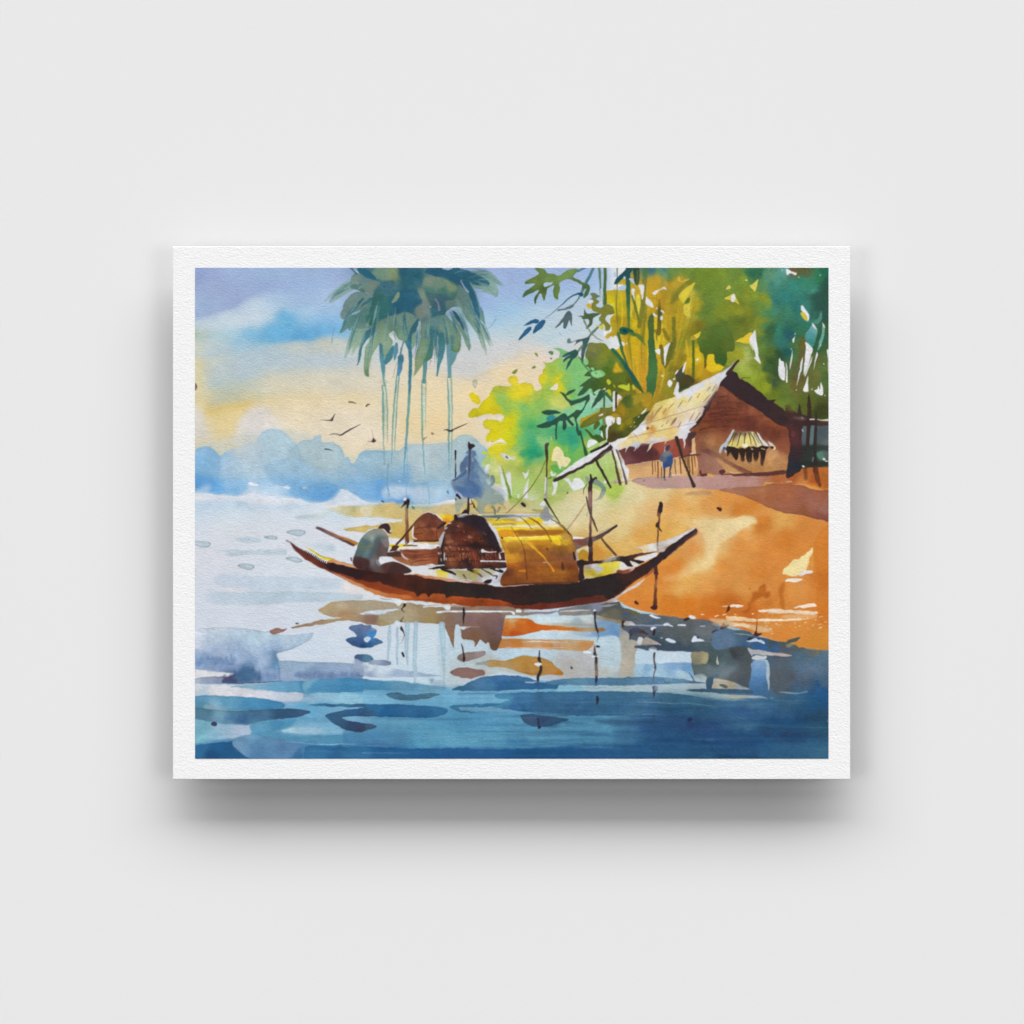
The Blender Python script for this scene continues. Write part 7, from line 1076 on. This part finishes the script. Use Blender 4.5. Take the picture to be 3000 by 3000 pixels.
s('640,1010 638,1100 630,1200','26 34 44','#3c2c28'); s('665,1000 700,1080 770,1190','6 16 10','#6c5430'); s('660,1100 710,1095 725,1140','10 14 30','#4c3420'); s('545,1230 600,1200 640,1230','10 60 20','#2e2226'); s('770,1190 820,1240','10 6','#8c7c54')
# tall mast right of the shrub
w('1722,260 1740,235 1770,228 1782,250 1765,290 1765,480 1760,640 1755,900 1760,1040 1720,1040 1725,900 1735,700 1738,500 1725,380','#4a3a2c',grad='1750,260,#4c4438 1745,350,#3c3024 1745,450,#44381c 1745,560,#6c5028 1745,650,#4c3420 1740,760,#a09888 1740,900,#9c9c8c 1740,1000,#a4a498',rough=.7)
s('1730,720 1725,850 1722,950','12 22 10','#dcdfe4'); w('1650,1100 1690,1060 1720,1000 1725,1060 1720,1130 1670,1135','#dcdfe6'); s('1800,140 1825,300 1800,460 1780,680','6 24 20 10','#a8b41c'); s('1800,140 1820,200','8 6','#dce8c0')
s('1730,480 1640,680 1500,890 1360,1050 1180,1230','16 14 18 14 14','#7c7434',.9); s('1770,740 1810,715','10 12','#3c3c24'); s('1720,1030 1770,1110 1860,1250 1932,1360','36 26 16 10','#3c3424'); w('1375,1090 1400,1082 1440,1095 1460,1120 1440,1138 1395,1120','#2c2238')
s('1510,1135 1620,1130 1720,1125','14 18 10','#b8bcb0',.9); s('1250,1000 1400,1060 1500,1105','8 6 4','#8c9454',.8); w('1690,1180 1720,1130 1770,1140 1780,1220 1820,1270 1760,1330 1700,1280','#8c9098',.9,soft=.5); w('1530,1180 1600,1170 1720,1190 1720,1220 1620,1215','#a49458',.8)
s('1000,1225 1300,1215 1680,1222','6 5 6','#8c7434',.7)
Rg('boat_mast')
F(1600,1250,400)
w('600,840 590,790 540,900 528,965 525,930 545,850 610,760 615,690 628,672 640,690 650,735 700,715 722,725 715,760 660,790 655,900 650,1220 640,1500 655,1660 660,1930 600,1930 600,1680 605,1500 620,1200 595,1100 598,950','#4a3030',grad='620,720,#342426 625,850,#3c2828 625,960,#84605c 625,1100,#8c6460 630,1200,#4c3c38 620,1300,#8c6450 620,1450,#644440 625,1600,#3c2a2c 630,1700,#5c3c34 630,1880,#382424 690,745,#382828',rough=.8)
s('625,920 618,1050 630,1200','14 8 4','#b09088',.7); s('640,1230 625,1400','10 12','#a07c6c',.5)
w('560,990 575,985 590,1050 600,1120 640,1240 700,1380 735,1480 725,1490 680,1400 620,1260 580,1120','#54443c',rough=.5); s('560,1090 480,1210 390,1340 290,1460','14 18 18 14','#b49468',.9); s('770,1560 860,1680 990,1820','26 34 30','#5c4434',rough=.6)
w('545,720 560,695 590,700 610,760 580,790','#8ca08c',.95,soft=.4); w('700,740 780,790 840,860 840,940 790,1010 720,1040 670,1060 740,1000 775,920 760,850 660,810','#8c9c84',grad='740,800,#7c9080 800,880,#74887c 810,960,#98a48c 720,1030,#a4a88c',soft=.4); s('590,1210 575,1260','14 24','#a8a888',.8)
w('395,1900 ' if 0 else '590,1690 610,1600 650,1620 660,1670 640,1700','#3c2c2c',rough=.5)
Rg('mooring_pole')
F(1600,1500,460)
F(1600,1250,400)
w('1598,1100 1600,1070 1620,1062 1642,1075 1652,1120 1640,1200 1620,1220 1612,1330 1605,1410 1630,1460 1648,1495 1600,1460 1570,1430 1545,1415 1550,1370 1575,1340 1590,1290 1570,1260 1580,1180 1590,1130','#3a2828',grad='1615,1100,#302226 1615,1180,#3a2626 1605,1260,#8c5c38 1595,1320,#6c4434 1575,1390,#3c2a2a 1620,1460,#44302c',rough=.7)
s('1590,1450 1580,1550 1570,1680','30 22 18','#8c5c38',grad='1590,1450,#8c5c38 1575,1560,#6c4430 1570,1680,#8c7468'); s('1572,1680 1575,1760','24 26','#a49488',.8)
F(1600,1500,460)
s('1350,680 1355,760','44 50','#4c2a28'); w('1325,740 1350,730 1385,755 1375,770 1330,765','#4c2828'); s('1355,770 1348,900 1342,1030 1340,1180','30 32 40 54','#7c4428',grad='1355,780,#5c3028 1350,880,#9c6438 1345,1000,#6c3c28 1340,1160,#5c3020'); w('1282,1175 1310,1155 1350,1145 1372,1158 1360,1185 1335,1210 1300,1195','#44242a'); w('1088,1100 1110,1088 1142,1130 1130,1142 1095,1130','#4c2820')
Rg(None)

# ---- birds
Rg('bird')
F(960,770,500)
BC='#5a4a4a'
s('245,1578 270,1576 300,1588 325,1598','16 14 10 3',BC); s('435,1625 455,1605 478,1600','20 18 6','#6b5440')
F(560,1200,500)
w('1450,116 1540,118 1575,112 1600,85 1630,40 1612,100 1605,128 1570,130 1535,126',BC,rough=.4)
w('1553,292 1600,272 1645,274 1690,284 1760,240 1925,160 1760,262 1695,298 1640,282 1600,280',BC,rough=.4)
s('1520,450 1560,455 1615,468','20 14 3','#4c6268')
F(1000,1180,440)
w('335,492 390,490 410,450 440,480 450,494 415,518 385,500 340,498','#4e3a4a',rough=.4)
s('415,455 400,400 390,340','14 8 3','#9a8a84',.6)
w('1305,355 1350,340 1400,352 1430,345 1500,310 1640,262 1500,325 1440,355 1430,374 1380,372 1350,352','#3f3436',rough=.4)
s('1060,470 1080,455 1108,438','18 12 3','#8a6c5a',.9); s('1165,390 1180,402','26 22','#94705a')
s('800,545 830,535 860,530','3 8 3','#5c7884')
Rg(None)

# ---- the whole sheet: pigment settles a little and the edges soften
gm = IMG @ np.array([.3, .59, .11], np.float32)
IMG = gm[..., None] + (IMG - gm[..., None]) * SATURATION
for ax in (0, 1):
    q = np.concatenate([IMG.take([0], ax), IMG, IMG.take([-1], ax)], ax); n_ = IMG.shape[ax]
    IMG = q.take(range(n_), ax) * .2 + IMG * .6 + q.take(range(2, n_ + 2), ax) * .2

# ---- tuning of surfaces and lamps
WALL, PAPER, PIGMENT = .808, .90, 1.0
GRAIN, GRAIN_P = .42, .36
AMBIENT, DENOISE = .006, True
LAMPS = [('key_lamp', (0, 65.9, 30), (191.3, 27.8), 118200), ('key_lamp_low', (0, 28.3, 30), (198.5, 20.9), 8100), ('key_lamp_high', (0, 132.6, 30), (287.5, 67.8), 51100),
         ('side_lamp_left', (-38.1, -1, 45), (30.9, 25.1), 6265), ('side_lamp_right', (38.1, -1, 45), (30.9, 25.1), 6265)]

# ================================================================ the scene
import bpy
C = bpy.context.scene.collection
# real size: 3000 photo pixels across the wall plane are 0.605 m; the sheet stands 17 mm off the wall
MM = 0.605 / 3000
CAM_D, DEPTH = 2.60, 0.0170
K = MM * (CAM_D - DEPTH) / CAM_D                    # metres per photo pixel on the face of the sheet
def face(x, y): return ((x - 1500) * K, (1500 - y) * K)
def tag(o, **k):
    for a, b in k.items(): o[a] = b
    return o
def link(name, me, parent=None):
    o = bpy.data.objects.new(name, me); C.objects.link(o); o.parent = parent
    return o
def nodes(name):
    m = bpy.data.materials.new(name); m.use_nodes = True
    return m, m.node_tree.nodes, m.node_tree.links, m.node_tree.nodes['Principled BSDF']
def grain(n, l, bs, strength, scale):
    # embossed paper: short slanting fibres over a fine tooth
    co = n.new('ShaderNodeTexCoord'); mp = n.new('ShaderNodeMapping')
    mp.inputs['Rotation'].default_value = (0, 0, math.radians(32)); mp.inputs['Scale'].default_value = (.8, 1.15, 1)
    t1 = n.new('ShaderNodeTexNoise'); t1.inputs['Scale'].default_value = scale; t1.inputs['Detail'].default_value = 3; t1.inputs['Roughness'].default_value = .6; t1.inputs['Distortion'].default_value = .6
    t2 = n.new('ShaderNodeTexNoise'); t2.inputs['Scale'].default_value = scale * .35; t2.inputs['Detail'].default_value = 2
    mx = n.new('ShaderNodeMath'); mx.operation = 'MULTIPLY_ADD'; mx.inputs[1].default_value = .4
    bp = n.new('ShaderNodeBump'); bp.inputs['Strength'].default_value = strength; bp.inputs['Distance'].default_value = .0006
    l.new(co.outputs['Object'], mp.inputs['Vector']); l.new(mp.outputs[0], t1.inputs['Vector']); l.new(mp.outputs[0], t2.inputs['Vector'])
    l.new(t2.outputs[0], mx.inputs[0]); l.new(t1.outputs[0], mx.inputs[2]); l.new(mx.outputs[0], bp.inputs['Height']); l.new(bp.outputs[0], bs.inputs['Normal'])
def lin(c): return np.where(c <= .04045, c / 12.92, ((c + .055) / 1.055) ** 2.4)

# ---- wall
mw, n, l, bs = nodes('painted_wall')
bs.inputs['Roughness'].default_value = .95; bs.inputs['Specular IOR Level'].default_value = 0.0
co = n.new('ShaderNodeTexCoord'); tn = n.new('ShaderNodeTexNoise'); tn.inputs['Scale'].default_value = 3; tn.inputs['Detail'].default_value = 3
rp = n.new('ShaderNodeValToRGB'); rp.color_ramp.elements[0].color = (WALL * .995,) * 3 + (1,); rp.color_ramp.elements[1].color = (WALL * 1.005,) * 3 + (1,)
l.new(co.outputs['Object'], tn.inputs['Vector']); l.new(tn.outputs[0], rp.inputs[0]); l.new(rp.outputs[0], bs.inputs['Base Color'])
me = bpy.data.meshes.new('wall'); me.from_pydata([(-4, -3, 0), (4, -3, 0), (4, 3, 0), (-4, 3, 0)], [], [(0, 1, 2, 3)]); me.materials.append(mw)
tag(link('wall', me), kind='structure', label='plain pale grey wall behind the print', category='wall')

# ---- the print: a thin white sheet held 17 mm off the wall by a block behind it
root = bpy.data.objects.new('art_print', None); C.objects.link(root)
tag(root, label='white bordered art print of a river boat watercolour on the grey wall', category='art print')
root.location = (0, 0, 0)
mp_, n, l, bs = nodes('white_textured_paper')
bs.inputs['Base Color'].default_value = (PAPER, PAPER, PAPER, 1); bs.inputs['Roughness'].default_value = .85; bs.inputs['Specular IOR Level'].default_value = .15
grain(n, l, bs, GRAIN, 950)
X0, Y0 = face(506.5, 2283); X1, Y1 = face(2491, 722)
x0, y0 = face(PX0, PY1); x1, y1 = face(PX1, PY0)
Z = DEPTH; b = .00025
import bmesh
bm = bmesh.new()
T = DEPTH - .0016
v = [bm.verts.new(c) for c in ((X0, Y0, T), (X1, Y0, T), (X1, Y1, T), (X0, Y1, T), (X0, Y0, Z), (X1, Y0, Z), (X1, Y1, Z), (X0, Y1, Z))]
for f in ((3, 2, 1, 0), (0, 1, 5, 4), (1, 2, 6, 5), (2, 3, 7, 6), (3, 0, 4, 7), (4, 5, 6, 7)): bm.faces.new([v[i] for i in f])
bmesh.ops.bevel(bm, geom=[e for e in bm.edges if all(q.co.z > T + .0001 for q in e.verts)], offset=b, segments=2, affect='EDGES')
me = bpy.data.meshes.new('paper_board'); bm.to_mesh(me); bm.free(); me.materials.append(mp_)
link('paper_sheet', me, root)['label'] = 'white sheet with an embossed paper border'
mg, gn, gl, gb = nodes('grey_backing'); gb.inputs['Base Color'].default_value = (.12, .11, .10, 1); gb.inputs['Roughness'].default_value = .9
bm = bmesh.new(); bmesh.ops.create_cube(bm, size=1)
for q in bm.verts: q.co = (q.co.x * .16, q.co.y * .10, (q.co.z + .5) * (T - .0012) + .0004)
bmesh.ops.bevel(bm, geom=list(bm.edges), offset=.0008, segments=2, affect='EDGES')
me = bpy.data.meshes.new('wall_mount'); bm.to_mesh(me); bm.free(); me.materials.append(mg)
link('wall_mount', me, root)
bm = bmesh.new(); bmesh.ops.create_cube(bm, size=1)  # unseen dark back, added to cut light bouncing between sheet and wall
for q in bm.verts: q.co = (q.co.x * (X1 - X0 - .004) + (X0 + X1) / 2, q.co.y * (Y1 - Y0 - .004) + (Y0 + Y1) / 2, q.co.z * .0008 + T - .0005)
me = bpy.data.meshes.new('added_dark_back'); bm.to_mesh(me); bm.free(); me.materials.append(mg)
link('added_dark_back', me, root)

# ---- the printed picture: one flat skin of pigment cells, divided where one painted thing ends and the next begins
mi, n, l, bs = nodes('printed_watercolour')
at = n.new('ShaderNodeVertexColor'); at.layer_name = 'pigment'
l.new(at.outputs['Color'], bs.inputs['Base Color']); bs.inputs['Roughness'].default_value = .8; bs.inputs['Specular IOR Level'].default_value = .1
grain(n, l, bs, GRAIN_P, 950)
INK = lin(np.clip(IMG, 0, 1)) * PIGMENT
col = np.ones((CH, CW, 4), np.float32); col[..., :3] = np.clip(INK, 0, .95)
# grid points are cell centres, the outermost stretched to the printed edge
gx = x0 + (np.arange(CW) + .5) / CW * (x1 - x0); gx[0] = x0; gx[-1] = x1
gy = y1 - (np.arange(CH) + .5) / CH * (y1 - y0); gy[0] = y1; gy[-1] = y0
VX, VY = np.meshgrid(gx, gy)
pos = np.stack([VX, VY, np.full_like(VX, Z + .00015)], -1).reshape(-1, 3).astype(np.float32)
idx = np.arange(CH * CW).reshape(CH, CW)
quad = np.stack([idx[1:, :-1], idx[1:, 1:], idx[:-1, 1:], idx[:-1, :-1]], -1).reshape(-1, 4)
qreg = REG[:-1, :-1].reshape(-1)
flat = col.reshape(-1, 4)
def skin(name, q, parent, label):
    used, inv = np.unique(q, return_inverse=True); inv = inv.reshape(-1).astype(np.int32)
    me = bpy.data.meshes.new(name); nf = len(q)
    me.vertices.add(len(used)); me.vertices.foreach_set('co', pos[used].ravel())
    me.loops.add(nf * 4); me.loops.foreach_set('vertex_index', inv)
    me.polygons.add(nf); me.polygons.foreach_set('loop_start', np.arange(0, nf * 4, 4, dtype=np.int32))
    me.update(calc_edges=True)
    a = me.color_attributes.new('pigment', 'FLOAT_COLOR', 'POINT'); a.data.foreach_set('color', flat[used].ravel())
    me.materials.append(mi); me.validate()
    o = link(name, me, parent)
    if label: o['label'] = label
    return o
picture = skin('picture', quad[qreg == 0], root, 'printed watercolour picture, pastel sky behind its river scene')
LAB = {'river': 'painted river, pale at left and deep blue below', 'blue_treeline': 'hazy blue far trees painted along the horizon', 'river_bank': 'orange sandy bank painted at right',
       'palm_trees': 'teal clump of tall palms painted against the sky', 'yellow_green_bush': 'bright yellow and green bush painted beside the boats', 'bamboo_grove': 'ochre and green bamboo painted at upper right',
       'thatched_hut': 'brown hut with pale thatch painted on the bank', 'man_by_the_hut': 'standing man in blue painted at the hut', 'thatched_boat': 'painted wooden boat with yellow mat cabin',
       'rear_boat': 'second painted boat mostly hidden behind the first', 'boatman': 'painted boatman sitting hunched at the bow', 'blue_shrub': 'smoky blue shrub painted above the cabin',
       'boat_mast': 'dark painted masts and ropes', 'mooring_pole': 'dark crooked pole painted by the prow', 'bird': 'small dark birds painted flying in the sky'}
for i, nm in enumerate(REGNAMES):
    if i and (qreg == i).any(): skin(nm, quad[qreg == i], picture, LAB.get(nm))

# ---- light: a broad soft lamp high in front, two weak ones either side, a little room light
def lamp(name, loc, size, power):
    d = bpy.data.lights.new(name, 'AREA'); d.shape = 'ELLIPSE'; d.size, d.size_y = size; d.energy = power
    o = bpy.data.objects.new(name, d); C.objects.link(o); o.location = loc
    from mathutils import Vector
    o.rotation_euler = (-Vector(loc)).to_track_quat('-Z', 'Y').to_euler()
    return o
for a in LAMPS: lamp(*a)
wd = bpy.data.worlds.new('World'); bpy.context.scene.world = wd; wd.use_nodes = True
wd.node_tree.nodes['Background'].inputs[0].default_value = (1, 1, 1, 1); wd.node_tree.nodes['Background'].inputs[1].default_value = AMBIENT

# ---- camera, straight on
cd = bpy.data.cameras.new('Camera'); cam = bpy.data.objects.new('Camera', cd); C.objects.link(cam)
cam.location = (0, 0, CAM_D); cd.sensor_width = 36; cd.lens = 36 * CAM_D / (3000 * MM); cd.clip_end = 100
sc = bpy.context.scene; sc.camera = cam
sc.view_settings.view_transform = 'Standard'; sc.view_settings.look = 'None'; sc.view_settings.exposure = 0; sc.view_settings.gamma = 1
sc.view_settings.use_curve_mapping = False
sc.render.engine = 'CYCLES'; sc.cycles.max_bounces = 4; sc.cycles.use_denoising = DENOISE
sc.render.film_transparent = False
